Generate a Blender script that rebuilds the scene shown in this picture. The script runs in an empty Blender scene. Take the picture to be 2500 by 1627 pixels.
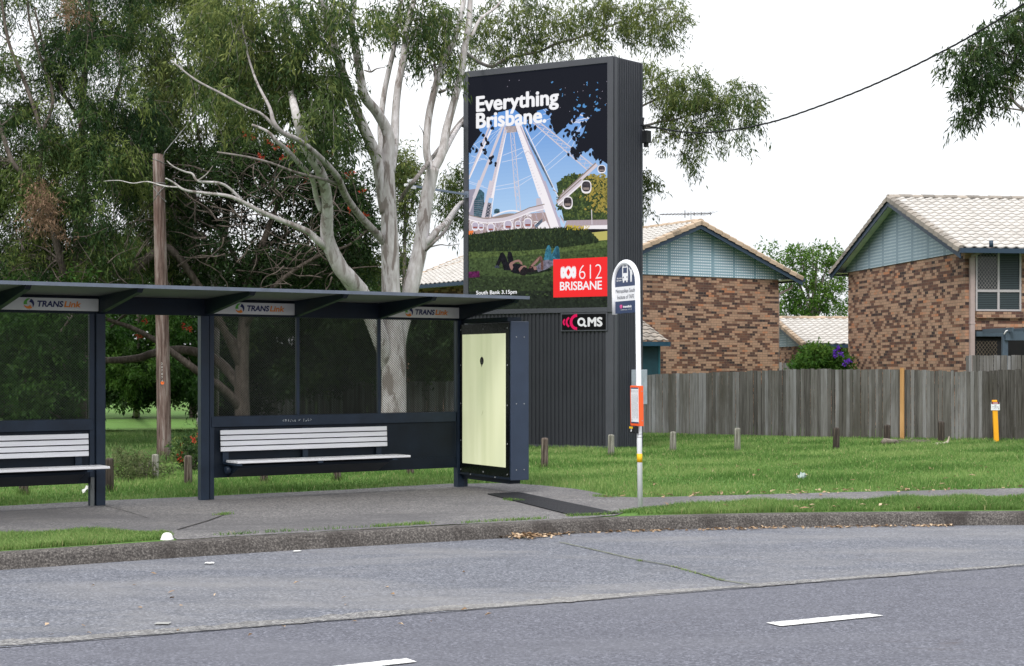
import bpy, bmesh, math, random
import numpy as np
from mathutils import Vector, Matrix
from mathutils.geometry import tessellate_polygon

SC = bpy.context.scene
COL = SC.collection
R = math.radians
EXPOSURE = 1.0
SUN_EL, SUN_AZ = 46.0, 200.0          # degrees; azimuth clockwise from +Y (view direction)

# ------------------------------------------------------------------ camera
CAM_H, F, HOR = 1.6, 3600.0, 892.0     # eye height, focal length and horizon line in photo pixels (2500 wide)
cam = bpy.data.cameras.new("camera")
cam.sensor_width = 36.0
cam.lens = F / 2500.0 * 36.0
cam.shift_y = (HOR - 813.5) / 2500.0
cam.clip_start, cam.clip_end = 0.1, 2000.0
cam.dof.use_dof = True
cam.dof.focus_distance = 18.0
cam.dof.aperture_fstop = 8.0
camo = bpy.data.objects.new("camera", cam)
camo.location = (0, 0, CAM_H)
camo.rotation_euler = (R(90), 0, 0)
COL.objects.link(camo)
SC.camera = camo

# ------------------------------------------------------------------ sky, sun, exposure (bright overcast)
wd = bpy.data.worlds.new("World")
SC.world = wd
wd.use_nodes = True
nt = wd.node_tree
nt.nodes.clear()
sky = nt.nodes.new("ShaderNodeTexSky")
sky.sky_type = 'NISHITA'
sky.sun_disc = False
sky.sun_elevation = R(SUN_EL)
sky.sun_rotation = R(SUN_AZ)
sky.air_density, sky.dust_density = 1.0, 2.0
tc = nt.nodes.new("ShaderNodeTexCoord")
mp = nt.nodes.new("ShaderNodeMapping")
mp.inputs['Scale'].default_value = (1, 1, 3.0)
nz = nt.nodes.new("ShaderNodeTexNoise")
nz.inputs['Scale'].default_value = 2.2
nz.inputs['Detail'].default_value = 6
rmp = nt.nodes.new("ShaderNodeValToRGB")      # thin variation in the cloud sheet
rmp.color_ramp.elements[0].position, rmp.color_ramp.elements[1].position = 0.32, 0.70
rmp.color_ramp.elements[0].color = (0.905, 0.935, 0.985, 1)
rmp.color_ramp.elements[1].color = (1.0, 1.0, 1.0, 1)
sxyz = nt.nodes.new("ShaderNodeSeparateXYZ")  # overcast sky: brighter overhead than at the horizon
grd = nt.nodes.new("ShaderNodeMapRange")
grd.inputs['From Min'].default_value, grd.inputs['From Max'].default_value = 0.0, 1.0
grd.inputs['To Min'].default_value, grd.inputs['To Max'].default_value = 5.1, 13.0
mul = nt.nodes.new("ShaderNodeVectorMath"); mul.operation = 'SCALE'
mx = nt.nodes.new("ShaderNodeMix")
mx.data_type = 'RGBA'
mx.inputs['Factor'].default_value = 0.95
bg = nt.nodes.new("ShaderNodeBackground")
bg.inputs['Strength'].default_value = 0.1
wo = nt.nodes.new("ShaderNodeOutputWorld")
L_ = nt.links.new
L_(tc.outputs['Generated'], mp.inputs['Vector']); L_(mp.outputs[0], nz.inputs['Vector'])
L_(nz.outputs['Fac'], rmp.inputs['Fac'])
L_(tc.outputs['Generated'], sxyz.inputs[0]); L_(sxyz.outputs['Z'], grd.inputs['Value'])
L_(rmp.outputs[0], mul.inputs[0]); L_(grd.outputs[0], mul.inputs['Scale'])
sky_a = [i for i in mx.inputs if i.name == 'A' and i.type == 'RGBA'][0]; sky_b = [i for i in mx.inputs if i.name == 'B' and i.type == 'RGBA'][0]
L_(sky.outputs[0], sky_a); L_(mul.outputs[0], sky_b)
L_([o for o in mx.outputs if o.type == 'RGBA'][0], bg.inputs['Color']); L_(bg.outputs[0], wo.inputs['Surface'])

sun = bpy.data.lights.new("sun", 'SUN')
sun.energy = 1.25
sun.angle = R(18)
sun.color = (1.0, 0.96, 0.9)
suno = bpy.data.objects.new("sun", sun)
az, el = R(SUN_AZ), R(SUN_EL)
sdir = Vector((math.sin(az) * math.cos(el), math.cos(az) * math.cos(el), math.sin(el)))
suno.rotation_euler = sdir.to_track_quat('Z', 'Y').to_euler()
suno.location = sdir * 40
COL.objects.link(suno)

SC.view_settings.view_transform = 'Standard'
SC.view_settings.look = 'None'
SC.view_settings.exposure = EXPOSURE
SC.view_settings.gamma = 1.0
SC.render.engine = 'CYCLES'
SC.cycles.max_bounces = 6
SC.cycles.diffuse_bounces = 3
SC.cycles.glossy_bounces = 2
SC.cycles.transmission_bounces = 3
SC.cycles.transparent_max_bounces = 6

# ------------------------------------------------------------------ placing
def gz(y):
    """height of the natural ground: level at the street, falling gently away behind it"""
    if y <= 20.5: return 0.0
    return -0.0188 * (min(y, 62.0) - 20.5)

def W(px, py, d):
    return Vector(((px - 1250) / F * d, d, CAM_H + (HOR - py) / F * d))

def G(px, py, up=0.0):
    """ground point seen at a photo pixel"""
    d = CAM_H * F / (py - HOR)
    for _ in range(30):
        d = (CAM_H - gz(d)) * F / (py - HOR)
    return Vector(((px - 1250) / F * d, d, gz(d) + up))

ROAD_Z = -0.125
def RD(px, py, up=0.0):
    d = (CAM_H - ROAD_Z) * F / (py - HOR)
    return Vector(((px - 1250) / F * d, d, ROAD_Z + up))

# ------------------------------------------------------------------ materials
def srgb(r, g, b):
    f = lambda c: (c / 12.92 if c <= 0.04045 else ((c + 0.055) / 1.055) ** 2.4)
    return (f(r / 255), f(g / 255), f(b / 255), 1)

class NM:
    """small helper around one material's node tree"""
    def __init__(s, name, rough=0.6, spec=0.3, metal=0.0):
        s.m = bpy.data.materials.new(name)
        s.m.use_nodes = True
        s.t = s.m.node_tree
        s.b = s.t.nodes['Principled BSDF']
        s.out = s.t.nodes['Material Output']
        s.b.inputs['Roughness'].default_value = rough
        s.b.inputs['Specular IOR Level'].default_value = spec
        s.b.inputs['Metallic'].default_value = metal
    def n(s, kind, **kw):
        nd = s.t.nodes.new(kind)
        for k, v in kw.items():
            if k in nd.inputs: nd.inputs[k].default_value = v
            else: setattr(nd, k, v)
        return nd
    def l(s, a, b): s.t.links.new(a, b)
    def coord(s, scale=(1, 1, 1), kind='Object', rot=(0, 0, 0)):
        t = s.n('ShaderNodeTexCoord')
        m = s.n('ShaderNodeMapping')
        m.inputs['Scale'].default_value = scale
        m.inputs['Rotation'].default_value = rot
        s.l(t.outputs[kind], m.inputs['Vector'])
        return m.outputs[0]
    def noise(s, vec, scale, detail=4, rough=0.55, dist=0.0):
        nd = s.n('ShaderNodeTexNoise', Scale=scale, Detail=detail, Roughness=rough, Distortion=dist)
        s.l(vec, nd.inputs['Vector'])
        return nd.outputs['Fac']
    def ramp(s, fac, stops, interp='LINEAR'):
        nd = s.n('ShaderNodeValToRGB')
        cr = nd.color_ramp
        cr.interpolation = interp
        while len(cr.elements) < len(stops): cr.elements.new(0.5)
        for e, (p, c) in zip(cr.elements, stops):
            e.position = p
            e.color = c if len(c) == 4 else (*c, 1)
        s.l(fac, nd.inputs['Fac'])
        return nd.outputs['Color']
    def mix(s, fac, a, b, mode='MIX'):
        nd = s.n('ShaderNodeMix', data_type='RGBA', blend_type=mode)
        for v, k in ((fac, 'Factor'), (a, 'A'), (b, 'B')):
            sk = [i for i in nd.inputs if i.name == k and (i.type == ('VALUE' if k == 'Factor' else 'RGBA'))][0]
            if hasattr(v, 'is_linked') or isinstance(v, bpy.types.NodeSocket): s.l(v, sk)
            elif k == 'Factor': sk.default_value = v
            else: sk.default_value = v if len(v) == 4 else (*v, 1)
        return [o for o in nd.outputs if o.type == 'RGBA'][0]
    def math(s, op, a, b=0.0, clamp=False):
        nd = s.n('ShaderNodeMath', operation=op, use_clamp=clamp)
        for i, v in enumerate((a, b)):
            if isinstance(v, bpy.types.NodeSocket): s.l(v, nd.inputs[i])
            else: nd.inputs[i].default_value = v
        return nd.outputs[0]
    def attr(s, name='tint'):
        return s.n('ShaderNodeAttribute', attribute_name=name).outputs['Fac']
    def col(s, v):
        if isinstance(v, bpy.types.NodeSocket): s.l(v, s.b.inputs['Base Color'])
        else: s.b.inputs['Base Color'].default_value = v if len(v) == 4 else (*v, 1)
        return s
    def bump(s, h, strength=0.3, dist=0.01):
        nd = s.n('ShaderNodeBump', Strength=strength, Distance=dist)
        s.l(h, nd.inputs['Height']); s.l(nd.outputs[0], s.b.inputs['Normal'])
        return s
    def rough(s, fac, lo, hi):
        nd = s.n('ShaderNodeMapRange')
        nd.inputs['To Min'].default_value, nd.inputs['To Max'].default_value = lo, hi
        s.l(fac, nd.inputs['Value']); s.l(nd.outputs[0], s.b.inputs['Roughness'])
        return s

def worn(name, c, rough=0.5, spec=0.3, metal=0.0, var=0.25, scale=6.0, stretch=(1, 1, 1), bump=0.0):
    """plain colour with slight blotchy variation, dust and roughness change"""
    a = NM(name, rough, spec, metal)
    v = a.coord(stretch)
    n1 = a.noise(v, scale, 5, 0.6)
    n2 = a.noise(v, scale * 9, 3, 0.6)
    dk = tuple(x * (1 - var) for x in c[:3]); lt = tuple(min(1, x * (1 + var)) for x in c[:3])
    a.col(a.mix(a.math('MULTIPLY', n2, 0.35), a.ramp(n1, [(0.3, dk), (0.7, lt)]), c))
    a.rough(n1, max(0.05, rough - 0.1), min(1, rough + 0.15))
    if bump: a.bump(n2, bump, 0.004)
    return a.m

def emit(name, c, k=1.0, rough=0.35):
    """light-giving screen or lamp colour; c is the colour as displayed (linear)"""
    a = NM(name, 0.6, 0.04)
    a.col((0.003, 0.003, 0.0035))
    a.b.inputs['Emission Color'].default_value = c if len(c) == 4 else (*c, 1)
    a.b.inputs['Emission Strength'].default_value = k / (2 ** EXPOSURE)
    return a.m

# ------------------------------------------------------------------ mesh building
class MB:
    def __init__(s):
        s.v, s.f, s.mi, s.t, s.sm = [], [], [], [], []
        s.cm, s.ct, s.cs = 0, 0.5, False
    def face(s, pts, mat=None, tint=None, smooth=None):
        i = len(s.v)
        s.v += [tuple(p) for p in pts]
        s._f(tuple(range(i, i + len(pts))), mat, tint, smooth)
    def _f(s, idx, mat=None, tint=None, smooth=None):
        s.f.append(idx)
        s.mi.append(s.cm if mat is None else mat)
        s.t.append(s.ct if tint is None else tint)
        s.sm.append(s.cs if smooth is None else smooth)
    def poly(s, pts, **k):
        """flat, possibly concave polygon"""
        i = len(s.v)
        s.v += [tuple(p) for p in pts]
        for tri in tessellate_polygon([[Vector(p) for p in pts]]):
            s._f(tuple(i + q for q in tri), **k)
    def hexa(s, c8, **k):
        """eight corners: bottom ring 0-3, top ring 4-7"""
        i = len(s.v)
        s.v += [tuple(p) for p in c8]
        for q in ((3, 2, 1, 0), (4, 5, 6, 7), (0, 1, 5, 4), (1, 2, 6, 5), (2, 3, 7, 6), (3, 0, 4, 7)):
            s._f(tuple(i + j for j in q), **k)
    def box(s, o, a, b, c, **k):
        """box from corner o along three edge vectors"""
        o, a, b, c = Vector(o), Vector(a), Vector(b), Vector(c)
        s.hexa([o, o + a, o + a + b, o + b, o + c, o + a + c, o + a + b + c, o + b + c], **k)
    def cbox(s, c, sx, sy, sz, ax=Vector((1, 0, 0)), ay=Vector((0, 1, 0)), az=Vector((0, 0, 1)), **k):
        c = Vector(c)
        s.box(c - ax * sx / 2 - ay * sy / 2 - az * sz / 2, ax * sx, ay * sy, az * sz, **k)
    def prism(s, pts, ext, **k):
        """polygon pts swept along ext"""
        ext = Vector(ext)
        p = [Vector(q) for q in pts]
        s.poly(p, **k); s.poly([q + ext for q in reversed(p)], **k)
        for i in range(len(p)):
            j = (i + 1) % len(p)
            s.face([p[i], p[i] + ext, p[j] + ext, p[j]], **k)
    def tube(s, pts, rad, n=8, caps=True, **k):
        pts = [Vector(p) for p in pts]
        m = len(pts)
        if not hasattr(rad, '__len__'): rad = [rad] * m
        i0 = len(s.v)
        up = None
        for i in range(m):
            t = (pts[min(i + 1, m - 1)] - pts[max(i - 1, 0)])
            t = t.normalized() if t.length > 1e-9 else Vector((0, 0, 1))
            if up is None:
                up = Vector((1, 0, 0)) if abs(t.z) > 0.8 else Vector((0, 0, 1))
            x = up - t * up.dot(t)
            x = x.normalized() if x.length > 1e-6 else t.orthogonal().normalized()
            up = x
            y = t.cross(x)
            for j in range(n):
                a = 2 * math.pi * j / n
                s.v.append(tuple(pts[i] + (x * math.cos(a) + y * math.sin(a)) * rad[i]))
        k.setdefault('smooth', True)
        for i in range(m - 1):
            for j in range(n):
                q = (j + 1) % n
                s._f((i0 + i * n + j, i0 + i * n + q, i0 + (i + 1) * n + q, i0 + (i + 1) * n + j), **k)
        if caps:
            k['smooth'] = False
            s._f(tuple(i0 + j for j in reversed(range(n))), **k)
            s._f(tuple(i0 + (m - 1) * n + j for j in range(n)), **k)
    def lathe(s, c, prof, n=16, **k):
        """profile [(r, z)] turned about a vertical axis through c"""
        c = Vector(c)
        s.tube([c + Vector((0, 0, z)) for r, z in prof], [max(r, 1e-4) for r, z in prof], n, **k)
    def build(s, name, mats, parent=None, bevel=0.0, jitter=None):
        me = bpy.data.meshes.new(name)
        off = parent_loc(parent)
        v = np.array(s.v, dtype=np.float32).reshape(-1, 3) - np.array(off, dtype=np.float32)
        make_mesh(me, v, s.f, s.mi, s.t, s.sm)
        if not isinstance(mats, (list, tuple)): mats = [mats]
        for m in mats: me.materials.append(m)
        o = bpy.data.objects.new(name, me)
        COL.objects.link(o)
        if parent: o.parent = parent
        if bevel:
            bm = bmesh.new(); bm.from_mesh(me)
            bmesh.ops.remove_doubles(bm, verts=bm.verts, dist=1e-5)
            ed = [e for e in bm.edges if len(e.link_faces) == 2 and e.calc_face_angle(0) > 0.6]
            bmesh.ops.bevel(bm, geom=ed, offset=bevel, segments=1, affect='EDGES', clamp_overlap=True)
            bm.to_mesh(me); bm.free()
        return o

def parent_loc(p):
    off = Vector((0, 0, 0))
    while p is not None:
        off += p.location
        p = p.parent
    return off

def make_mesh(me, v, faces, mi, tint, smooth):
    cnt = np.array([len(f) for f in faces], dtype=np.int32)
    idx = np.fromiter((i for f in faces for i in f), dtype=np.int32, count=int(cnt.sum()))
    raw_mesh(me, v, idx, cnt, np.array(mi, dtype=np.int32), np.array(tint, dtype=np.float32), np.array(smooth, dtype=bool))

def raw_mesh(me, v, idx, cnt, mi, tint, smooth):
    st = np.concatenate(([0], np.cumsum(cnt)[:-1])).astype(np.int32)
    me.vertices.add(len(v)); me.vertices.foreach_set('co', v.ravel().astype(np.float32))
    me.loops.add(len(idx)); me.loops.foreach_set('vertex_index', idx)
    me.polygons.add(len(cnt)); me.polygons.foreach_set('loop_start', st)
    me.polygons.foreach_set('material_index', mi)
    me.update(calc_edges=True)
    me.polygons.foreach_set('use_smooth', smooth)
    a = me.attributes.new('tint', 'FLOAT', 'FACE'); a.data.foreach_set('value', tint)
    # metre UVs: horizontal run and height for walls, x/y for floors
    nrm = np.empty(len(cnt) * 3, dtype=np.float32); me.polygons.foreach_get('normal', nrm)
    nf = np.repeat(nrm.reshape(-1, 3), cnt, axis=0)
    p = v[idx]
    h = np.hypot(nf[:, 0], nf[:, 1]) + 1e-9
    flat = np.abs(nf[:, 2]) > 0.93
    u = np.where(flat, p[:, 0], (-nf[:, 1] * p[:, 0] + nf[:, 0] * p[:, 1]) / h)
    w = np.where(flat, p[:, 1], p[:, 2])
    uv = me.uv_layers.new(name='UVMap')
    uv.data.foreach_set('uv', np.stack([u, w], 1).astype(np.float32).ravel())
    me.validate(); me.update()

def link_raw(name, me, mats, parent=None):
    for m in (mats if isinstance(mats, (list, tuple)) else [mats]): me.materials.append(m)
    o = bpy.data.objects.new(name, me)
    COL.objects.link(o)
    if parent: o.parent = parent
    return o

def tag(o, label=None, cat=None, group=None, kind=None):
    if label: o['label'] = label
    if cat: o['category'] = cat
    if group: o['group'] = group
    if kind: o['kind'] = kind
    return o

def thing(name, loc, label, cat, group=None):
    o = bpy.data.objects.new(name, None)
    o.empty_display_size = 0.3
    o.location = loc
    COL.objects.link(o)
    return tag(o, label, cat, group)

def copy_thing(o, loc, rz=0.0, label=None, parent=None):
    c = o.copy()
    COL.objects.link(c)
    if parent is not None: c.parent = parent
    else:
        c.location = loc
        c.rotation_euler = (o.rotation_euler[0], o.rotation_euler[1], rz)
    if label: c['label'] = label
    for ch in list(o.children): copy_thing(ch, None, parent=c)
    return c

def text2d(body, bold=0.0, shear=0.0, spacing=1.0):
    """lettering as flat triangles: (verts Nx2, tris, width, cap height)"""
    def raw(b):
        cu = bpy.data.curves.new('lettering', 'FONT')
        cu.body = b; cu.size = 1.0; cu.offset = bold; cu.shear = shear; cu.space_character = spacing
        cu.resolution_u = 4
        ob = bpy.data.objects.new('lettering', cu)
        me = bpy.data.meshes.new_from_object(ob)
        v = np.empty(len(me.vertices) * 3, dtype=np.float32); me.vertices.foreach_get('co', v)
        f = [tuple(p.vertices) for p in me.polygons]
        bpy.data.objects.remove(ob); bpy.data.meshes.remove(me); bpy.data.curves.remove(cu)
        return v.reshape(-1, 3)[:, :2], f
    v, f = raw(body)
    cap = raw('E')[0][:, 1].max()
    return v, f, cap

def put_text(mb, body, fn, x0, x1, ybase, ycap, mat=0, bold=0.0, shear=0.0, spacing=1.0, heavy=0.0):
    """fn(x, y) -> 3D point; the text is fitted between x0..x1 with the given baseline and cap line;
    heavy thickens glowing letters by overlaying shifted copies"""
    v, f, cap = text2d(body, bold, shear, spacing)
    if not len(v): return
    xa, xb = v[:, 0].min() - heavy, v[:, 0].max() + heavy
    h = heavy
    for dx, dy in ([(0, 0)] if not h else [(-h, 0), (h, 0), (-h * .7, h * .7), (h * .7, h * .7), (-h * .7, -h * .7), (h * .7, -h * .7), (0, h), (0, -h), (0, 0)]):
        i = len(mb.v)
        for x, y in v:
            mb.v.append(tuple(fn(x0 + (x + dx - xa) / (xb - xa) * (x1 - x0), ybase + (y + dy * .8) / cap * (ycap - ybase))))
        for q in f: mb._f(tuple(i + j for j in q), mat=mat)

def catmull(pts, vals, sub=4):
    """smooth a polyline with values"""
    P = [Vector(p) for p in pts]
    if len(P) < 3: sub = max(2, sub)
    out, ov = [], []
    for i in range(len(P) - 1):
        p0, p1, p2, p3 = P[max(i - 1, 0)], P[i], P[i + 1], P[min(i + 2, len(P) - 1)]
        for k in range(sub):
            t = k / sub
            out.append(0.5 * ((2 * p1) + (p2 - p0) * t + (2 * p0 - 5 * p1 + 4 * p2 - p3) * t * t + (3 * p1 - p0 - 3 * p2 + p3) * t ** 3))
            ov.append(vals[i] * (1 - t) + vals[i + 1] * t)
    out.append(P[-1]); ov.append(vals[-1])
    return out, ov
# ------------------------------------------------------------------ ground, road, kerb, footpath
rng = np.random.default_rng(7)
random.seed(7)

def asphalt(name, dark, light, patch, speck=170.0, patchy=0.5):
    a = NM(name, 0.85, 0.25)
    v = a.coord()
    vs = a.coord((0.35, 1.0, 1.0), rot=(0, 0, R(-26)))
    vo = a.n('ShaderNodeTexVoronoi', Scale=speck); a.l(v, vo.inputs['Vector'])
    sr = a.n('ShaderNodeSeparateColor'); a.l(vo.outputs['Color'], sr.inputs[0])
    chip = sr.outputs[0]
    fine = a.noise(v, speck * .8, 2, 0.7)
    big = a.noise(vs, 0.75, 5, 0.62, .5)
    big2 = a.noise(vs, 3.2, 4, 0.65)
    lt = tuple(min(1, x * 1.45) for x in light)
    c = a.ramp(chip, [(0.0, tuple(x * .75 for x in dark)), (0.35, dark), (0.7, light), (0.86, light), (0.93, lt), (1.0, lt)])
    c = a.mix(a.math('MULTIPLY', a.math('MULTIPLY', a.math('SUBTRACT', big, 0.46), 4.5, True), patchy), c, patch)
    c = a.mix(a.math('MULTIPLY', a.math('MULTIPLY', a.math('SUBTRACT', 0.50, big2), 5.0, True), 0.45), c, tuple(x * 0.9 for x in dark))
    stn = a.noise(a.coord((.5, 1.3, 1), rot=(0, 0, R(-26))), 1.7, 5, .7, .3)
    c = a.mix(a.math('MULTIPLY', a.math('SUBTRACT', stn, .63), 6.0, True), c, tuple(x * y for x, y in zip(dark, (.95, .8, .7))))
    a.col(c); a.bump(fine, 0.5, 0.006)
    return a.m

M_ROAD = asphalt('asphalt', (0.081, 0.083, 0.102), (0.114, 0.117, 0.140), (0.124, 0.126, 0.145), 76, 0.6)
M_BAY = asphalt('aged_asphalt', (0.086, 0.091, 0.109), (0.145, 0.151, 0.174), (0.205, 0.200, 0.200), 68, 0.65)

def m_concrete():
    a = NM('weathered_concrete', 0.9, 0.2)
    v = a.coord()
    fine = a.noise(v, 60, 2, 0.7)
    vo = a.n('ShaderNodeTexVoronoi', Scale=60.0); a.l(v, vo.inputs['Vector'])
    sr = a.n('ShaderNodeSeparateColor'); a.l(vo.outputs['Color'], sr.inputs[0])
    vs = a.coord((0.45, 1.0, 1.0), rot=(0, 0, R(-30)))
    big = a.noise(vs, 0.55, 6, 0.65, 0.6)
    st = a.noise(vs, 2.2, 6, 0.7, 0.6)
    c = a.ramp(sr.outputs[0], [(0.0, (0.080, 0.077, 0.080)), (0.5, (0.135, 0.130, 0.131)), (0.85, (0.195, 0.188, 0.188)), (1.0, (0.27, 0.26, 0.255))])
    c = a.mix(a.math('MULTIPLY', a.math('MULTIPLY', a.math('SUBTRACT', big, 0.43), 5.0, True), .75), c, (0.080, 0.078, 0.083))
    c = a.mix(a.math('MULTIPLY', a.math('MULTIPLY', a.math('SUBTRACT', st, 0.54), 5.0, True), .6), c, (0.175, 0.165, 0.155))
    a.col(c); a.bump(fine, 0.5, 0.005)
    return a.m
M_PAVE = m_concrete()

def m_kerb():
    a = NM('stained_kerb_concrete', 0.92, 0.2)
    v = a.coord()
    vd = a.coord((1, 1, 0.25))
    fine = a.noise(v, 55, 3, 0.8)
    st = a.noise(vd, 2.2, 6, 0.7, 0.5)
    c = a.ramp(fine, [(0.33, (0.034, 0.031, 0.030)), (0.5, (0.078, 0.071, 0.067)), (0.66, (0.20, 0.184, 0.170))])
    c = a.mix(a.math('MULTIPLY', a.math('SUBTRACT', st, 0.47), 4.0, True), c, (0.032, 0.027, 0.025))
    a.col(c); a.bump(fine, 0.8, 0.01)
    return a.m
M_KERB = m_kerb()

def m_soil():
    a = NM('soil_under_grass', 0.95, 0.1)
    v = a.coord()
    n1 = a.noise(v, 0.35, 5, 0.6); n2 = a.noise(v, 22, 4, 0.7)
    c = a.ramp(n2, [(0.3, (0.045, 0.095, 0.025)), (0.55, (0.10, 0.19, 0.045)), (0.75, (0.15, 0.23, 0.07))])
    c = a.mix(a.math('MULTIPLY', a.math('SUBTRACT', n1, 0.52), 3.0, True), c, (0.07, 0.075, 0.03))
    a.col(c); a.bump(n2, 0.8, 0.03)
    return a.m
M_SOIL = m_soil()

kp = [(0, 1356), (262, 1339), (517, 1323), (788, 1307), (1077, 1292), (1250, 1282.5), (1407, 1273.5), (1617, 1265), (1880, 1259.5), (2190, 1256), (2500, 1254)]
K = [Vector(((x - 1250) / F * (CAM_H * F / (y - HOR)), CAM_H * F / (y - HOR))) for x, y in kp]
d0 = (K[0] - K[2]).normalized(); d1 = (K[-1] - K[-3]).normalized()
K = [K[0] + d0 * q for q in (160, 60, 20, 6)] + K + [K[-1] + d1 * q for q in (6, 20, 60, 160)]
k3, _ = catmull([Vector((p.x, p.y, 0)) for p in K], [0] * len(K), 4)
K = [Vector((p.x, p.y)) for p in k3]
def knorm(i):
    t = (K[min(i + 1, len(K) - 1)] - K[max(i - 1, 0)]).normalized()
    return Vector((-t.y, t.x))
def strip(name, rows, mats, label, smooth=False, kind='structure'):
    mb = MB()
    for i in range(len(K)):
        n = knorm(i)
        for (off, z) in rows:
            p = K[i] + n * off
            mb.v.append((p.x, p.y, z))
    m = len(rows)
    for i in range(len(K) - 1):
        for j in range(m - 1):
            mb._f((i * m + j, (i + 1) * m + j, (i + 1) * m + j + 1, i * m + j + 1), smooth=smooth)
    return tag(mb.build(name, mats), label, None, None, kind)

# natural ground: one sheet, sunk under the road, level at the kerb, falling away behind
mb = MB()
cols = [-160, -20, -0.06, 0.10, 0.6, 1.5, 3, 4.5, 6, 7.5, 9, 11, 13, 16, 19, 22, 26, 30, 36, 44, 60, 100, 300, 700]
fd = Vector((-0.2, 0.98))
for i in range(len(K)):
    for c in cols:
        p = K[i] + (fd if c > 0.5 else knorm(i) if c > -1 else Vector((0, 1))) * c
        z = -0.34 if c < 0.05 else gz(p.y) - 0.004
        mb.v.append((p.x, p.y, z))
m = len(cols)
for i in range(len(K) - 1):
    for j in range(m - 1):
        mb._f((i * m + j, (i + 1) * m + j, (i + 1) * m + j + 1, i * m + j + 1), smooth=True)
tag(mb.build('ground', M_SOIL), 'green ground under the lawn running back to the trees', 'ground', None, 'structure')

# kerb body
mb = MB()
prof = [(-0.035, -0.33), (-0.035, ROAD_Z + 0.002), (-0.006, -0.03), (0.012, 0.0), (0.05, 0.013), (0.17, 0.013), (0.17, -0.2)]
rr = np.random.default_rng(3)
for i in range(len(K)):
    n = knorm(i)
    for (off, z) in prof:
        p = K[i] + n * off
        mb.v.append((p.x, p.y, z))
m = len(prof)
for i in range(len(K) - 1):
    for j in range(m - 1):
        mb._f((i * m + j, (i + 1) * m + j, (i + 1) * m + j + 1, i * m + j + 1))
tag(mb.build('kerb', M_KERB), 'stained dark concrete kerb curving along the bus bay', 'kerb', None, 'structure')

# road: from the kerb foot out past the camera
mb = MB()
for i in range(len(K)):
    n = knorm(i)
    a = K[i] + n * -0.03
    mb.v += [(a.x, a.y, ROAD_Z), (a.x + 6, a.y - 60, ROAD_Z), (a.x + 10, a.y - 200, ROAD_Z)]
for i in range(len(K) - 1):
    for j in range(2):
        mb._f((i * 3 + j + 1, (i + 1) * 3 + j + 1, (i + 1) * 3 + j, i * 3 + j))
tag(mb.build('road', M_ROAD), 'blue grey asphalt road with pale aggregate', 'road', None, 'structure')

# bus bay: older, paler surface between the kerb and the lane edge
e0, e1 = RD(0, 1583), RD(2500, 1383)
ed = (e1 - e0).normalized()
def edge_at(x):
    t = (x - e0.x) / ed.x
    return e0 + ed * t
mb = MB()
ids = [i for i in range(len(K)) if -60 < K[i].x < 45]
for i in ids:
    n = knorm(i)
    a = K[i] + n * -0.031
    b = edge_at(a.x + 1.2)
    mb.v += [(a.x, a.y, ROAD_Z + 0.004), (b.x, b.y, ROAD_Z + 0.004)]
for q in range(len(ids) - 1):
    mb._f((q * 2 + 1, q * 2 + 3, q * 2 + 2, q * 2))
tag(mb.build('bus_bay', M_BAY), 'paler worn bus bay surface beside the kerb', 'bus bay', None, 'structure')

# worn pale band along the joint between bay and lane
M_JOINT = asphalt('worn_joint', (0.105, 0.104, 0.107), (0.205, 0.201, 0.199), (0.25, 0.241, 0.232), 64, 0.6)
mb = MB()
pn = Vector((-ed.y, ed.x, 0))
NJ = 420
r_ = np.random.default_rng(5)
w1 = np.convolve(r_.normal(0, 1, NJ + 20), np.ones(7) / 7, 'same')
w2 = r_.normal(0, 1, NJ + 20)
for i in range(NJ):
    t = -8 + i * 0.06
    p = e0 + ed * t
    k = 1.0 - 0.55 * min(1, max(0, (t - 3) / 6))
    a = p + pn * (0.02 + 0.03 * w1[i] - 0.01 * abs(w2[i])); b = p + pn * ((0.20 + 0.05 * w1[i + 9] + 0.02 * w2[i]) * k)
    mb.v += [(a.x, a.y, ROAD_Z + 0.008), (b.x, b.y, ROAD_Z + 0.008)]
for i in range(NJ - 1): mb._f((i * 2, i * 2 + 2, i * 2 + 3, i * 2 + 1))
tag(mb.build('road_joint', M_JOINT), 'ragged pale joint between the bus bay and the traffic lane', 'road joint', None, 'structure')

# lane dashes
def m_paint():
    a = NM('road_paint', 0.7, 0.3)
    v = a.coord()
    f = a.noise(v, 60, 4, 0.75); g = a.noise(v, 9, 4, 0.7)
    c = a.ramp(a.math('ADD', a.math('MULTIPLY', f, 0.6), a.math('MULTIPLY', g, 0.4)), [(0.40, (0.14, 0.14, 0.15)), (0.45, (0.58, 0.58, 0.58)), (0.7, (0.72, 0.72, 0.71))])
    a.col(c); a.bump(f, 0.3, 0.004)
    return a.m
M_PAINT = m_paint()
def dash(quad):
    mb = MB()
    q = [RD(x, y, 0.008) for x, y in quad]
    n = 26
    lo, hi = [], []
    for i in range(n + 1):
        t = i / n
        lo.append(q[0].lerp(q[1], t)); hi.append(q[3].lerp(q[2], t) + (q[3] - q[0]).normalized() * random.uniform(-0.012, 0.006))
    for i in range(n): mb.face([lo[i], lo[i + 1], hi[i + 1], hi[i]])
    return mb.build('lane_marking', M_PAINT)
o = dash([(1906.5, 1531.7), (2157.6, 1506), (2119, 1500), (1868.7, 1522.8)])
tag(o, 'whole white lane dash painted on the dark road', 'lane marking', 'white dashes on the road', 'structure')
o = dash([(770, 1648), (1018, 1619), (992.6, 1610.5), (720, 1640)])
tag(o, 'white lane dash cut off by the bottom edge of the photo', 'lane marking', 'white dashes on the road', 'structure')

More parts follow.
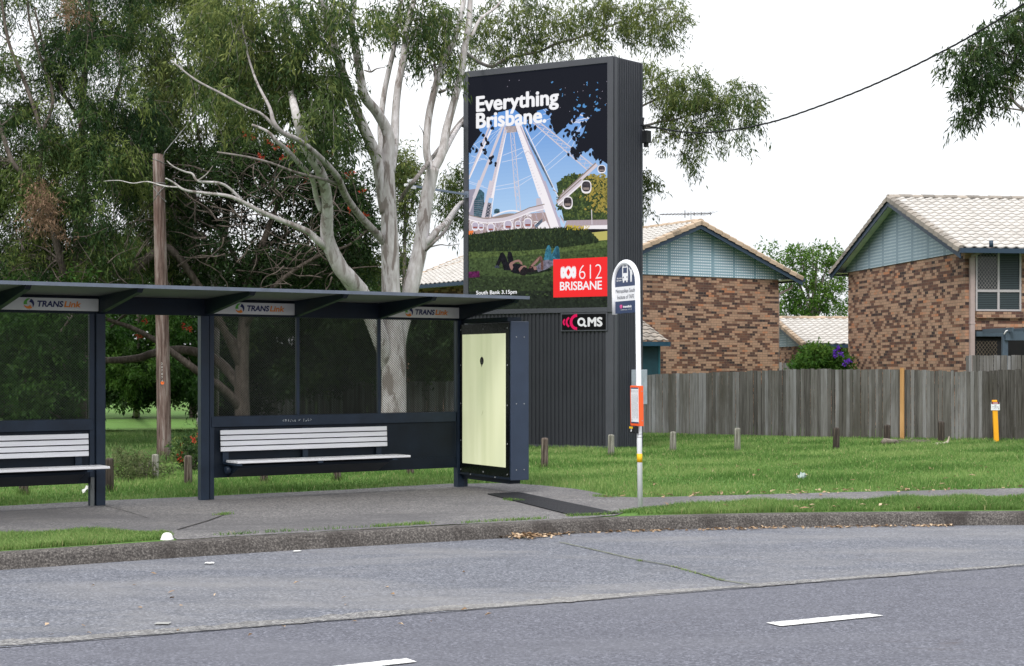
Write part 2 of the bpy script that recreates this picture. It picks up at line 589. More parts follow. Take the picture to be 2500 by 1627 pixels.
# footpath: pad round the shelter and the path going right
pad_px = [(-420, 1324), (0, 1310), (210, 1302), (360, 1300), (408, 1303), (432, 1319), (517, 1314), (788, 1299), (1077, 1283), (1250, 1276), (1400, 1267), (1500, 1260),
          (1535, 1249), (1600, 1240), (1800, 1232), (2100, 1224), (2500, 1215), (2960, 1205), (2960, 1184), (2500, 1193), (2100, 1202), (1723, 1212), (1560, 1216), (1500, 1213), (1450, 1203),
          (1407, 1195), (1330, 1187), (1250, 1181), (1103, 1182), (970, 1189), (840, 1197), (660, 1205), (480, 1214), (240, 1224), (0, 1237), (-420, 1260)]
pad = [G(x, y, 0.005) for x, y in pad_px]
pad2 = []
for i in range(len(pad)):
    a, b = pad[i], pad[(i + 1) % len(pad)]
    n = max(1, int((b - a).length / 0.12))
    for k in range(n):
        p = a.lerp(b, k / n)
        if k: p += Vector((random.uniform(-.015, .015), random.uniform(-.02, .02), 0))
        pad2.append(Vector((p.x, p.y, 0.005)))
mb = MB(); mb.poly(pad2)
tag(mb.build('footpath', M_PAVE), 'stained grey concrete footpath round the bus shelter', 'footpath', None, 'structure')
PAD2D = [(p.x, p.y) for p in pad2]
def inside(poly, x, y):
    """vectorised point-in-polygon"""
    r = np.zeros(len(x), dtype=bool)
    n = len(poly)
    for i in range(n):
        x1, y1 = poly[i]; x2, y2 = poly[(i + 1) % n]
        c = ((y1 > y) != (y2 > y)) & (x < (x2 - x1) * (y - y1) / (y2 - y1 + 1e-12) + x1)
        r ^= c
    return r

# joints in the footpath and the crack across the bay
M_CRACK = worn('dark_crack', (0.035, 0.033, 0.032), 0.95, 0.1)
def crack(name, pts, w, fn, up, label, mat):
    P, _ = catmull([fn(x, y, up) for x, y in pts], [0] * len(pts), 6)
    mb = MB()
    for i in range(len(P) - 1):
        t = (P[i + 1] - P[i]).normalized(); s = Vector((-t.y, t.x, 0))
        wa, wb = w * random.uniform(.6, 1.3), w * random.uniform(.6, 1.3)
        mb.face([P[i] - s * w * .5, P[i] + s * wa * .5, P[i + 1] + s * wb * .5, P[i + 1] - s * w * .5])
    return tag(mb.build(name, mat), label, 'crack', None, 'structure')
crack('footpath_crack', [(432, 1296), (470, 1285), (510, 1273), (548, 1259)], 0.02, G, 0.011, 'dark joint line across the footpath in front of the shelter opening', M_CRACK)
crack('footpath_joint', [(252, 1236), (300, 1248), (360, 1267)], 0.008, G, 0.011, 'thin joint line running from the shelter post to the kerb', M_CRACK)
M_CRK2 = worn('filled_crack', (0.20, 0.185, 0.15), 0.95, 0.1)
M_CRK3 = worn('mossy_crack', (0.13, 0.14, 0.085), 0.95, 0.1, var=.6, scale=4)
BAYCRACK = [(1365, 1326), (1450, 1345), (1550, 1368), (1640, 1385), (1720, 1407), (1760, 1419), (1830, 1430)]
crack('road_crack', BAYCRACK, 0.02, RD, 0.012, 'mossy crack running across the bus bay to the lane', M_CRK3)

# ribbed boarding mat
mb = MB()
q = [G(x, y) for x, y in ((1190, 1209), (1268, 1204.5), (1512, 1256), (1396, 1261))]
c00, c10, c11, c01 = q
n = 11
for i in range(n):
    a, b = (i + 0.08) / n, (i + 0.72) / n
    p = [c00.lerp(c10, a), c00.lerp(c10, b), c01.lerp(c11, b), c01.lerp(c11, a)]
    p = [Vector((v.x, v.y, 0.008)) for v in p]
    mb.hexa(p + [v + Vector((0, 0, 0.011)) for v in p])
o = mb.build('boarding_mat', worn('black_rubber', (0.016, 0.017, 0.021), 0.6, 0.3, var=0.3))
mb = MB(); mb.face([Vector((v.x, v.y, 0.0105)) for v in (c00, c10, c11, c01)])
mb.build('backing', worn('dark_backing', (0.011, 0.011, 0.013), 0.8, 0.2), o)
tag(o, 'black ribbed tactile strip across the footpath by the bus stop sign', 'tactile strip')

# ------------------------------------------------------------------ grass
def m_leaf(name, dark, mid, light, trans=0.35, rough=0.55, spec=0.25, noise_scale=0.5, dry=None):
    a = NM(name, rough, spec)
    t = a.attr()
    c = a.ramp(t, [(0.0, dark), (0.5, mid), (0.93, light), (1.0, dry or light)])
    n = a.noise(a.coord(), noise_scale, 4, 0.6)
    c = a.mix(a.math('MULTIPLY', a.math('SUBTRACT', n, 0.5), 1.4, True), c, light)
    a.col(c)
    if trans:
        tr = a.n('ShaderNodeBsdfTranslucent')
        mxs = a.n('ShaderNodeMixShader')
        mxs.inputs[0].default_value = trans
        a.l(c, tr.inputs['Color'])
        a.l(a.b.outputs[0], mxs.inputs[1]); a.l(tr.outputs[0], mxs.inputs[2]); a.l(mxs.outputs[0], a.out.inputs['Surface'])
    return a.m
M_GRASS = m_leaf('grass_blades', (0.050, 0.112, 0.024), (0.120, 0.228, 0.056), (0.255, 0.34, 0.118), 0.3, 0.65, 0.12, 0.45, dry=(0.38, 0.35, 0.18))
M_DRY = m_leaf('tall_grass', (0.05, 0.105, 0.03), (0.11, 0.20, 0.06), (0.19, 0.26, 0.10), 0.3, 0.65, 0.12, 0.45)

def blades(name, x, y, z, h, w, mat, label, lean=0.45, seed=1, cat='grass', parent=None, kind='stuff', patch=0.34):
    """many bent grass blades, each two faces, as one mesh"""
    r = np.random.default_rng(seed)
    n = len(x)
    a = r.uniform(0, 2 * np.pi, n)
    hh = h * r.uniform(0.5, 1.25, n); ww = w * r.uniform(0.7, 1.3, n)
    b = r.uniform(0, 2 * np.pi, n); ln = lean * r.uniform(0.2, 1.2, n) * hh
    base = np.stack([x, y, z], 1)
    sx = np.stack([np.cos(a) * ww / 2, np.sin(a) * ww / 2, np.zeros(n)], 1)
    ld = np.stack([np.cos(b) * ln, np.sin(b) * ln, np.zeros(n)], 1)
    up = np.stack([np.zeros(n), np.zeros(n), hh], 1)
    m1 = base + up * 0.55 + ld * 0.3
    v = np.stack([base - sx, base + sx, m1 + sx * 0.8, m1 - sx * 0.8, base + up * 0.95 + ld], 1).reshape(-1, 3)
    k = np.arange(n)[:, None] * 5
    idx = np.concatenate([k + np.array([[0, 1, 2, 3]]), k + np.array([[3, 2, 4]])], 1).ravel().astype(np.int32)
    cnt = np.tile(np.array([4, 3], dtype=np.int32), n)
    pt = (np.sin(x * 0.9 + 1.3 * np.sin(y * 0.7)) + np.sin(y * 1.7 + x * 0.35) + np.sin(x * 3.1 - y * 2.3)) / 3
    tint = np.clip(0.5 + patch * pt + r.normal(0, 0.2, n), 0, .92)
    tint = np.where(r.random(n) < .035, 1.0, tint)
    me = bpy.data.meshes.new(name)
    off = np.array(parent_loc(parent), dtype=np.float32)
    raw_mesh(me, (v - off).astype(np.float32), idx, cnt, np.zeros(2 * n, dtype=np.int32), np.repeat(tint, 2).astype(np.float32), np.zeros(2 * n, dtype=bool))
    o = link_raw(name, me, mat, parent)
    if parent is None: tag(o, label, cat, None, kind)
    elif kind == 'stuff': o['kind'] = 'stuff'
    return o
def gzv(y): return np.where(y <= 20.5, 0.0, -0.0188 * (np.minimum(y, 62) - 20.5))

def clear_of(x, y, keep, spots):
    for sx, sy, rr_ in spots: keep &= (x - sx) ** 2 + (y - sy) ** 2 > rr_ ** 2
    return keep
def kerb_y(x):
    return np.interp(x, [p.x for p in K], [p.y for p in K])

# lawn behind the path: density falls with distance
n = 520000
r = np.random.default_rng(11)
y = 15.5 + (r.random(n) ** 1.25) * 30
x = (r.random(n) - 0.5) * 2 * (0.40 * y + 1.5)
keep = ~inside(PAD2D, x, y) & (y > kerb_y(x) + 0.9) & (y > 17.1 - 0.18 * np.abs(x) + np.minimum(0, x) * 0.55)
keep &= ~((x > 2.0) & (y < 15.6))
x, y = x[keep], y[keep]
hh = 0.055 + 0.02 * np.sin(x * 1.3 + y) + np.clip((y - 26) / 10, 0, 1) * 0.05
blades('lawn', x, y, gzv(y), hh, 0.006 + (y - 14) * 0.00045, M_GRASS, 'mown green lawn between the footpath and the paling fence', 0.5, 2)

# verge strips along the kerb
def strip_grass(name, px, n, h, seed, label, w=0.006):
    P = [G(a, b) for a, b in px]
    pl = [(p.x, p.y) for p in P]
    r = np.random.default_rng(seed)
    xs, ys = [p[0] for p in pl], [p[1] for p in pl]
    x = r.uniform(min(xs), max(xs), n); y = r.uniform(min(ys), max(ys), n)
    k = inside(pl, x, y)
    x, y = x[k], y[k]
    hh = h * (0.75 + 0.35 * np.sin(x * 5.1) * np.sin(x * 2.3 + 1) + r.normal(0, 0.1, len(x)))
    return blades(name, x, y, np.full(len(x), 0.0), np.clip(hh, 0.02, 1), w, M_GRASS, label, 0.6, seed + 1)
strip_grass('verge_grass', [(-420, 1366), (0, 1344), (250, 1328), (400, 1317), (424, 1312), (405, 1303), (210, 1301), (0, 1309), (-420, 1322)], 150000, 0.058, 21, 'ragged grass strip between kerb and footpath ending at the white lid')
strip_grass('verge_grass', [(1555, 1257), (1880, 1251), (2200, 1247), (2500, 1245), (2960, 1245), (2960, 1206), (2500, 1216), (2100, 1225), (1800, 1233), (1590, 1242)], 190000, 0.085, 23, 'long ragged grass strip between kerb and footpath past the bus stop sign')
# tufts along joints
tx, ty = [], []
def tuft_line(px, n, sp, fn=G):
    P = [fn(a, b) for a, b in px]
    for _ in range(n):
        i = random.randrange(len(P) - 1); t = random.random()
        p = P[i].lerp(P[i + 1], t)
        tx.append(p.x + random.gauss(0, sp)); ty.append(p.y + random.gauss(0, sp))
tuft_line([(915, 1288), (1000, 1283), (1048, 1280)], 420, 0.035)
tuft_line([(1130, 1279), (1250, 1272), (1330, 1268)], 360, 0.03)
tuft_line([(1380, 1262), (1470, 1259), (1540, 1250)], 420, 0.035)
tuft_line([(1530, 1252), (1580, 1247)], 500, 0.05)
tuft_line([(530, 1309), (700, 1299), (900, 1289)], 260, 0.03)
tuft_line([(1235, 1222), (1275, 1226)], 160, 0.03)
tuft_line([(1455, 1213), (1495, 1215)], 220, 0.05)
tuft_line([(535, 1259), (560, 1257)], 120, 0.03)
tuft_line([(1560, 1246), (1620, 1243)], 400, 0.05)
tx, ty = np.array(tx), np.array(ty)
blades('grass_tufts', tx, ty, np.full(len(tx), 0.004), np.full(len(tx), 0.035), 0.006, M_GRASS, 'small grass tufts sprouting from the footpath joints', 0.9, 31)
tx, ty = [], []
tuft_line(BAYCRACK[3:6], 150, 0.010, RD)
tuft_line([(1560, 1371), (1564, 1372)], 40, 0.01, RD)
tuft_line([(1268, 1310), (1272, 1316)], 60, 0.02, RD)
tx, ty = np.array(tx), np.array(ty)
blades('crack_grass', tx, ty, np.full(len(tx), ROAD_Z), np.full(len(tx), 0.022), 0.006, M_GRASS, 'fine grass growing in the crack across the bus bay', 1.0, 33)
# rank grass in the gap between the shelters
n = 26000
r = np.random.default_rng(12)
y = r.uniform(23, 44, n); x = (r.uniform(120, 640, n) - 1250) / F * y
keep = y > 24.5 + np.sin(x * 2) * 1.2
x, y = x[keep], y[keep]
blades('tall_grass', x, y, gzv(y), np.clip(0.14 + 0.07 * np.sin(x * 1.7) * np.sin(y * 0.8), 0.05, 1), 0.016, M_DRY, 'rank unmown grass round the timber pole', 0.5, 13)
# ------------------------------------------------------------------ bus shelter
P2 = Vector((-3.65, 17.48, 0))
U = Vector((math.cos(R(32.5)), math.sin(R(32.5)), 0))
N = Vector((U.y, -U.x, 0))
Z = Vector((0, 0, 1))
def S(s, t, z): return P2 + U * s + N * t + Z * z
def sbox(mb, s0, s1, t0, t1, z0, z1, **k): mb.box(S(s0, t0, z0), U * (s1 - s0), N * (t1 - t0), Z * (z1 - z0), **k)

M_NAVY = worn('navy_paint', (0.014, 0.025, 0.045), 0.42, 0.3, var=0.3, scale=4)
M_NAVY2 = worn('dark_navy_paint', (0.0085, 0.0145, 0.025), 0.5, 0.22, var=0.3, scale=4)
M_SOFFIT = worn('roof_sheet', (0.115, 0.12, 0.118), 0.6, 0.3, var=0.2, scale=1.2)
M_ALU = worn('brushed_aluminium', (0.74, 0.74, 0.77), 0.45, 0.5, 0.25, var=0.1, scale=5, stretch=(0.3, 0.3, 6))
M_MESH = worn('black_expanded_metal', (0.062, 0.064, 0.066), 0.5, 0.35)
M_STEEL = worn('galvanised_steel', (0.35, 0.36, 0.37), 0.5, 0.4, 0.5)
M_SIGNW = worn('sign_white', (0.62, 0.62, 0.62), 0.4, 0.4, var=0.1, scale=2)
M_TNAVY = worn('lettering_navy', (0.016, 0.022, 0.10), 0.5, 0.3, var=0.05)
M_TOR = worn('lettering_orange', (0.72, 0.23, 0.03), 0.5, 0.3, var=0.05)
M_TGR = worn('logo_green', (0.10, 0.36, 0.05), 0.5, 0.3, var=0.05)
M_SCRATCH = worn('scratched_white', (0.55, 0.58, 0.6), 0.7, 0.2)

S_A = (0.0, 3.5)              # right bay, left and right ends
S_B = (-4.74, -1.24)          # left bay
shelter = thing('bus_shelter', S(0, 0, 0), 'long navy steel bus shelter with mesh back and cantilever roof', 'bus shelter')

# roof: thin sheet with a folded front lip
mb = MB()
s0, s1 = S_B[0] - 0.12, S_A[1] + 0.12
mb.hexa([S(s0, -.08, 2.383), S(s1, -.08, 2.383), S(s1, 1.5, 2.421), S(s0, 1.5, 2.421),
         S(s0, -.08, 2.405), S(s1, -.08, 2.405), S(s1, 1.5, 2.443), S(s0, 1.5, 2.443)])
roof = mb.build('roof', M_SOFFIT, shelter)
mb = MB()
sbox(mb, s0 - .002, s1 + .002, 1.5, 1.512, 2.411, 2.449)
mb.hexa([S(s1, -.08, 2.379), S(s1 + .012, -.08, 2.379), S(s1 + .012, 1.499, 2.415), S(s1, 1.499, 2.415), S(s1, -.08, 2.411), S(s1 + .012, -.08, 2.411), S(s1 + .012, 1.499, 2.448), S(s1, 1.499, 2.448)])
mb.build('roof_edge', worn('roof_edge_paint', (0.10, 0.12, 0.16), 0.35, 0.5), roof)

# fascia beam at the back under the roof
mb = MB()
sbox(mb, s0, s1, -.05, .03, 2.185, 2.381)
mb.build('fascia_beam', M_NAVY2, shelter, bevel=0.004)

# cantilever brackets
for k in range(-4, 4):
    s = k * 3.5 / 3 if k >= 0 else S_B[1] + (k + 1) * 3.5 / 3
    if k == 0: s = 0.03
    mb = MB()
    prof = [(0.032, 2.19), (1.38, 2.37), (1.44, 2.417), (0.032, 2.383)]
    mb.prism([S(s - .03, t, z) for t, z in prof], U * 0.06)
    mb.build('roof_bracket', M_NAVY2, shelter)

# posts: square tube with a narrow flange beside it
def post(s, flange, side=1):
    mb = MB()
    sbox(mb, s - .06, s + .045, -.05, .055, 0.0, 2.186)
    f = (s + .058, s + .115) if side > 0 else (s - .13, s - .073)
    sbox(mb, f[0], f[1], -.03, .03, 0.0, 2.186)
    sbox(mb, min(f[0], s), max(f[1], s), -.012, .012, 0.0, 2.186)
    p = mb.build('post', M_NAVY, shelter, bevel=0.003)
    mb = MB()
    for dz in (0.012, 0.024):
        sbox(mb, s - .065, s + .05, -.055, .06, dz - .003, dz)
    return p
post(0.0, 1, 1)
post(S_B[1], 1, -1)
post(S_B[0], 1, 1)
mb = MB()
sbox(mb, 3.45, 3.555, -.05, .055, 0.0, 2.186)
sbox(mb, 3.565, 3.62, -.03, .03, 0.0, 0.25)
ep = mb.build('post', M_NAVY, shelter, bevel=0.003)
mb = MB()
sbox(mb, S_B[1] - .125, S_B[1] - .085, .036, .06, 0.0, .33)
mb.cbox(S(S_B[1] - .105, .066, .22), .026, .012, .05, U, N, Z)
mb.build('foot_bracket', worn('worn_steel', (0.16, 0.17, 0.17), 0.55, 0.3, 0.3), shelter)

# expanded metal mesh: every strand is real, tilted like a louvre
def expanded(mb, s0, s1, z0, z1, dx=0.0315, dz=0.0150):
    nx = int((s1 - s0) / dx); nz = int((z1 - z0) / dz)
    dx = (s1 - s0) / nx; dz = (z1 - z0) / nz
    base = np.array(S(0, 0, 0)); u = np.array(U); nn = np.array(N)
    V, I = [], []
    w, tw = 0.0037, 0.0042
    k0 = len(mb.v)
    for r in range(nz + 1):
        z = z0 + r * dz
        off = 0.5 * (r % 2)
        zs = []
        for c in range(nx * 2 + 1):
            s = s0 + c * dx / 2
            zz = z + (dz * 0.46 if (c + r) % 2 else -dz * 0.46)
            zz = min(max(zz, z0), z1)
            p = base + u * s
            for sg in (-1, 1):
                q = p + nn * (tw * sg)
                V.append((q[0], q[1], zz + w * sg))
    m = nx * 2 + 1
    for r in range(nz + 1):
        for c in range(m - 1):
            a = k0 + (r * m + c) * 2
            mb._f((a, a + 2, a + 3, a + 1))
    mb.v += V

def bay(b0, b1):
    l, r_ = b0 + .08, b1 - .06
    if b0 < -1: r_ = b1 - .09
    th = (r_ - l) / 3
    for k in range(3):
        mb = MB()
        a, b = l + k * th + (.022 if k else 0), l + (k + 1) * th - (.022 if k < 2 else 0)
        expanded(mb, a, b, .992, 2.186)
        mb.build('mesh_panel', M_MESH, shelter)
    for k in (1, 2):
        mb = MB(); sbox(mb, l + k * th - .021, l + k * th + .021, -.02, .022, .99, 2.186)
        mb.build('mullion', M_NAVY, shelter, bevel=0.002)
    mb = MB(); sbox(mb, l, r_, -.03, .04, .862, .99)
    rail = mb.build('rail', M_NAVY, shelter, bevel=0.004)
    if b0 >= 0:
        # the scratched marks on the rail
        mb = MB()
        rs = random.Random(4)
        s = 0.985
        for ch in range(13):
            if ch in (6, 8): s += .028; continue
            for st in range(3):
                p0 = (s + rs.uniform(0, .022), .925 + rs.uniform(-.018, .018)); p1 = (s + rs.uniform(0, .022), .925 + rs.uniform(-.018, .018))
                d = Vector((p1[0] - p0[0], p1[1] - p0[1], 0)); d = d.normalized() if d.length else Vector((1, 0, 0))
                e = .0022
                pts = [(p0[0] - d.y * e, p0[1] + d.x * e), (p0[0] + d.y * e, p0[1] - d.x * e), (p1[0] + d.y * e, p1[1] - d.x * e), (p1[0] - d.y * e, p1[1] + d.x * e)]
                mb.face([S(a, .0425, z) for a, z in pts])
            s += .031
        mb.build('scratched_graffiti', M_SCRATCH, rail)
    mb = MB(); sbox(mb, l, r_, -.012, .012, .40, .862); sbox(mb, l, r_, -.02, .024, .26, .402)
    mb.build('kick_panel', M_NAVY2, shelter)
bay(*S_A); bay(*S_B)

# name boards under the roof
def leaf3(mb, cx, cy, r, fn):
    """three-petal swirl"""
    for k, mt in enumerate((1, 2, 3)):
        a0 = R(70 - 120 * k)
        pts = []
        for i in range(15):
            a = a0 - R(112) * i / 14
            pts.append((cx + r * math.cos(a), cy + r * math.sin(a)))
        inner = []
        for i in range(15):
            t = i / 14
            a = a0 - R(112) * t
            q = r * (0.28 + 0.62 * (t ** 1.6) * (1 if t < .97 else 1.05))
            inner.append((cx + q * math.cos(a + R(10) * (1 - t)), cy + q * math.sin(a + R(10) * (1 - t))))
        mb.poly([fn(x, y) for x, y in pts + inner[::-1]], mat=mt)
def name_board(s0, s1):
    mb = MB(); sbox(mb, s0, s1, .033, .058, 2.212, 2.352)
    b = mb.build('name_board', M_SIGNW, shelter, bevel=0.003)
    mb = MB()
    L = s1 - s0
    fn = lambda x, z: S(x, .0605, z)
    leaf3(mb, s0 + L * .315, 2.282, .058, fn)
    x = s0 + L * .395
    put_text(mb, 'TRANS', fn, x, x + L * .255, 2.253, 2.318, mat=1, bold=.035, shear=.18)
    put_text(mb, 'Link', fn, x + L * .26, x + L * .43, 2.253, 2.318, mat=2, bold=.03, shear=.18)
    mb.build('lettering', [M_TNAVY, M_TNAVY, M_TOR, M_TGR], b)
name_board(0.07, 1.20)
name_board(2.37, 3.50)
name_board(S_B[1] - 1.17, S_B[1] - .035)

# ------------------------------------------------------------------ benches
def bench(s0, s1, label):
    b = thing('bench', S((s0 + s1) / 2, .3, 0), label, 'bench', 'slatted benches in the bus shelter')
    mb = MB()
    for k in range(4):
        t0 = .135 + k * .094
        sbox(mb, s0 + .05, s1 + .02, t0, t0 + .084, .447 + .001 * k, .474 + .001 * k)
    mb.build('seat', M_ALU, b, bevel=0.004)
    mb = MB()
    for k in range(4):
        z0 = .575 + k * .066; t0 = .085 - k * .004
        mb.hexa([S(s0, t0, z0), S(s1 - .1, t0, z0), S(s1 - .1, t0 + .022, z0), S(s0, t0 + .022, z0),
                 S(s0, t0 - .004, z0 + .054), S(s1 - .1, t0 - .004, z0 + .054), S(s1 - .1, t0 + .018, z0 + .054), S(s0, t0 + .018, z0 + .054)])
    mb.build('backrest', M_ALU, b, bevel=0.003)
    for f in (.035, .5, .955):
        s = s0 + (s1 - .1 - s0) * f
        mb = MB()
        sbox(mb, s - .036, s + .036, .045, .062, .44, .84)
        sbox(mb, s - .03, s + .03, .05, .5, .425, .444)
        mb.build('bracket', M_NAVY, b)
    mb = MB()
    prof = [(.026, .27), (.10, .27), (.42, .395), (.44, .423), (.026, .423)]
    mb.prism([S(s0 + .10, t, z) for t, z in prof], U * (s1 - s0 - .34))
    mb.build('under_box', M_NAVY2, b)
    mb = MB()
    mb.tube([S(s0 + .03, .17, .36), S(s0 + .12, .17, .36)], .042, 16)
    mb.build('support_tube', M_NAVY, b)
    return b
bench(.17, 2.49, 'whole silver slatted bench beside the yellow light box')
bench(-3.68, -1.30, 'silver slatted bench cut off by the photo edge, below the first name board')

# ------------------------------------------------------------------ advertising light box at the end of the shelter
lb = thing('light_box', S(3.6, .7, 0), 'navy advertising light box with blank pale yellow panel, closing the shelter end', 'light box')
sA, sB = 3.49, 3.735
mb = MB()
sbox(mb, sA + .004, sB, .062, 1.27, .185, 2.13)
mb.build('housing', M_NAVY, lb, bevel=0.004)
mb = MB()   # edge column facing the road
sbox(mb, sA - .006, sB + .012, 1.271, 1.305, .17, 2.145)
mb.build('edge_panel', worn('navy_edge_paint', (0.022, 0.035, 0.064), 0.4, 0.45, var=0.1), lb, bevel=0.004)
mb = MB()
sbox(mb, sA + .02, sB - .02, .02, 1.18, 2.146, 2.20)
mb.build('top_cap', M_NAVY2, lb)
mb = MB()
sbox(mb, sA + .03, sB - .05, .062, 1.2, .12, .184)
sbox(mb, sA - .02, sA + .004, .062, 1.268, .178, .205)
mb.build('bottom_tray', M_NAVY2, lb)
# glossy frame round the panel
def lface(t, z, e): return S(sA - e, t, z)
mb = MB()
T0, T1, Z0, Z1 = .115, 1.185, .325, 1.998
for a, b, c, d in ((.064, T0, .206, 2.128), (T1, 1.268, .206, 2.128), (T0, T1, Z1, 2.128), (T0, T1, .206, Z0)):
    mb.box(lface(a, c, -.002), N * (b - a), Z * (d - c), U * -.012)
mb.build('frame', worn('black_gloss', (0.004, 0.005, 0.006), 0.25, 0.2), lb)
def m_panel():
    a = NM('lit_acrylic', 0.35, 0.4)
    v = a.coord((1, 1, 0.06))
    n1 = a.noise(v, 5.5, 3, 0.5)
    n2 = a.noise(a.coord((1, 1, .5)), 1.6, 4, 0.6)
    base = a.ramp(n1, [(0.3, (0.46, 0.51, 0.29)), (0.55, (0.61, 0.645, 0.41)), (0.75, (0.69, 0.725, 0.51))])
    base = a.mix(a.math('MULTIPLY', a.math('SUBTRACT', n2, 0.5), 1.2, True), base, (0.48, 0.55, 0.40))
    a.col((0.35, 0.36, 0.25)); a.l(base, a.b.inputs['Emission Color'])
    a.b.inputs['Emission Strength'].default_value = 0.80 / 2 ** EXPOSURE
    return a.m
mb = MB(); mb.box(lface(T0, Z0, .0), N * (T1 - T0), Z * (Z1 - Z0), U * -.004)
pnl = mb.build('light_panel', m_panel(), lb)
mb = MB()   # round black sticker with a small tail, and a scuff below
c = (.115 + (T1 - T0) * .46, 1.655)
pts = [(c[0] + .045 * math.cos(R(a)), c[1] + .052 * math.sin(R(a))) for a in range(-70, 251, 20)] + [(c[0] - .004, c[1] - .085)]
mb.poly([lface(t, z, .0065) for t, z in pts])
for k in range(3):
    w = (.012, .022, .026)[k]; z = c[1] + .018 - k * .018
    mb.face([lface(c[0] - w, z - .005, .0085), lface(c[0] + w, z - .005, .0085), lface(c[0] + w, z + .003, .0085), lface(c[0] - w, z + .003, .0085)], mat=1)
mb.build('sticker', [worn('sticker_black', (0.012, 0.012, 0.012), 0.5), worn('sticker_grey', (0.16, 0.16, 0.15), 0.6)], pnl)
mb = MB(); mb.poly([lface(t, z, .0065) for t, z in ((.60, .955), (.612, .965), (.635, 1.00), (.638, 1.03), (.625, .995))])
mb.build('scuff', worn('scuff', (0.34, 0.34, 0.14), 0.7), pnl)
def screw(p, q, r):
    mb = MB(); mb.tube([p, q], r, 8); mb.build('screw', M_STEEL, lb)
for t in (.09, .65, 1.225):
    for z in (.24, .62, 1.1, 1.6, 2.06):
        if t == .65 and .3 < z < 2: continue
        screw(lface(t, z, .009), lface(t, z, .016), .009)
for t in (.35, .95): screw(lface(t, .19, .018), lface(t, .19, .025), .009)
for z in (.30, 1.12, 1.95):
    for s in (sA + .07, sB - .06): screw(S(s, 1.304, z), S(s, 1.309, z), .007)
# ------------------------------------------------------------------ digital billboard on its clad base
BC = W(1498, HOR, 31.3); BC.z = gz(31.3)              # front right foot
aF = R(28)
BL = Vector((-math.cos(aF), math.sin(aF), 0))          # along the front, to the left
FW = 3.66                                              # front width
BD = (W(1566, HOR, 32.0) - W(1498, HOR, 31.3)); BD.z = 0
SW = BD.length; BD.normalize()                         # along the narrow side, away
BN = Vector((-BL.y, BL.x, 0));
if BN.y > 0: BN = -BN                                  # front normal, to the viewer
SN = Vector((BD.y, -BD.x, 0))                          # side normal
zT = W(1498, 137, 31.3).z                              # top
zM = W(1498, 762, 31.3).z                              # underside of the screen surround
zG = BC.z - .05
def BF(l, z, e=0.0): return Vector((BC.x, BC.y, 0)) + BL * l + Z * z + BN * e

M_CLAD = worn('dark_cladding', (0.022, 0.024, 0.031), 0.5, 0.4, var=0.12, scale=1.5)
M_CLADS = worn('dark_side_cladding', (0.026, 0.029, 0.039), 0.45, 0.4, var=0.1, scale=1.5)
M_FRAME = worn('grey_frame_paint', (0.052, 0.055, 0.067), 0.45, 0.4, var=0.1, scale=2)

bb = thing('digital_billboard', (BC.x, BC.y, BC.z), 'tall digital billboard on a dark corrugated base, showing a ferris wheel advert', 'billboard')
bl_back = BF(FW, 0) + BD * SW
def rib_sheet(mb, o, d, n, length, z0, z1, pitch, depth):
    """vertical trapezoid ribs"""
    pts = []
    x = 0.0
    while x < length - 1e-6:
        for fx, e in ((0, 0), (.30, 0), (.42, depth), (.88, depth)):
            if x + fx * pitch <= length: pts.append((x + fx * pitch, e))
        x += pitch
    pts.append((length, 0))
    for (a, ea), (b, eb) in zip(pts[:-1], pts[1:]):
        p, q = o + d * a + n * ea, o + d * b + n * eb
        mb.face([p + Z * z0, q + Z * z0, q + Z * z1, p + Z * z1])
mb = MB(); rib_sheet(mb, BF(FW - .10, 0, -.03), -BL, BN, FW - .30, zG, zM, .094, .022)
mb.build('front_cladding', M_CLAD, bb)
mb = MB(); rib_sheet(mb, BF(0, 0) + BD * .10, BD, SN, SW - .10, zG, zT - .02, .062, .020)
mb.build('side_cladding', M_CLADS, bb)
mb = MB(); rib_sheet(mb, bl_back, -BD, BL, SW, zG, zT - .02, .09, .02)
rib_sheet(mb, BF(0, 0) + BD * SW, (bl_back - BF(0, 0) - BD * SW).normalized(), -BN, FW, zG, zT - .02, .09, .02)
mb.build('back_cladding', M_CLADS, bb)
mb = MB()   # frame: corner posts full height, top and bottom rails, top lid
FT = .145
mb.box(BF(0, zG, -.12), BL * .19, Z * (zM - zG), BN * .12)
mb.box(BF(0, zM, -.12), BL * .135, Z * (zT - zM), BN * .15)
mb.box(BF(0, zG, -.02), BD * .10, Z * (zT - zG), SN * .022)
mb.box(BF(FW - .12, zG, -.12), BL * .12, Z * (zT - zG), BN * .15)
mb.box(BF(.136, zT - .135, -.12), BL * (FW - .257), Z * .135, BN * .15)
mb.box(BF(.136, zM, -.12), BL * (FW - .257), Z * .10, BN * .15)
mb.box(BF(0, zG, .0), BL * FW, Z * .12, BN * .012)
lid = [BF(.01, zT, 0), BF(FW - .01, zT, 0), bl_back + Z * zT, BF(0, zT) + BD * SW]
mb.hexa([p - Z * .03 for p in lid] + [p - Z * .004 for p in lid])
mb.build('frame', M_FRAME, bb, bevel=0.004)
mb = MB()
mb.box(BF(0, 0) + BD * (SW - .04) + Z * zG, BD * .05, Z * (zT - zG - .02), SN * .03)
mb.build('corner_flashing', M_CLADS, bb)

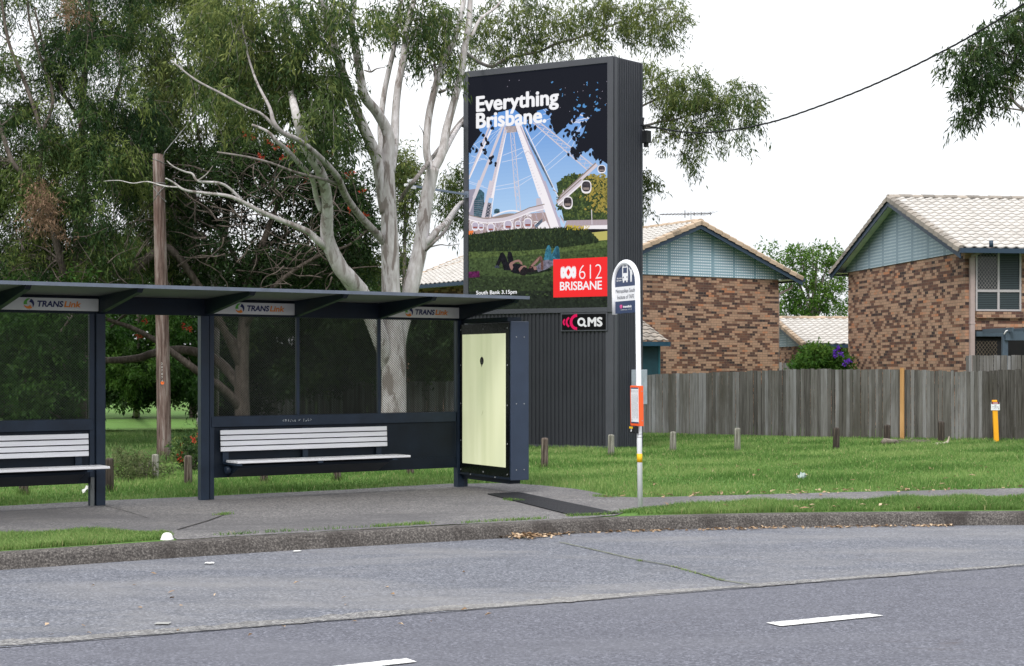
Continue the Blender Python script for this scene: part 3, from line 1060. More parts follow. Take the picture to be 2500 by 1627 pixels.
# --- the picture on the screen: flat shapes a millimetre or two apart on the panel
u0, u1 = FW - .12, .135                # left and right edge along the front
v0, v1 = zT - .135, zM + .10           # top and bottom
SWd, SHt = u0 - u1, v0 - v1
dl, dr = 33.02, 31.37
XL, XR = 1144.0, 1484.5
def PX(px, py):
    """photo pixel on the screen -> picture coordinates (x right, y down, metres)"""
    t = (px - XL) / (XR - XL)
    u = t * dl / (dr + t * (dl - dr)) if True else t
    yt, yb = 188 + (151 - 188) * t, 757 + (749 - 757) * t
    return (u * SWd, (py - yt) / (yb - yt) * SHt)
def A(x, y): return PX(1130 + x * .2195, 140 + y * .2194)
def B(x, y): return PX(1130 + x * .2324, 440 + y * .2324)
PICT = MB()
def scr(p, lay):
    x = min(max(p[0], 0), SWd); y = min(max(p[1], 0), SHt)
    return BF(u0 - x, v0 - y, -.02 + lay * .0012)
mats_p, mi_p = [], {}
def pm(name, c, k=1.0):
    if name not in mi_p:
        mi_p[name] = len(mats_p)
        m = emit('screen_' + name, c, k)
        if max(c[:3]) < .3 and not name.startswith('shade'):      # fine grain of a photograph shown on the screen
            t = m.node_tree; b = t.nodes['Principled BSDF']
            n = t.nodes.new('ShaderNodeTexNoise'); n.inputs['Scale'].default_value = 16 if max(c[:3]) < .3 else 7; n.inputs['Detail'].default_value = 6; n.inputs['Roughness'].default_value = .75
            o_ = t.nodes.new('ShaderNodeTexCoord'); t.links.new(o_.outputs['Object'], n.inputs['Vector'])
            r_ = t.nodes.new('ShaderNodeValToRGB'); lo, hi = (.45, 1.75) if max(c[:3]) < .3 else (.86, 1.12)
            r_.color_ramp.elements[0].position, r_.color_ramp.elements[1].position = .36, .64
            r_.color_ramp.elements[0].color = tuple(min(1, x * lo) for x in c[:3]) + (1,); r_.color_ramp.elements[1].color = tuple(min(1, x * hi) for x in c[:3]) + (1,)
            t.links.new(n.outputs['Fac'], r_.inputs['Fac']); t.links.new(r_.outputs['Color'], b.inputs['Emission Color'])
        mats_p.append(m)
    return mi_p[name]
def pp(pts, mat, lay): PICT.poly([scr(p, lay) for p in pts], mat=mat)
def pl(a, b, w, mat, lay, w2=None):
    """line with width in metres"""
    a, b = Vector(a).to_2d() if len(a) > 2 else Vector(a), Vector(b)
    d = (b - a).normalized(); s = Vector((-d.y, d.x))
    w2 = w if w2 is None else w2
    pp([a - s * w / 2, a + s * w / 2, b + s * w2 / 2, b - s * w2 / 2], mat, lay)
def pleaf(c, r, a, mat, lay, asp=.55):
    d = Vector((math.cos(a), math.sin(a))); s = Vector((-d.y, d.x))
    c = Vector(c)
    pp([c - d * r, c - d * r * .3 + s * r * asp, c + d * r * .3 + s * r * asp * .8, c + d * r, c + d * r * .3 - s * r * asp * .8, c - d * r * .3 - s * r * asp], mat, lay)
def parc(f, ts, w, mat, lay):
    P = [Vector(f(t)) for t in ts]
    for a, b in zip(P[:-1], P[1:]): pl(a, b, w, mat, lay)
rp = random.Random(9)
# sky inside the advert: deep blue overhead to pale near the horizon
NB = 40
for i in range(NB):
    k = i / (NB - 1)
    c = tuple(a * (1 - k) + b * k for a, b in zip((0.05, 0.23, 0.66), (0.46, 0.66, 0.90)))
    mt = pm('sky%d' % i, c)
    ya, yb = SHt * (.05 + .62 * i / NB), SHt * (.05 + .62 * (i + 1) / NB)
    if i == 0: ya = 0
    pp([(0, ya), (SWd, ya), (SWd, yb), (0, yb)], mt, 0)
white = pm('white', (0.90, 0.86, 0.90)); pale = pm('pale', (0.66, 0.60, 0.66)); thin = pm('thin', (0.62, 0.70, 0.88)); lilac = pm('lilac', (0.50, 0.45, 0.56)); dgrey = pm('steel', (0.10, 0.13, 0.18))
tan = pm('tan', (0.30, 0.24, 0.22))
# towers
tb1, tb2, tb3 = pm('tower1', (0.32, 0.30, 0.38)), pm('tower2', (0.045, 0.10, 0.13)), pm('tower3', (0.07, 0.08, 0.11))
pp([B(57, 95), B(140, 85), B(140, 400), B(57, 400)], tb1, 2)
pp([B(140, 85), B(185, 95), B(222, 130), B(212, 400), B(110, 400), B(112, 200)], tb2, 3)
pp([B(204, 232), B(250, 225), B(296, 240), B(300, 420), B(196, 420)], tb3, 3)
pp([B(326, 305), B(350, 293), B(380, 300), B(386, 345), B(322, 345)], tb2, 3)
pp([B(768, 185), B(815, 180), B(850, 330), B(768, 330)], pm('tower4', (0.55, 0.52, 0.60)), 3)
for i in range(9): pl(B(112, 215 + i * 20), B(210, 205 + i * 20), .006, tb1, 4)
# wheel: thin outer ring segments and cables
hub = A(540, 600)
for x0, y0, x1, y1 in ((480, 700, 60, 1180), (500, 700, 60, 1250), (420, 760, 130, 1540), (560, 700, 60, 1000)): pl(A(x0, y0), A(x1, y1), .010, thin, 5)
for x0, y0, x1, y1 in ((60, 1180, 240, 1120), (100, 940, 300, 1140), (90, 1090, 270, 1140), (60, 1375, 230, 1430), (60, 1395, 330, 1470), (330, 1440, 560, 1395), (330, 1475, 620, 1430), (560, 1395, 770, 1300), (620, 1425, 775, 1325),
                      (440, 1085, 660, 1000), (430, 1160, 660, 1110), (590, 1100, 670, 1035), (740, 930, 900, 790), (790, 1000, 1000, 760), (1000, 760, 1100, 520), (890, 1230, 1130, 1020), (920, 1270, 1170, 1060), (1180, 1060, 1330, 720), (1160, 960, 1400, 640), (860, 530, 960, 640), (890, 625, 1130, 580), (850, 720, 1000, 660), (1060, 575, 1200, 720), (880, 520, 1000, 660), (1100, 480, 1060, 640)):
    pl(A(x0, y0), A(x1, y1), .013, thin, 5)
# spokes drawn as lattice pairs
def lattice(a0, b0, a1, b1, n, w, mat, lay):
    a0, b0, a1, b1 = map(Vector, (a0, b0, a1, b1))
    pl(a0, b0, w, mat, lay); pl(a1, b1, w, mat, lay)
    for i in range(n):
        p, q = a0.lerp(b0, i / n), a1.lerp(b1, (i + 1) / n)
        r_, s_ = a1.lerp(b1, i / n), a0.lerp(b0, (i + 1) / n)
        pl(p, q, w * .4, mat, lay); pl(r_, s_, w * .4, mat, lay)
lattice(A(520, 760), A(580, 1549), A(565, 830), A(630, 1549), 11, .016, pale, 6)
lattice(B(538, 0), B(568, 360), B(582, 0), B(608, 360), 6, .015, pale, 6)
lattice(A(780, 720), A(1400, 1260), A(860, 720), A(1470, 1210), 12, .024, pale, 6)
lattice(A(1190, 700), A(1230, 720), A(1300, 625), A(1560, 740), 3, .02, white, 6)
# the four big legs
def leg(x0, y0, x1, y1, w0, w1, m, lay): pl(A(x0, y0), A(x1, y1), w0, m, lay, w1)
leg(300, 740, 60, 1330, .05, .085, pale, 7); leg(320, 780, 60, 1350, .05, .05, white, 8)
leg(450, 740, 120, 1560, .05, .085, pale, 7); leg(470, 770, 300, 1560, .05, .10, pale, 7); leg(486, 800, 322, 1560, .02, .05, white, 8)
pl(B(175, 0), B(55, 330), .085, pale, 7); pl(B(295, 0), B(205, 400), .08, pale, 7); pl(B(345, 0), B(285, 400), .02, white, 7)
lattice(B(255, 230), B(225, 400), B(300, 230), B(275, 400), 5, .012, pale, 7)
pp([A(580, 740), A(650, 740), A(960, 1549), A(845, 1549)], white, 9)
pp([B(752, 0), B(852, 0), B(1030, 510), B(925, 510)], white, 9)
pp([B(835, 0), B(868, 0), B(1042, 500), B(1020, 512)], lilac, 10)
pl(A(650, 760), A(1000, 1440), .035, dgrey, 8, .05); pl(A(690, 770), A(1060, 1549), .018, white, 8); pl(A(640, 760), A(960, 1530), .03, lilac, 10, .05)
parc(lambda t: A(690 + 64 * t, 1075 - 40 * math.sin(math.pi * t)), [i / 6 for i in range(7)], .012, lilac, 10)
pp([A(470, 760), A(590, 755), A(600, 820), A(480, 835)], tan, 8)
for i in range(8): pl(A(470 + i * 15, 760), A(485 + i * 14, 830), .01, pale, 9)
# right-hand trees
tdk, tmd, tyl, tyl2 = pm('treedark', (0.030, 0.050, 0.020)), pm('treemid', (0.075, 0.105, 0.030)), pm('treeyellow', (0.36, 0.28, 0.06)), pm('treeolive', (0.22, 0.19, 0.045))
pp([B(980, 20), B(1050, -20), B(1160, -75), B(1290, -60), B(1526, -30), B(1526, 420), B(1060, 420), B(1040, 330)], tdk, 4)
for i in range(900):
    x, y = rp.uniform(985, 1526), rp.uniform(-75, 400)
    if x < 1060 and y > 300: continue
    if (x - 985) < (30 - y) * 1.2: continue
    yl = x > 1290 - (y > 210) * -60 + rp.gauss(0, 50) and y < 330
    mt = (tyl if rp.random() < .5 else tyl2) if yl else (tmd if rp.random() < .55 else tdk)
    pleaf(B(x, y), rp.uniform(.018, .05), rp.uniform(0, 6.28), mt, 5 + rp.random() * .5)
pp([B(1090, 415), B(1526, 405), B(1526, 500), B(1060, 500)], pm('fence', (0.42, 0.34, 0.36)), 6)
for i in range(30): pl(B(1100 + i * 14.5, 418), B(1100 + i * 14.5, 470), .006, lilac, 7)
pp([B(1260, 470), B(1526, 462), B(1526, 505), B(1260, 505)], white, 7)
pl(B(1352, 300), B(1357, 460), .02, pale, 8)
# rim and gondolas
rim = lambda t: B(57 + 800 * t, 375 + 55 * math.sin(math.pi * min(1, t * 1.25)) - 105 * t * t + (10 if t < .3 else 0))
ts = [i / 20 for i in range(21)]
parc(rim, ts, .085, pale, 8); parc(lambda t: (rim(t)[0], rim(t)[1] - .05), ts, .022, tan, 9); parc(lambda t: (rim(t)[0], rim(t)[1] + .05), ts, .022, white, 9)
pl(B(990, 230), B(1260, -10), .10, pale, 9); pl(B(985, 215), B(1245, -18), .03, tan, 10); pl(B(1000, 250), B(1270, 10), .03, white, 10)
pl(A(1090, 1549), A(1490, 1180), .085, pale, 9); pl(A(1080, 1535), A(1480, 1165), .03, tan, 10)
for i in range(26): 
    x, y = rp.uniform(935, 1060), rp.uniform(90, 420)
    pl(B(x, y), B(x + rp.uniform(-40, 40), y + rp.uniform(20, 60)), .02, rp.choice((tan, pale, lilac)), 8)
glass, red = pm('glass', (0.05, 0.042, 0.05)), pm('redseat', (0.30, 0.08, 0.06))
def gondola(cx, cy, w, h, fn=B, dark=True):
    ring = [(cx + w * (abs(math.cos(a)) ** .7) * math.copysign(1, math.cos(a)), cy + h * (abs(math.sin(a)) ** .8) * math.copysign(1, math.sin(a))) for a in [i * math.pi / 12 for i in range(24)]]
    pp([fn(x, y) for x, y in ring], white, 11)
    pp([fn(cx + (x - cx) * .82, cy - h * .06 + (y - cy) * .78) for x, y in ring], glass if dark else lilac, 12)
    pp([fn(cx - w * .6, cy + h * .1), fn(cx + w * .6, cy + h * .1), fn(cx + w * .55, cy + h * .45), fn(cx - w * .55, cy + h * .45)], tan if dark else red, 13)
gondola(1102, 230, 52, 68); gondola(1297, 62, 55, 70); gondola(1545, 1235, 46, 46, A)
for cx, cy, w in ((128, 480, 38), (190, 485, 30), (293, 500, 40), (475, 470, 46), (578, 462, 34), (682, 450, 46)): gondola(cx, cy, w, w * 1.25, B, False)
# station roof and clutter behind the hedge
pp([B(57, 400), B(860, 330), B(1030, 500), B(1030, 560), B(57, 560)], pm('station', (0.40, 0.30, 0.30)), 6.5)
parc(lambda t: B(315 + 400 * t, 400 - 85 * math.sin(math.pi * (.1 + .8 * t))), [i / 12 for i in range(13)], .03, white, 7)
parc(lambda t: B(335 + 340 * t, 405 - 50 * math.sin(math.pi * (.1 + .8 * t))), [i / 12 for i in range(13)], .05, tan, 7)
for i in range(60):
    x, y = rp.uniform(60, 1000), rp.uniform(430, 520)
    pl(B(x, y), B(x + rp.uniform(-40, 40), y + rp.uniform(-30, 30)), rp.uniform(.008, .03), rp.choice((white, pale, tan, red, lilac)), 7.2 + rp.random() * .5)
pp([B(750, 470), B(835, 395), B(835, 430), B(770, 500)], dgrey, 9); pp([B(830, 440), B(870, 420), B(920, 510), B(760, 510)], white, 8.6)
pp([B(57, 530), B(110, 525), B(100, 570), B(57, 575)], pm('orange', (0.85, 0.22, 0.06)), 9)
for k in range(70):      # bracing of the station and lower rim
    t = rp.random(); p = rim(t); q = (p[0] + rp.uniform(-.25, .25), p[1] + rp.uniform(.05, .5))
    pl(p, q, rp.uniform(.006, .014), rp.choice((white, pale, lilac)), 7.6)
for k in range(24):      # rungs and cable clamps on the big legs
    t = k / 24
    for (x0, y0, x1, y1) in ((585, 760, 880, 1549), (640, 760, 960, 1549), (470, 770, 300, 1560)):
        c = A(x0 + (x1 - x0) * t, y0 + (y1 - y0) * t); pl((c[0] - .02, c[1]), (c[0] + .02, c[1] - .01), .008, lilac, 10.5)
# hedge
hg, hg2, hg3 = pm('hedge', (0.018, 0.030, 0.014)), pm('hedge2', (0.045, 0.065, 0.022)), pm('hedge3', (0.010, 0.016, 0.010))
pp([B(57, 570), B(160, 560), B(330, 530), B(600, 505), B(900, 500), B(1160, 490), B(1330, 520), B(1430, 620), B(1420, 650), B(1100, 695), B(600, 740), B(57, 750)], hg, 12)
# lawn of the advert, light at the right, dark towards us
g1, g2, g3, g4 = pm('lawn1', (0.075, 0.110, 0.035)), pm('lawn2', (0.048, 0.075, 0.028)), pm('lawn3', (0.026, 0.040, 0.018)), pm('lawn4', (0.015, 0.021, 0.014))
pp([B(1340, 545), B(1526, 525), B(1526, 640), B(1400, 650)], pm('sunlawn', (0.50, 0.46, 0.14)), 11)
pp([B(57, 735), B(1526, 620), B(1526, 1400), B(57, 1430)], g2, 11.5)
pp([B(57, 735), B(600, 715), B(1100, 680), B(1420, 640), B(1526, 625), B(1526, 700), B(600, 790), B(57, 820)], g1, 11.7)
pp([B(57, 1000), B(600, 1010), B(1526, 960), B(1526, 1400), B(57, 1430)], g3, 11.8)
pp([B(57, 1170), B(1526, 1150), B(1526, 1400), B(57, 1430)], g4, 11.9)
for i in range(1100):
    y = rp.uniform(735, 1345); x = rp.uniform(60, 1526)
    k = (y - 735) / 600
    mt = rp.choice((g1, g2, g2) if k < .25 else (g2, g3, g2) if k < .55 else (g3, g3, g4, g2) if k < .8 else (g4, g3, g4, hg3))
    pleaf(B(x, y), rp.uniform(.012, .045), rp.uniform(-.3, .3), mt, 12.0 + rp.random() * .3, .4)
for i in range(700):
    x = rp.uniform(60, 1400); yt = np.interp(x, [57, 330, 600, 1160, 1330, 1430], [560, 525, 500, 485, 515, 620]); yb = np.interp(x, [57, 600, 1100, 1430], [745, 735, 690, 650])
    y = yt + (yb - yt) * rp.random() ** 1.3
    mt = rp.choice((hg2, hg2, hg, hg3)) if y < yt + .4 * (yb - yt) else rp.choice((hg, hg3, hg2))
    pleaf(B(x, y), rp.uniform(.015, .04), rp.uniform(-2.2, -.9), mt, 12.6 + rp.random() * .3, .3)
yel = pm('yellowbush', (0.55, 0.42, 0.04))
for i in range(60): pleaf(B(rp.uniform(1090, 1330), rp.uniform(470, 510)), rp.uniform(.015, .04), rp.uniform(-2.4, -.8), yel, 12.5, .35)
for i in range(16):
    a = R(-90 + rp.uniform(-50, 50)); q = rp.uniform(80, 150)
    pl(B(490, 640), B(490 + q * math.cos(a), 640 + q * 1.1 * math.sin(a)), .014, rp.choice((hg2, hg3)), 13.2, .004)
# two people lying on the grass
bk, jean, jean2, skin, skin2, top, hair = pm('black', (0.008, 0.008, 0.012)), pm('jeans', (0.035, 0.15, 0.22)), pm('jeans2', (0.02, 0.085, 0.13)), pm('skin', (0.30, 0.17, 0.15)), pm('skin2', (0.14, 0.07, 0.06)), pm('vest', (0.16, 0.15, 0.20)), pm('hair', (0.012, 0.010, 0.012))
pp([B(335, 900), B(360, 885), B(385, 905), B(380, 920), B(332, 918)], pm('shoe', (0.04, 0.05, 0.07)), 14)
pp([B(345, 890), B(365, 840), B(395, 760), B(420, 752), B(445, 790), B(470, 850), B(500, 920), B(495, 945), B(430, 945), B(415, 880), B(400, 850), B(378, 900)], bk, 14)
pp([B(465, 800), B(475, 752), B(495, 742), B(515, 765), B(530, 830), B(520, 870), B(500, 900), B(480, 880)], bk, 14.4)
pp([B(500, 920), B(520, 880), B(560, 870), B(610, 880), B(640, 900), B(680, 960), B(640, 985), B(540, 975), B(505, 955)], bk, 14.2)
pp([B(485, 880), B(500, 860), B(550, 836), B(590, 830), B(620, 855), B(628, 885), B(610, 880), B(585, 852), B(550, 860), B(520, 885), B(530, 910), B(515, 945), B(495, 920)], skin, 15)
pp([B(585, 930), B(610, 900), B(650, 890), B(672, 905), B(650, 935), B(600, 965)], skin, 15); pp([B(600, 950), B(640, 905), B(680, 920), B(690, 960), B(650, 1000), B(600, 990)], hair, 15.4)
pp([B(850, 825), B(870, 730), B(890, 682), B(910, 676), B(925, 700), B(932, 780), B(960, 720), B(975, 690), B(1000, 685), B(1012, 710), B(1022, 820), B(1000, 850), B(900, 880)], jean, 14)
pp([B(945, 780), B(965, 730), B(985, 690), B(1008, 700), B(1022, 820), B(985, 820)], jean2, 14.3)
pp([B(770, 900), B(840, 840), B(900, 830), B(950, 845), B(950, 890), B(880, 930), B(790, 960)], top, 14.6)
pp([B(690, 920), B(720, 880), B(790, 805), B(815, 788), B(832, 800), B(848, 870), B(846, 935), B(820, 940), B(820, 860), B(810, 830), B(760, 880), B(720, 920)], skin2, 15); pp([B(790, 815), B(812, 795), B(790, 850), B(730, 905), B(715, 895)], skin, 15.3)
pp([B(680, 950), B(700, 900), B(750, 890), B(780, 920), B(770, 955), B(700, 970)], hair, 15); pp([B(735, 900), B(770, 900), B(778, 935), B(750, 940)], skin, 15.3)
pp([B(500, 960), B(700, 990), B(900, 950), B(940, 930), B(900, 920), B(520, 930)], hg3, 13.8)
pp([B(57, 960), B(172, 952), B(176, 1016), B(57, 1024)], pm('magenta_tag', (0.085, 0.012, 0.06)), 14)
# dark leaves hanging into the advert
lf = pm('shade', (0.009, 0.0105, 0.018))
pp([A(57, 215), A(1612, 50), A(1612, 640), A(1500, 560), A(1420, 640), A(1330, 600), A(1250, 560), A(1200, 700), A(1130, 770), A(1060, 840), A(1010, 800), A(990, 620), A(930, 560), A(820, 590), A(780, 640), A(700, 680), A(560, 560), A(430, 600), A(330, 610), A(300, 700), A(140, 760), A(57, 660)], lf, 16)
pp([A(57, 660), A(160, 740), A(200, 850), A(120, 960), A(57, 1060)], lf, 16.2)
pp([A(1612, 560), A(1500, 560), A(1380, 700), A(1340, 830), A(1290, 900), A(1250, 1060), A(1310, 1050), A(1440, 1000), A(1480, 1090), A(1612, 1180)], lf, 16.2)
def scatter(n, box, r0, r1, cond=None):
    for i in range(n):
        x, y = rp.uniform(box[0], box[2]), rp.uniform(box[1], box[3])
        if cond and not cond(x, y): continue
        pleaf(A(x, y), rp.uniform(r0, r1), R(90) + rp.gauss(0, .5), lf, 16.3 + rp.random() * .3, .62)
def cluster(pts, n, sp, r0=.04, r1=.075):
    for x, y in pts:
        for i in range(n): pleaf(A(x + rp.gauss(0, sp), y + rp.gauss(0, sp)), rp.uniform(r0, r1), R(90) + rp.gauss(0, .5), lf, 16.3 + rp.random() * .3, .62)
cluster([(1050, 790), (1030, 740), (1010, 640), (960, 580), (1130, 740), (1180, 690), (1060, 660)], 6, 32)
cluster([(1190, 850), (1215, 1000), (1250, 1090), (1240, 1050), (1300, 1000), (1270, 920), (1390, 1010), (1290, 850), (1320, 760)], 5, 26)
cluster([(1480, 1060), (1520, 1110), (1580, 1150), (1450, 970), (1380, 620), (1450, 600), (1520, 590), (1410, 590), (1300, 600), (1250, 640)], 6, 30)
cluster([(740, 750), (720, 700), (800, 620)], 5, 24)
cluster([(90, 1040), (130, 1030), (190, 830), (230, 870), (260, 910), (280, 960), (270, 1050), (230, 1010), (300, 1140), (330, 1170), (350, 1190), (100, 940), (70, 800), (210, 980), (320, 1090)], 3, 14, .03, .055)
cluster([(330, 770), (300, 720), (360, 620), (230, 720), (180, 770), (480, 560)], 4, 20, .035, .06)
spk = pm('skyspeck', (0.10, 0.30, 0.62))
for x, y, w, h in ((1382, 290, 10, 30), (1495, 350, 10, 14), (1415, 410, 10, 22), (1275, 455, 8, 24), (1500, 275, 6, 6), (1495, 425, 6, 8), (1490, 490, 14, 22), (1310, 530, 26, 18), (1355, 540, 22, 26), (1480, 575, 30, 22), (1240, 580, 14, 18), (1000, 270, 18, 10), (1240, 380, 5, 8), (1090, 350, 8, 8), (1585, 520, 5, 5), (1370, 830, 10, 12), (1290, 870, 8, 24), (1345, 880, 7, 7), (1110, 410, 8, 30)):
    for q in range(3): pleaf(A(x + rp.gauss(0, w * .5), y + rp.gauss(0, h * .5)), min(w, h) * .0022, rp.uniform(0, 6.28), spk, 17, .5)
for i in range(26): pp([A(x, y), A(x + 8, y), A(x + 5, y + 9)], lilac, 17) if (x := rp.uniform(80, 1600)) and (y := rp.uniform(230, 600)) else None
# red station panel, logo and lettering
rd = pm('red', (0.92, 0.030, 0.032))
pp([B(950, 828), B(1530, 798), B(1530, 1212), B(952, 1228)], rd, 18)
def tfn(lay):
    return lambda x, y: scr((x, y), lay)
wl = pm('lettering', (0.92, 0.92, 0.95))
def line(body, fn, x0, yb0, x1, yb1, cap_top, bold=.03, lay=20, sp=1.0):
    a, b = fn(x0, yb0), fn(x1, yb1); t = fn(x0, cap_top)
    put_text(PICT, body, tfn(lay), a[0], b[0], a[1], t[1], mat=wl, bold=min(bold, 0), heavy=max(bold, 0) * .8, spacing=sp)
line('Everything', A, 147, 597, 1070, 512, 436, .045)
line('Brisbane.', A, 147, 782, 930, 706, 622, .045)
line('612', B, 1224, 1036, 1464, 1026, 886, -.018)
line('BRISBANE', B, 1022, 1152, 1464, 1138, 1066, .022, sp=.96)
line('South Bank 3.15pm', B, 140, 1200, 568, 1186, 1162, .025)
la, lb_ = B(1040, 1022), B(1180, 906)
lcx, lcy, lw, lh = (la[0] + lb_[0]) / 2, (la[1] + lb_[1]) / 2, (lb_[0] - la[0]) / 2 * .98, (la[1] - lb_[1]) / 2 * .98
parc(lambda t: (lcx + lw * math.sin(t), lcy + lh * math.cos(3 * t)), [2 * math.pi * i / 260 for i in range(261)], .062, wl, 19)
mb = MB(); mb.box(BF(u1 - .001, v1 - .001, -.06), BL * (SWd + .002), Z * (SHt + .002), BN * .036)
scn = mb.build('screen', emit('screen_off', (0.01, 0.01, 0.013)), bb)
PICT.build('advert', mats_p, scn)

# brand plate on the cladding under the screen
def C7(x, y): return (1250 + x * .4518, 600 + y * .4518)
def FP(px, py, e):
    t = (px - 1498) / (1133 - 1498.0)
    l = t * dr / (dl + t * (dr - dl)) * FW
    d = BC.y + BL.y * l
    return BF(l, CAM_H + (HOR - py) / F * d, e)
mb = MB()
q = [FP(1370, 811, .0), FP(1484, 807, .0), FP(1484, 759, .0), FP(1370, 757.5, .0)]
z0, z1 = min(p.z for p in q) + .01, zM - .005
lq = ((q[0] - BF(0, 0)).dot(BL), (q[1] - BF(0, 0)).dot(BL))
mb.box(BF(lq[1], z0, -.03), BL * (lq[0] - lq[1]), Z * (z1 - z0), BN * .055)
bp = mb.build('brand_plate', M_FRAME, bb, bevel=.004)
mb = MB(); mb.box(BF(lq[1] + .035, z0 + .03, .0255), BL * (lq[0] - lq[1] - .07), Z * (z1 - z0 - .06), BN * .004)
mb.build('plate_face', worn('plate_black', (0.004, 0.004, 0.005), .5, .08), bp)
mb = MB()
w_, h_ = lq[0] - lq[1], z1 - z0
pf = lambda x, y: BF(lq[0] - x * w_, z0 + y * h_, .0325)
put_text(mb, 'MS', pf, .585, .90, .27, .72, mat=0, heavy=.045, spacing=1.02)
def ringp(cx, cy, r0, r1, a0, a1, mat, n=20):
    P = [(cx + r1 * math.cos(R(a0 + (a1 - a0) * i / n)) * h_ / w_, cy + r1 * math.sin(R(a0 + (a1 - a0) * i / n))) for i in range(n + 1)]
    Q = [(cx + r0 * math.cos(R(a0 + (a1 - a0) * i / n)) * h_ / w_, cy + r0 * math.sin(R(a0 + (a1 - a0) * i / n))) for i in range(n + 1)]
    for i in range(n): mb.face([pf(*P[i]), pf(*P[i + 1]), pf(*Q[i + 1]), pf(*Q[i])], mat=mat)
ringp(.452, .5, .125, .235, 0, 360, 0, 32)
mb.face([pf(.47, .36), pf(.51, .42), pf(.578, .27), pf(.535, .215)], mat=0)
ringp(.36, .5, .28, .44, 108, 252, 1); ringp(.225, .5, .20, .31, 112, 248, 1); ringp(.125, .5, .11, .21, 115, 245, 1)
mb.face([pf(.30, .90), pf(.36, .94), pf(.36, .78), pf(.29, .76)], mat=1); mb.face([pf(.30, .10), pf(.36, .06), pf(.36, .22), pf(.29, .24)], mat=1)
mb.build('lettering', [emit('plate_white', (0.85, 0.86, 0.86), .9), emit('plate_pink', (0.80, 0.008, 0.11), .9)], bp)

# camera arm reaching out to the left, black box on the right flank, grey meter box
arm = thing('monitor_arm', BF(FW, 0), 'thin grey arm holding small white cameras beside the billboard', 'camera arm')
a0 = W(1140, 476, 32.9); a1 = W(1008, 455, 31.6)
mb = MB(); d_ = (a1 - a0).normalized(); s_ = d_.cross(Z).normalized(); t_ = s_.cross(d_)
mb.box(a0 - s_ * .02 - t_ * .02, d_ * (a1 - a0).length, s_ * .04, t_ * .045)
mb.box(a0 - s_ * .06 - t_ * .07, d_ * .02, s_ * .12, t_ * .15)
mb.build('arm', worn('arm_paint', (0.16, 0.19, 0.25), .4, .4), arm)
mb = MB()
for k, (dx, dz) in enumerate(((-.02, .10), (-.12, .0), (-.02, -.03))):
    c_ = a1 + d_ * dx * -1 + Z * dz
    mb.cbox(c_, .17, .07, .065, d_, s_, t_)
    mb.tube([c_ + d_ * .085, c_ + d_ * .12], .03, 10)
mb.box(a1 - s_ * .02 - Z * .05, d_ * .03, s_ * .04, Z * .2)
mb.build('camera_head', worn('camera_white', (0.6, 0.6, 0.62), .4, .4), arm)
fl = BF(0, 0) + BD * (SW + .01)
mb = MB()
c_ = Vector((fl.x, fl.y, W(1566, 335, 32).z)) + SN * .03
mb.cbox(c_ + Vector((.07, 0, 0)), .16, .16, .26, BD, SN)
mb.cbox(c_ + Vector((.07, 0, -.17)), .08, .08, .1, BD, SN)
mb.tube([c_ + Vector((.03, 0, .12)), c_ + Vector((.0, 0, .30)), c_ + Vector((.02, 0, .42))], .02, 6)
mb.build('junction_box', worn('black_plastic', (0.012, 0.013, 0.016), .5), bb)
mb = MB()
mb.box(BF(0, 0) + BD * (SW * .60) + Z * W(1540, 988, 31.7).z + SN * .022, BD * (SW * .40), Z * (W(1540, 903, 31.7).z - W(1540, 988, 31.7).z), SN * .14)
mbx = mb.build('meter_box', worn('meter_grey', (0.30, 0.34, 0.39), .5, .3), bb, bevel=.006)
mb = MB(); o_ = BF(0, 0) + BD * (SW * .63) + Z * W(1540, 936, 31.7).z + SN * .163
mb.box(o_, BD * .03, Z * .09, SN * .01)
mb.build('latch', worn('latch_black', (0.02, 0.02, 0.02), .5), mbx)

# overhead service cable from the billboard flank
cb = [(1562, 305), (1672, 323), (1753, 322), (1857, 305), (1952, 277), (2124, 211), (2313, 120), (2500, 10), (2720, -140)]
P = [W(x, y, 32.0 - 9.0 * ((x - 1562) / 938)) for x, y in cb]
P, _ = catmull(P, [0] * len(P), 10)
mb = MB()
acc = 0
for ph in (0, 2 * math.pi / 3, 4 * math.pi / 3):
    Q = []; acc = 0
    fine = []
    for i in range(len(P) - 1):
        for k in range(6): fine.append(P[i].lerp(P[i + 1], k / 6))
    for i, p in enumerate(fine):
        if i: acc += (p - fine[i - 1]).length
        a = acc * 2 * math.pi / .75 + ph
        Q.append(p + Vector((0.35 * math.cos(a), 0.9 * math.cos(a), math.sin(a))) * .010)
    mb.tube(Q, .0095, 5)
tag(mb.build('overhead_cable', worn('cable_black', (0.013, 0.014, 0.017), .6)), 'black twisted overhead cable sagging across the sky from the billboard flank', 'cable')
# ------------------------------------------------------------------ bus stop sign
base = G(1563, 1245)
M_WHITE = worn('white_powder_coat', (0.82, 0.83, 0.87), 0.35, 0.45, var=0.06, scale=3)
M_SNAVY = worn('sign_navy', (0.028, 0.045, 0.105), 0.4, 0.4, var=0.08)
M_SWHITE = worn('sign_face_white', (0.70, 0.71, 0.74), 0.4, 0.4, var=0.04)
M_STEXT = worn('sign_text_grey', (0.05, 0.055, 0.09), 0.5)
M_PINK = worn('sign_pink', (0.75, 0.10, 0.32), 0.5)
bs = thing('bus_stop_sign', base, 'white hooped bus stop sign pole with navy blade and orange timetable case', 'bus stop sign')
E = Vector((0.42, -0.907, 0)).normalized()            # along the blade, from its far edge to the pole
FN = Vector((E.y, -E.x, 0))                           # blade face, to the viewer
WB = 0.535
lean = Vector((-0.0115, 0, 1))
zs = lambda py: CAM_H + (HOR - py) / F * base.y
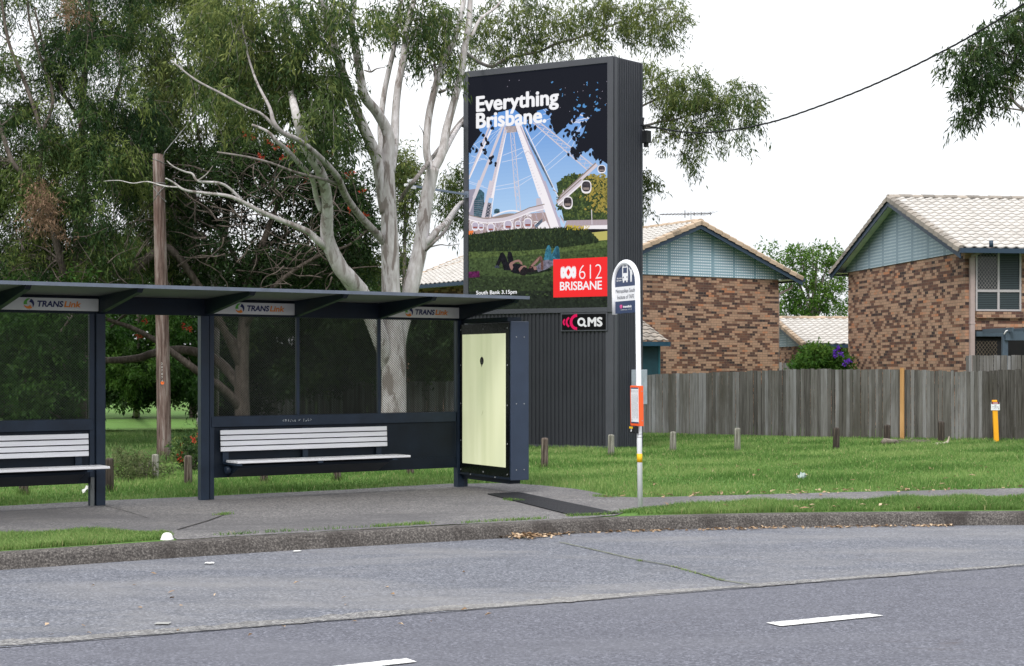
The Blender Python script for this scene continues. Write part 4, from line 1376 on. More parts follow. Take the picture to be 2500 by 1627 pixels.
def bp3(a, z, e=0.0):
    """a = 0 at the pole, negative towards the far leg"""
    return Vector((base.x, base.y, 0)) + E * a + lean * z + FN * e
zsp = zs(690); ztp = zs(637)
pts = [bp3(0, 0.0), bp3(0, 1.0), bp3(0, 2.0), bp3(0, zsp - .1)]
arch = [bp3(-WB / 2 + WB / 2 * math.cos(a), zsp + (ztp - zsp) * math.sin(a)) for a in [math.pi * i / 22 for i in range(23)]]
zlb = 2.175
mb = MB()
mb.tube(pts + arch + [bp3(-WB, zsp - .1), bp3(-WB, zlb)], .029, 14)
mb.build('pole', M_WHITE, bs)
mb = MB()
zb = zs(1129) - 0.0; zt = zs(1108)
mb.tube([bp3(0, zb), bp3(0, zt)], .0302, 14)
mb.build('yellow_band', worn('yellow_tape', (0.72, 0.40, 0.012), .45), bs)
mb = MB()
for i in (0, 1):
    mb.tube([bp3(0, .80 + i * .035), bp3(0, .807 + i * .035)], .031, 12)
mb.build('clamp_band', M_STEEL, bs)
# blade: navy arch, white name field, navy foot
ins = .028
def blade(mb, z0, z1, arched=False):
    xs = [-WB + ins, -ins]
    if not arched: mb.prism([bp3(xs[0], z0, -.004), bp3(xs[1], z0, -.004), bp3(xs[1], z1, -.004), bp3(xs[0], z1, -.004)], FN * .008)
    else:
        ar = [bp3(-WB / 2 + (WB / 2 - ins) * math.cos(a), zsp + (ztp - zsp - ins) * math.sin(a), -.004) for a in [math.pi * i / 18 for i in range(19)]]
        mb.prism([bp3(xs[0], z0, -.004), bp3(xs[1], z0, -.004)] + ar, FN * .008)
zA, zB = 2.485, 2.322
mb = MB(); blade(mb, zA, zsp, True); blade(mb, zlb + .01, zB)
bl = mb.build('sign_blade', M_SNAVY, bs)
mb = MB(); blade(mb, zB, zA)
mb.build('name_field', M_SWHITE, bl)
tf = lambda x, z: bp3(-WB + ins + x * (WB - 2 * ins), z, .0062)
mb = MB()
h = (zA - zB)
put_text(mb, 'Metropolitan South', tf, .03, .945, zB + h * .58, zB + h * .84, mat=2, bold=.0)
put_text(mb, 'Institute of TAFE', tf, .11, .90, zB + h * .15, zB + h * .41, mat=2, bold=.0)
# small bus and waiting figure
bz = zA + .045
def rect(x0, x1, z0, z1, mat, e=.0062):
    mb.face([bp3(-WB + ins + x * (WB - 2 * ins), z, e) for x, z in ((x0, z0), (x1, z0), (x1, z1), (x0, z1))], mat=mat)
mb.poly([tf(x, bz + z) for x, z in ((.37, .02), (.63, .02), (.64, .06), (.64, .17), (.60, .198), (.55, .205), (.45, .205), (.40, .198), (.36, .17), (.36, .06))], mat=0)
rect(.41, .59, bz + .105, bz + .165, 1, .0075); rect(.44, .56, bz + .178, bz + .190, 1, .0075)
rect(.39, .45, bz + .0, bz + .021, 0); rect(.55, .61, bz + .0, bz + .021, 0)
for cx in (.41, .59): mb.poly([tf(cx + .022 * math.cos(a), bz + .058 + .011 * math.sin(a)) + FN * .0013 for a in [i * math.pi / 4 for i in range(8)]], mat=1)
mb.poly([tf(x, bz + z) for x, z in ((.735, .0), (.765, .0), (.775, .06), (.785, .0), (.815, .0), (.82, .085), (.845, .07), (.85, .085), (.83, .135), (.75, .14), (.70, .168), (.685, .16), (.73, .115), (.735, .09))], mat=0)
mb.poly([tf(.785 + .026 * math.cos(a), bz + .16 + .014 * math.sin(a)) for a in [i * math.pi / 5 for i in range(10)]], mat=0)
put_text(mb, 'Bus stop', tf, .10, .33, bz + .045, bz + .062, mat=0, bold=.02)
put_text(mb, 'Hail driver', tf, .08, .33, bz + .018, bz + .035, mat=0, bold=.02)
put_text(mb, 'translink', tf, .38, .80, zlb + .072, zlb + .098, mat=0, bold=.04)
put_text(mb, 'translink.com.au   13 12 30', tf, .25, .80, zlb + .045, zlb + .054, mat=0, bold=.01)
mb.poly([tf(.285 + .062 * math.cos(a), zlb + .086 + .022 * math.sin(a)) for a in [i * math.pi / 8 for i in range(16)]], mat=3)
for k in range(3):
    a = R(90 + 120 * k)
    mb.poly([tf(.285, zlb + .086) + FN * .001, tf(.285 + .05 * math.cos(a - .25), zlb + .086 + .018 * math.sin(a - .25)) + FN * .001, tf(.285 + .05 * math.cos(a + .25), zlb + .086 + .018 * math.sin(a + .25)) + FN * .001], mat=1)
mb.build('lettering', [M_SWHITE, M_SNAVY, M_STEXT, M_PINK], bl)
# timetable case, clamped on the viewer's side of the pole
M_ORANGE = worn('orange_case', (0.80, 0.105, 0.022), .4, .4, var=.06)
tz0, tz1 = zs(1040), zs(942)
a0, a1 = -.10, .11
mb = MB()
mb.box(bp3(a0, tz0, .034), E * (a1 - a0), lean * (tz1 - tz0), FN * .02)
mb.box(bp3(a1 - .004, tz0, .010), E * .012, lean * (tz1 - tz0), FN * .044)
cs = mb.build('timetable_case', M_ORANGE, bs, bevel=.003)
mb = MB()
mb.box(bp3(a0 + .022, tz0 + .03, .054), E * (a1 - a0 - .045), lean * (tz1 - tz0 - .05), FN * .003)
pf2 = lambda x, z: bp3(a0 + .022 + x * (a1 - a0 - .045), tz0 + .03 + z * (tz1 - tz0 - .05), .0585)
def pr(x0, x1, z0, z1, mat): mb.face([pf2(x0, z0), pf2(x1, z0), pf2(x1, z1), pf2(x0, z1)], mat=mat)
pr(.0, 1, .965, 1.0, 1); pr(0, 1, 0, .035, 1); pr(.02, .08, .91, .935, 1); pr(.02, .08, .865, .89, 1); pr(.1, .98, .855, .858, 2)
rr2 = random.Random(3)
for c_ in range(6):
    for r_ in range(54):
        if rr2.random() < .12: continue
        x = .09 + c_ * .15; z = .14 + r_ * .0125
        pr(x, x + rr2.uniform(.07, .12), z, z + .0045, 2)
for c_ in range(5):
    pr(.15 + c_ * .17, .22 + c_ * .17, .88, .925, 2)
for r_ in range(5): pr(.03, .03 + rr2.uniform(.1, .3), .055 + r_ * .014, .06 + r_ * .014, 2)
mb.build('timetable', [M_SWHITE, M_SNAVY, worn('print_grey', (0.36, 0.36, 0.38), .7)], cs)
for z in (tz0 + .06, tz1 - .06):
    mb = MB(); mb.tube([bp3(a1 + .008, z, .03), bp3(a1 + .011, z, .03)], .006, 8); mb.build('screw', M_STEEL, cs)
mb = MB()
z0 = zs(1058)
mb.box(bp3(-.085, z0, .032), E * .13, lean * (tz0 - z0 - .004), FN * .05)
vl = mb.build('card_reader', worn('reader_black', (0.010, 0.011, 0.013), .4), bs, bevel=.006)
mb = MB(); mb.box(bp3(-.075, z0 + (tz0 - z0) * .62, .083), E * .075, lean * (tz0 - z0) * .28, FN * .002)
mb.poly([bp3(-.035 + x, z0 + .018 + z, .0835) for x, z in ((-.02, .0), (.012, .0), (.016, .012), (.004, .034), (-.004, .03), (-.008, .012))], mat=1)
mb.build('label', [worn('label_yellow', (0.75, 0.45, 0.01), .5), M_SWHITE], vl)

# ------------------------------------------------------------------ timber pole
def m_wood(name, stops, scale=4.0, stretch=(1, 1, .06), bump=.6, dirt=(0.03, 0.025, 0.02), tintmix=0.0):
    a = NM(name, .85, .15)
    v = a.coord(stretch)
    n = a.noise(v, scale * 5, 6, .7, .3); b = a.noise(a.coord((1, 1, .5)), scale * .35, 5, .65)
    f = n
    if tintmix:
        f = a.math('ADD', a.math('MULTIPLY', n, 1 - tintmix), a.math('MULTIPLY', a.attr(), tintmix))
    c = a.ramp(f, stops)
    c = a.mix(a.math('MULTIPLY', a.math('SUBTRACT', b, .52), 3.0, True), c, dirt)
    a.col(c); a.bump(n, bump, .008)
    return a.m
M_POLE = m_wood('weathered_pole', [(0.36, (0.045, 0.030, 0.026)), (0.5, (0.135, 0.093, 0.082)), (0.64, (0.25, 0.215, 0.20))], 5, dirt=(0.10, 0.048, 0.038))
pb = G(401, 1128)
pole = thing('timber_pole', pb, 'tall weathered timber pole behind the gap in the bus shelter', 'timber pole')
ptop = W(388, 377, pb.y)
mb = MB()
r = random.Random(2)
prof_p, prof_r = [], []
for i in range(15):
    t = i / 14
    prof_p.append(pb.lerp(ptop, t) + Vector((math.sin(t * 5) * .008, 0, -.1 if i == 0 else 0))); prof_r.append(.128 + (.098 - .128) * t + (.012 if i == 0 else 0))
mb.tube(prof_p, prof_r, 18)
mb.build('shaft', M_POLE, pole)
axis = (ptop - pb)
def pole_pt(t, ang, e=.003):
    p = pb.lerp(ptop, t); rd_ = .128 + (.098 - .128) * t + e
    return p + Vector((math.cos(ang) * rd_, math.sin(ang) * rd_, 0))
mb = MB()
for (t0, t1) in ((.905, .905), (.90, .895), (.895, .845), (.845, .895), (.97, .985)):
    mb.tube([pole_pt(t0 + (t1 - t0) * (.5 - .5 * math.cos(a)), a, .006) for a in [2 * math.pi * i / 24 for i in range(25)]], .006, 5)
gp = [pole_pt(.985, -.6, .006), W(402, 372, pb.y - .1), W(470, 290, 26.4), W(545, 170, 26.2), W(610, 40, 26), W(690, -130, 25.8)]
mb.tube(gp, .0075, 5)
mb.build('guy_wire', worn('wire_grey', (0.20, 0.20, 0.20), .5, .3, .5), pole)
mb = MB()
digits = '207074'
for i, ch in enumerate(digits):
    zt_ = W(0, 884 + i * 8.4, pb.y).z
    t = (zt_ - pb.z) / axis.z
    put_text(mb, ch, lambda x, z: pole_pt((z - pb.z) / axis.z, R(-90 + 8) + x / .12, .004), -.013, .013, zt_ - .048, zt_ - .012, mat=0)
for (x, y, rr_, mt) in ((402.5, 935, .03, 1),):
    t = (W(0, y, pb.y).z - pb.z) / axis.z
    c0 = R(-90) + .02 / .12
    mb.poly([pole_pt(t + rr_ * math.sin(a) / axis.z, c0 + rr_ * math.cos(a) / .12, .004) for a in [i * math.pi / 5 for i in range(10)]], mat=mt)
mb.build('number_tag', [worn('tag_white', (0.45, 0.45, 0.44), .6), worn('tag_orange', (0.8, 0.15, 0.02), .5)], pole)
mb = MB()
for i in range(14):
    a = 2 * math.pi * i / 14
    mb.face([ptop + Vector((0, 0, .012)), ptop + Vector((.1 * math.cos(a), .1 * math.sin(a), .002)), ptop + Vector((.1 * math.cos(a + .449), .1 * math.sin(a + .449), .002))])
mb.build('top_cap', worn('pole_cap', (0.30, 0.29, 0.30), .6, .3, .3), pole)

# ------------------------------------------------------------------ bollards
M_LOG = [m_wood('bollard_grey', [(0.36, (0.055, 0.050, 0.042)), (0.5, (0.17, 0.165, 0.14)), (0.64, (0.31, 0.305, 0.265))], 7, bump=.8, dirt=(0.075, 0.068, 0.055)),
         m_wood('bollard_brown', [(0.36, (0.028, 0.021, 0.018)), (0.5, (0.085, 0.066, 0.055)), (0.64, (0.19, 0.16, 0.135))], 7, bump=.8, dirt=(0.022, 0.017, 0.014)),
         m_wood('bollard_charred', [(0.3, (0.016, 0.013, 0.012)), (0.5, (0.042, 0.034, 0.029)), (0.7, (0.115, 0.095, 0.08))], 6, bump=.8, dirt=(0.011, 0.009, 0.009))]
BOL = []
def bollard(px, pt, pbm, wpx, mat, label, tilt=0.0):
    b = G(px, pbm)
    h = (pbm - pt) / F * b.y
    r0 = wpx / 2 / F * b.y
    mb = MB()
    rs = random.Random(int(px))
    prof = [(r0 * 1.03, -.12), (r0 * 1.02, .03), (r0, h * .35), (r0 * .985, h * .7), (r0 * .97, h - r0 * .55), (r0 * .90, h - r0 * .25), (r0 * .66, h - r0 * .06), (r0 * .3, h), (0.001, h + .002)]
    n = 16
    i0 = 0
    for (q, z) in prof:
        for j in range(n):
            a = 2 * math.pi * j / n
            k = q * (1 + .045 * math.sin(3 * a + px) + .03 * math.sin(7 * a + z * 3) + rs.uniform(-.015, .015))
            mb.v.append((b.x + k * math.cos(a) + tilt * z, b.y + k * math.sin(a), b.z + z))
    for i in range(len(prof) - 1):
        for j in range(n):
            q = (j + 1) % n
            mb._f((i * n + j, i * n + q, (i + 1) * n + q, (i + 1) * n + j), smooth=True)
    e = thing('bollard', b, label, 'bollard', 'timber bollards along the lawn')
    mb.build('post', M_LOG[mat], e)
    # collar of split grass at the foot
    n_ = 90
    a = np.random.default_rng(int(px)).uniform(0, 6.28, n_); rr_ = r0 * np.random.default_rng(int(px) + 1).uniform(.9, 1.7, n_)
    BOL.append((b.x, b.y, r0))
    return e, (b.x + np.cos(a) * rr_, b.y + np.sin(a) * rr_)
foot = []
for (px, pt, pbm, w, m_, lab) in (
    (57, 1122, 1209, 22, 1, 'timber bollard foot showing below the bench cut off by the photo edge'),
    (268, 1119, 1200, 20, 2, 'dark weathered bollard hard against the first shelter post'),
    (379, 1109, 1173, 17, 0, 'pale grey bollard in front of the tall timber pole'),
    (459, 1112, 1186, 20, 1, 'brown bollard beside the red flowered shrub'),
    (645, 1100, 1181, 19, 1, 'timber bollard foot below the whole bench, nearest the shelter opening'),
    (823, 1100, 1173, 18, 1, 'timber bollard foot showing below the middle of the whole bench'),
    (1001, 1095, 1162, 18, 1, 'timber bollard foot showing below the panel near the light box'),
    (1330, 1069, 1143, 17.5, 1, 'brown bollard beside the light box in front of the dark cladding'),
    (1491.5, 1061, 1114, 16, 0, 'weathered bollard at the corner of the billboard base'),
    (1643, 1054, 1106, 16, 0, 'pale lichen grey bollard, first along the fence from the bus stop pole'),
    (1800, 1045, 1104, 15.5, 0, 'greenish grey bollard, second along the fence from the bus stop pole'),
    (2042, 1044, 1102, 16, 2, 'blackened bollard alone midway along the fence'),
    (2166, 1037, 1089, 16.5, 2, 'charred bollard with a twig heap at its foot'),
    (2298, 1029, 1083, 16.5, 2, 'black topped bollard with a curl of pale bark at its foot')):
    e, ft = bollard(px, pt, pbm, w, m_, lab)
    foot.append(ft)
fx = np.concatenate([f_[0] for f_ in foot]); fy = np.concatenate([f_[1] for f_ in foot])
blades('foot_grass', fx, fy, gzv(fy), np.full(len(fx), .10), .008, M_GRASS, 'longer grass left round the feet of the bollards', .4, 41)

# ------------------------------------------------------------------ yellow marker post
b = G(2431, 1082); b.y = 35.3; b = W(2431, 1082, 35.3); b.z = gz(35.3)
mk = thing('marker_post', b, 'yellow marker post with red and white warning plate by the fence', 'marker post')
h = W(2431, 977, 35.3).z - b.z
mb = MB(); w = .115
mb.hexa([b + Vector((x, y, -.05)) for x, y in ((-w / 2 + .02, -.03), (w / 2 + .02, -.03), (w / 2 + .02, .03), (-w / 2 + .02, .03))] + [b + Vector((x - .03, y, h)) for x, y in ((-w / 2, -.03), (w / 2, -.03), (w / 2, .03), (-w / 2, .03))])
mb.build('post', worn('marker_yellow', (0.80, 0.36, 0.012), .45, .4, var=.08), mk, bevel=.008)
mb = MB()
z1 = W(0, 981.7, 35.3).z; z0 = W(0, 1002, 35.3).z
px0 = Vector((b.x - .022, b.y - .045, 0))
mb.box(px0 + Vector((-.105, 0, z0)), (.21, 0, 0), (0, .004, 0), (0, 0, z1 - z0))
plt_ = mb.build('plate', M_SWHITE, mk)
mb = MB()
mp_ = lambda x, z: px0 + Vector((x * .1, -.0015, z0 + z * (z1 - z0)))
mb.face([mp_(-1, .74), mp_(1, .74), mp_(1, 1), mp_(-1, 1)], mat=0)
mb.face([mp_(-.7, .78) - Vector((0, .001, 0)), mp_(.7, .78) - Vector((0, .001, 0)), mp_(.7, .95) - Vector((0, .001, 0)), mp_(-.7, .95) - Vector((0, .001, 0))], mat=1)
put_text(mb, 'DANGER', lambda x, z: mp_(x, z) - Vector((0, .002, 0)), -.55, .55, .81, .92, mat=2, bold=.03)
rr3 = random.Random(8)
for (x0, x1, z_, hh) in ((-.25, .25, .58, .07), (-.2, .2, .49, .06), (-.85, .85, .38, .07), (-.3, .8, .26, .05), (-.7, .2, .15, .04), (.7, .9, .08, .2)):
    x = x0
    while x < x1 - .03:
        q = rr3.uniform(.05, .14)
        mb.face([mp_(x, z_), mp_(min(x + q, x1), z_), mp_(min(x + q, x1), z_ + hh), mp_(x, z_ + hh)], mat=3); x += q + .035
mb.build('lettering', [worn('plate_dark', (0.012, 0.006, 0.008), .5), worn('plate_red', (0.40, 0.008, 0.03), .5), M_SWHITE, worn('plate_print', (0.16, 0.16, 0.19), .6)], plt_)

# ------------------------------------------------------------------ fences
def m_paling():
    a = NM('weathered_palings', .9, .12)
    v = a.coord((1, 1, .05)); n = a.noise(v, 26, 5, .7, .2)
    st = a.noise(a.coord((.8, .8, .22)), 1.1, 5, .65, .4)
    f = a.math('ADD', a.math('MULTIPLY', n, .55), a.math('MULTIPLY', a.attr(), .55))
    c = a.ramp(f, [(.22, (0.030, 0.027, 0.024)), (.48, (0.135, 0.130, 0.122)), (.76, (0.28, 0.284, 0.298))])
    c = a.mix(a.math('MULTIPLY', a.math('SUBTRACT', st, .49), 4.0, True), c, (0.050, 0.046, 0.036))
    # browner and darker towards the foot, broken up by noise
    t = a.n('ShaderNodeUVMap', uv_map='UVMap'); s = a.n('ShaderNodeSeparateXYZ'); a.l(t.outputs[0], s.inputs[0])
    mr = a.n('ShaderNodeMapRange'); mr.inputs['From Min'].default_value = .25; mr.inputs['From Max'].default_value = -.45
    a.l(s.outputs['Y'], mr.inputs['Value'])
    c = a.mix(a.math('MULTIPLY', mr.outputs[0], a.math('ADD', st, .2), True), c, (0.075, 0.052, 0.042))
    a.col(c); a.bump(n, .6, .006)
    return a.m
M_PAL = m_paling()
M_RAILW = m_wood('fence_rail', [(0.3, (0.04, 0.036, 0.03)), (0.6, (0.12, 0.11, 0.10))], 5)
def paling_fence(p0, p1, tops, label, seed, w=.098, ground=None, posts=True, dark=None, gap=.012, extra=None):
    """p0, p1 on the ground; tops = [(fraction, height z)]"""
    r = random.Random(seed)
    d = Vector((p1.x - p0.x, p1.y - p0.y, 0)); L = d.length; d.normalize(); n = Vector((d.y, -d.x, 0))
    if n.y > 0: n = -n
    f = thing('paling_fence', p0, label, 'fence')
    mb = MB(); x = 0.0
    drift = .5
    while x < L:
        ww = w * r.uniform(.82, 1.12); t = x / L
        z1 = np.interp(t, [a for a, _ in tops], [b_ for _, b_ in tops]) + r.uniform(-.018, .012)
        q = p0 + d * x
        z0 = gz(q.y) + r.uniform(.02, .05)
        e = r.uniform(0, .022); tl = r.uniform(-.008, .008)
        drift = min(1, max(0, drift + r.uniform(-.14, .14)))
        tn = min(1, max(0, .22 + .32 * drift + r.uniform(-.18, .30)))
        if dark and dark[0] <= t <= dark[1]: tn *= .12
        a = Vector((q.x, q.y, z0)) + n * e
        mb.hexa([a, a + d * ww, a + d * ww - n * .016, a - n * .016, Vector((a.x, a.y, z1)) + d * tl, Vector((a.x, a.y, z1 + r.uniform(-.006, .006))) + d * (ww + tl), Vector((a.x, a.y, z1)) + d * (ww + tl) - n * .016, Vector((a.x, a.y, z1)) + d * tl - n * .016], tint=tn)
        x += ww + r.choice((gap * .3, gap * .6, gap))
    mb.build('palings', M_PAL, f)
    for hh in (.3, 1.35):
        mb = MB()
        q0, q1 = p0.copy(), p1.copy(); q0.z, q1.z = gz(p0.y) + hh, gz(p1.y) + hh
        mb.box(q0 - n * .019, (q1 - q0), -n * .04, Z * .075)
        mb.build('rail', M_RAILW, f)
    if posts:
        k = 0
        while k * 2.4 < L:
            q = p0 + d * (k * 2.4)
            mb = MB(); mb.box(Vector((q.x, q.y, gz(q.y) - .1)) - n * .06, d * .09, -n * .07, Z * 1.55)
            mb.build('post', M_RAILW, f); k += 1
    return f, d, n, L
def ztop(px, py, d): return CAM_H + (HOR - py) / F * d
fa = W(1480, HOR, 42.8); fb = W(2720, HOR, 34.8)
fa.z, fb.z = gz(fa.y), gz(fb.y)
def at_px(px):
    """fraction along the front fence line seen at photo column px"""
    k = (px - 1250) / F
    t = (k * fa.y - fa.x) / ((fb.x - fa.x) - k * (fb.y - fa.y))
    return t, fa.y + t * (fb.y - fa.y)
tops = []
for px, py in ((1480, 917), (1590, 915), (1781, 907.5), (1975, 901), (2205, 903), (2356, 907), (2362, 907.5), (2500, 901), (2720, 896)):
    t, d = at_px(px); tops.append((t, ztop(px, py, d)))
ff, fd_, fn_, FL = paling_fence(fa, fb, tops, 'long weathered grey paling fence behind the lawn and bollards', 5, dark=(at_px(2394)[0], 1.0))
t, d = at_px(2204); q = fa.lerp(fb, t)
mb = MB(); q2 = Vector((q.x, q.y, gz(d) - .05)) + fn_ * .016
mb.box(q2 - fd_ * .05, fd_ * .10, fn_ * .05, Z * (ztop(0, 903, d) - gz(d) + .09))
tag(mb.build('new_post', m_wood('fresh_pine', [(0.3, (0.33, 0.17, 0.06)), (0.6, (0.52, 0.30, 0.13)), (0.75, (0.60, 0.38, 0.19))], 3, dirt=(0.40, 0.22, 0.09)), ff), 'new yellow pine post')
# fence glimpsed through the shelter mesh
ga, gb = W(480, HOR, 52), W(1290, HOR, 43.5); ga.z, gb.z = gz(52), gz(43.5)
paling_fence(ga, gb, [(0, ztop(0, 935, 52)), (1, ztop(0, 930, 43.5))], 'brown paling fence seen through the shelter mesh', 6)
# courtyard fence standing behind the front one at the right
ca, cb_ = W(2358, HOR, 38.6), W(2700, HOR, 37.9); ca.z, cb_.z = gz(38.6), gz(38)
paling_fence(ca, cb_, [(0, ztop(0, 867.5, 38.6)), (1, ztop(0, 867.5, 38))], 'short higher grey paling fence under the window with security screen', 7, w=.085)
da, db = W(1903, HOR, 50.5), W(1968, HOR, 50.5); da.z = db.z = gz(50.5)
paling_fence(da, db, [(0, ztop(0, 886, 50.5)), (1, ztop(0, 889, 50.5))], 'short paling fence piece between the two brick houses', 8, posts=False)

# ------------------------------------------------------------------ litter and debris
def scrap(name, c, size, h, mat, label, seed, n=5, cat='litter'):
    r = random.Random(seed); mb = MB()
    g = [[Vector((c.x + (i / n - .5) * size + r.uniform(-1, 1) * size * .06, c.y + (j / n - .5) * size * .8 + r.uniform(-1, 1) * size * .06, c.z + .004 + h * r.random() * (1 if 0 < i < n and 0 < j < n else .6))) for j in range(n + 1)] for i in range(n + 1)]
    for i in range(n):
        for j in range(n):
            mb.face([g[i][j], g[i + 1][j], g[i + 1][j + 1]]); mb.face([g[i][j], g[i + 1][j + 1], g[i][j + 1]])
    return tag(mb.build(name, mat), label, cat)
M_PLAST = worn('plastic_film', (0.30, 0.37, 0.35), .3, .5)
M_PAPER = worn('white_paper', (0.68, 0.68, 0.66), .7)
scrap('plastic_bag', G(1957, 1172), .13, .13, M_PLAST, 'crumpled clear plastic bag lying on the lawn', 1)
scrap('paper_scrap', G(214, 1206), .12, .11, M_PAPER, 'white paper scrap in the grass by the shelter foot bracket', 2)
scrap('flat_cup', RD(511, 1379, .008), .075, .012, M_PAPER, 'flattened white cup on the road below the kerb', 3, 4)
scrap('road_scrap', RD(726, 1349, .008), .07, .008, M_PAPER, 'tiny white scrap on the road near the kerb', 4, 3)
scrap('paint_flake', RD(398, 1526, .008), .10, .003, worn('flake', (0.30, 0.30, 0.29), .8), 'thin pale flake lying on the road joint', 6, 4)
c = G(408, 1322); mb = MB()
mb.lathe(Vector((c.x, c.y, .014)), [(.062, 0), (.060, .010), (.053, .018), (.049, .038), (.038, .055), (.02, .064), (.0, .066)], 18)
tag(mb.build('dome_lid', worn('lid_white', (0.72, 0.72, 0.68), .4)), 'white domed lid lying on the kerb at the end of a grass strip', 'lid')
# leaf litter in the gutter: curled dry leaves
M_LITTER = m_leaf('dry_leaves', (0.11, 0.065, 0.035), (0.30, 0.20, 0.12), (0.52, 0.40, 0.28), 0.1, .8, .1, 3)
def litter(name, pts, label, seed, L=.075, Wd=.016, hmax=.03):
    r = np.random.default_rng(seed); n = len(pts)
    P = np.array(pts); a = r.uniform(0, 6.28, n); l = L * r.uniform(.5, 1.3, n); w = Wd * r.uniform(.7, 1.5, n)
    d = np.stack([np.cos(a), np.sin(a), r.uniform(-.35, .35, n)], 1) * l[:, None]
    s = np.stack([-np.sin(a), np.cos(a), r.uniform(-.5, .5, n)], 1) * w[:, None]
    mid = P + d * .5 + np.stack([np.zeros(n), np.zeros(n), r.uniform(.0, .012, n)], 1)
    v = np.stack([P, mid - s, P + d, mid + s], 1)
    lo = v[:, :, 2].min(1); v[:, :, 2] += np.maximum(0, P[:, 2] - lo)[:, None]
    idx = np.arange(4 * n).astype(np.int32)
    me = bpy.data.meshes.new(name)
    raw_mesh(me, v.reshape(-1, 3).astype(np.float32), idx, np.full(n, 4, np.int32), np.zeros(n, np.int32), np.clip(r.normal(.5, .28, n), 0, 1).astype(np.float32), np.zeros(n, bool))
    return tag(link_raw(name, me, M_LITTER), label, 'leaf litter', None, 'stuff')
r = random.Random(12); pts = []
for i in range(700):
    x = r.gauss(1275, 42); 
    yk = np.interp(x, [1077, 1250, 1407, 1565], [1317, 1306, 1302, 1297])
    y = yk + abs(r.gauss(0, 6)) * max(.15, 1 - abs(x - 1290) / 150)
    p = RD(x, y, .008); p.z += r.random() * .03 * max(0, 1 - abs(x - 1265) / 70)
    pts.append(p)
litter('leaf_pile', pts, 'drift of dry brown leaves in the gutter below the shelter end', 14)
pts = []
for i in range(560):
    x = r.uniform(1380, 2330); yk = np.interp(x, [1250, 1565, 1880, 2300, 2500], [1305, 1298.5, 1290.5, 1285, 1283])
    if r.random() > .35 + .4 * math.sin(x * .013) ** 2: continue
    pts.append(RD(x, yk + abs(r.gauss(0, 1.6)), .008))
litter('gutter_leaves', pts, 'line of dry leaves and grit along the foot of the kerb', 15, .06, .012)
pts = []
for i in range(150):
    x = r.uniform(1480, 2500); y = np.interp(x, [1480, 1723, 2100, 2500], [1214, 1210, 1200, 1191]) + r.gauss(0, 3)
    pts.append(G(x, y, .012))
for i in range(28): pts.append(G(r.uniform(1560, 2480), r.uniform(1140, 1195), .05))
for i in range(26): pts.append(G(r.uniform(1560, 2480), r.uniform(1242, 1252), .04))
litter('lawn_leaves', pts, 'scattered fallen gum leaves at the lawn edge by the path', 16, .09, .014)
pts = []
for i in range(26): pts.append(RD(r.uniform(100, 1300), r.uniform(1400, 1560), .012))
litter('road_leaves', pts, 'few stray leaves lying on the road', 17, .05, .012)
# twig heap and bark curl
mb = MB(); c = G(2190, 1087); r = random.Random(5)
for i in range(70):
    p = Vector((c.x + r.uniform(-.35, .45), c.y + r.uniform(-.25, .2), c.z + .02)); a = r.uniform(-.5, .5)
    q = p + Vector((math.cos(a), math.sin(a) * .4, r.uniform(-.03, .25))) * r.uniform(.2, .5)
    m_ = p.lerp(q, .5) + Vector((0, 0, r.uniform(.0, .08)))
    mb.tube([p, m_, q], [.006, .005, .003], 4)
p = G(2154, 1090)
mb.tube([p + Vector((0, 0, .06)), p + Vector((.05, 0, .12)), p + Vector((.35, .1, .10))], [.06, .07, .05], 8)
tag(mb.build('twig_heap', m_wood('dead_twigs', [(0.3, (0.09, 0.075, 0.06)), (0.7, (0.27, 0.24, 0.20))], 6)), 'heap of dead grey twigs at the foot of the charred bollard', 'twig heap')
mb = MB(); c = G(2296, 1089)
P = [c + Vector((-.19, 0, .02)), c + Vector((-.10, -.05, .035)), c + Vector((.05, -.05, .04)), c + Vector((.16, -.02, .10)), c + Vector((.20, 0, .22))]
P, v = catmull(P, [.03, .045, .045, .03, .008], 5); mb.tube(P, v, 7)
tag(mb.build('bark_curl', worn('pale_bark', (0.36, 0.32, 0.25), .8)), 'pale curl of shed bark lying beside a black bollard', 'bark')
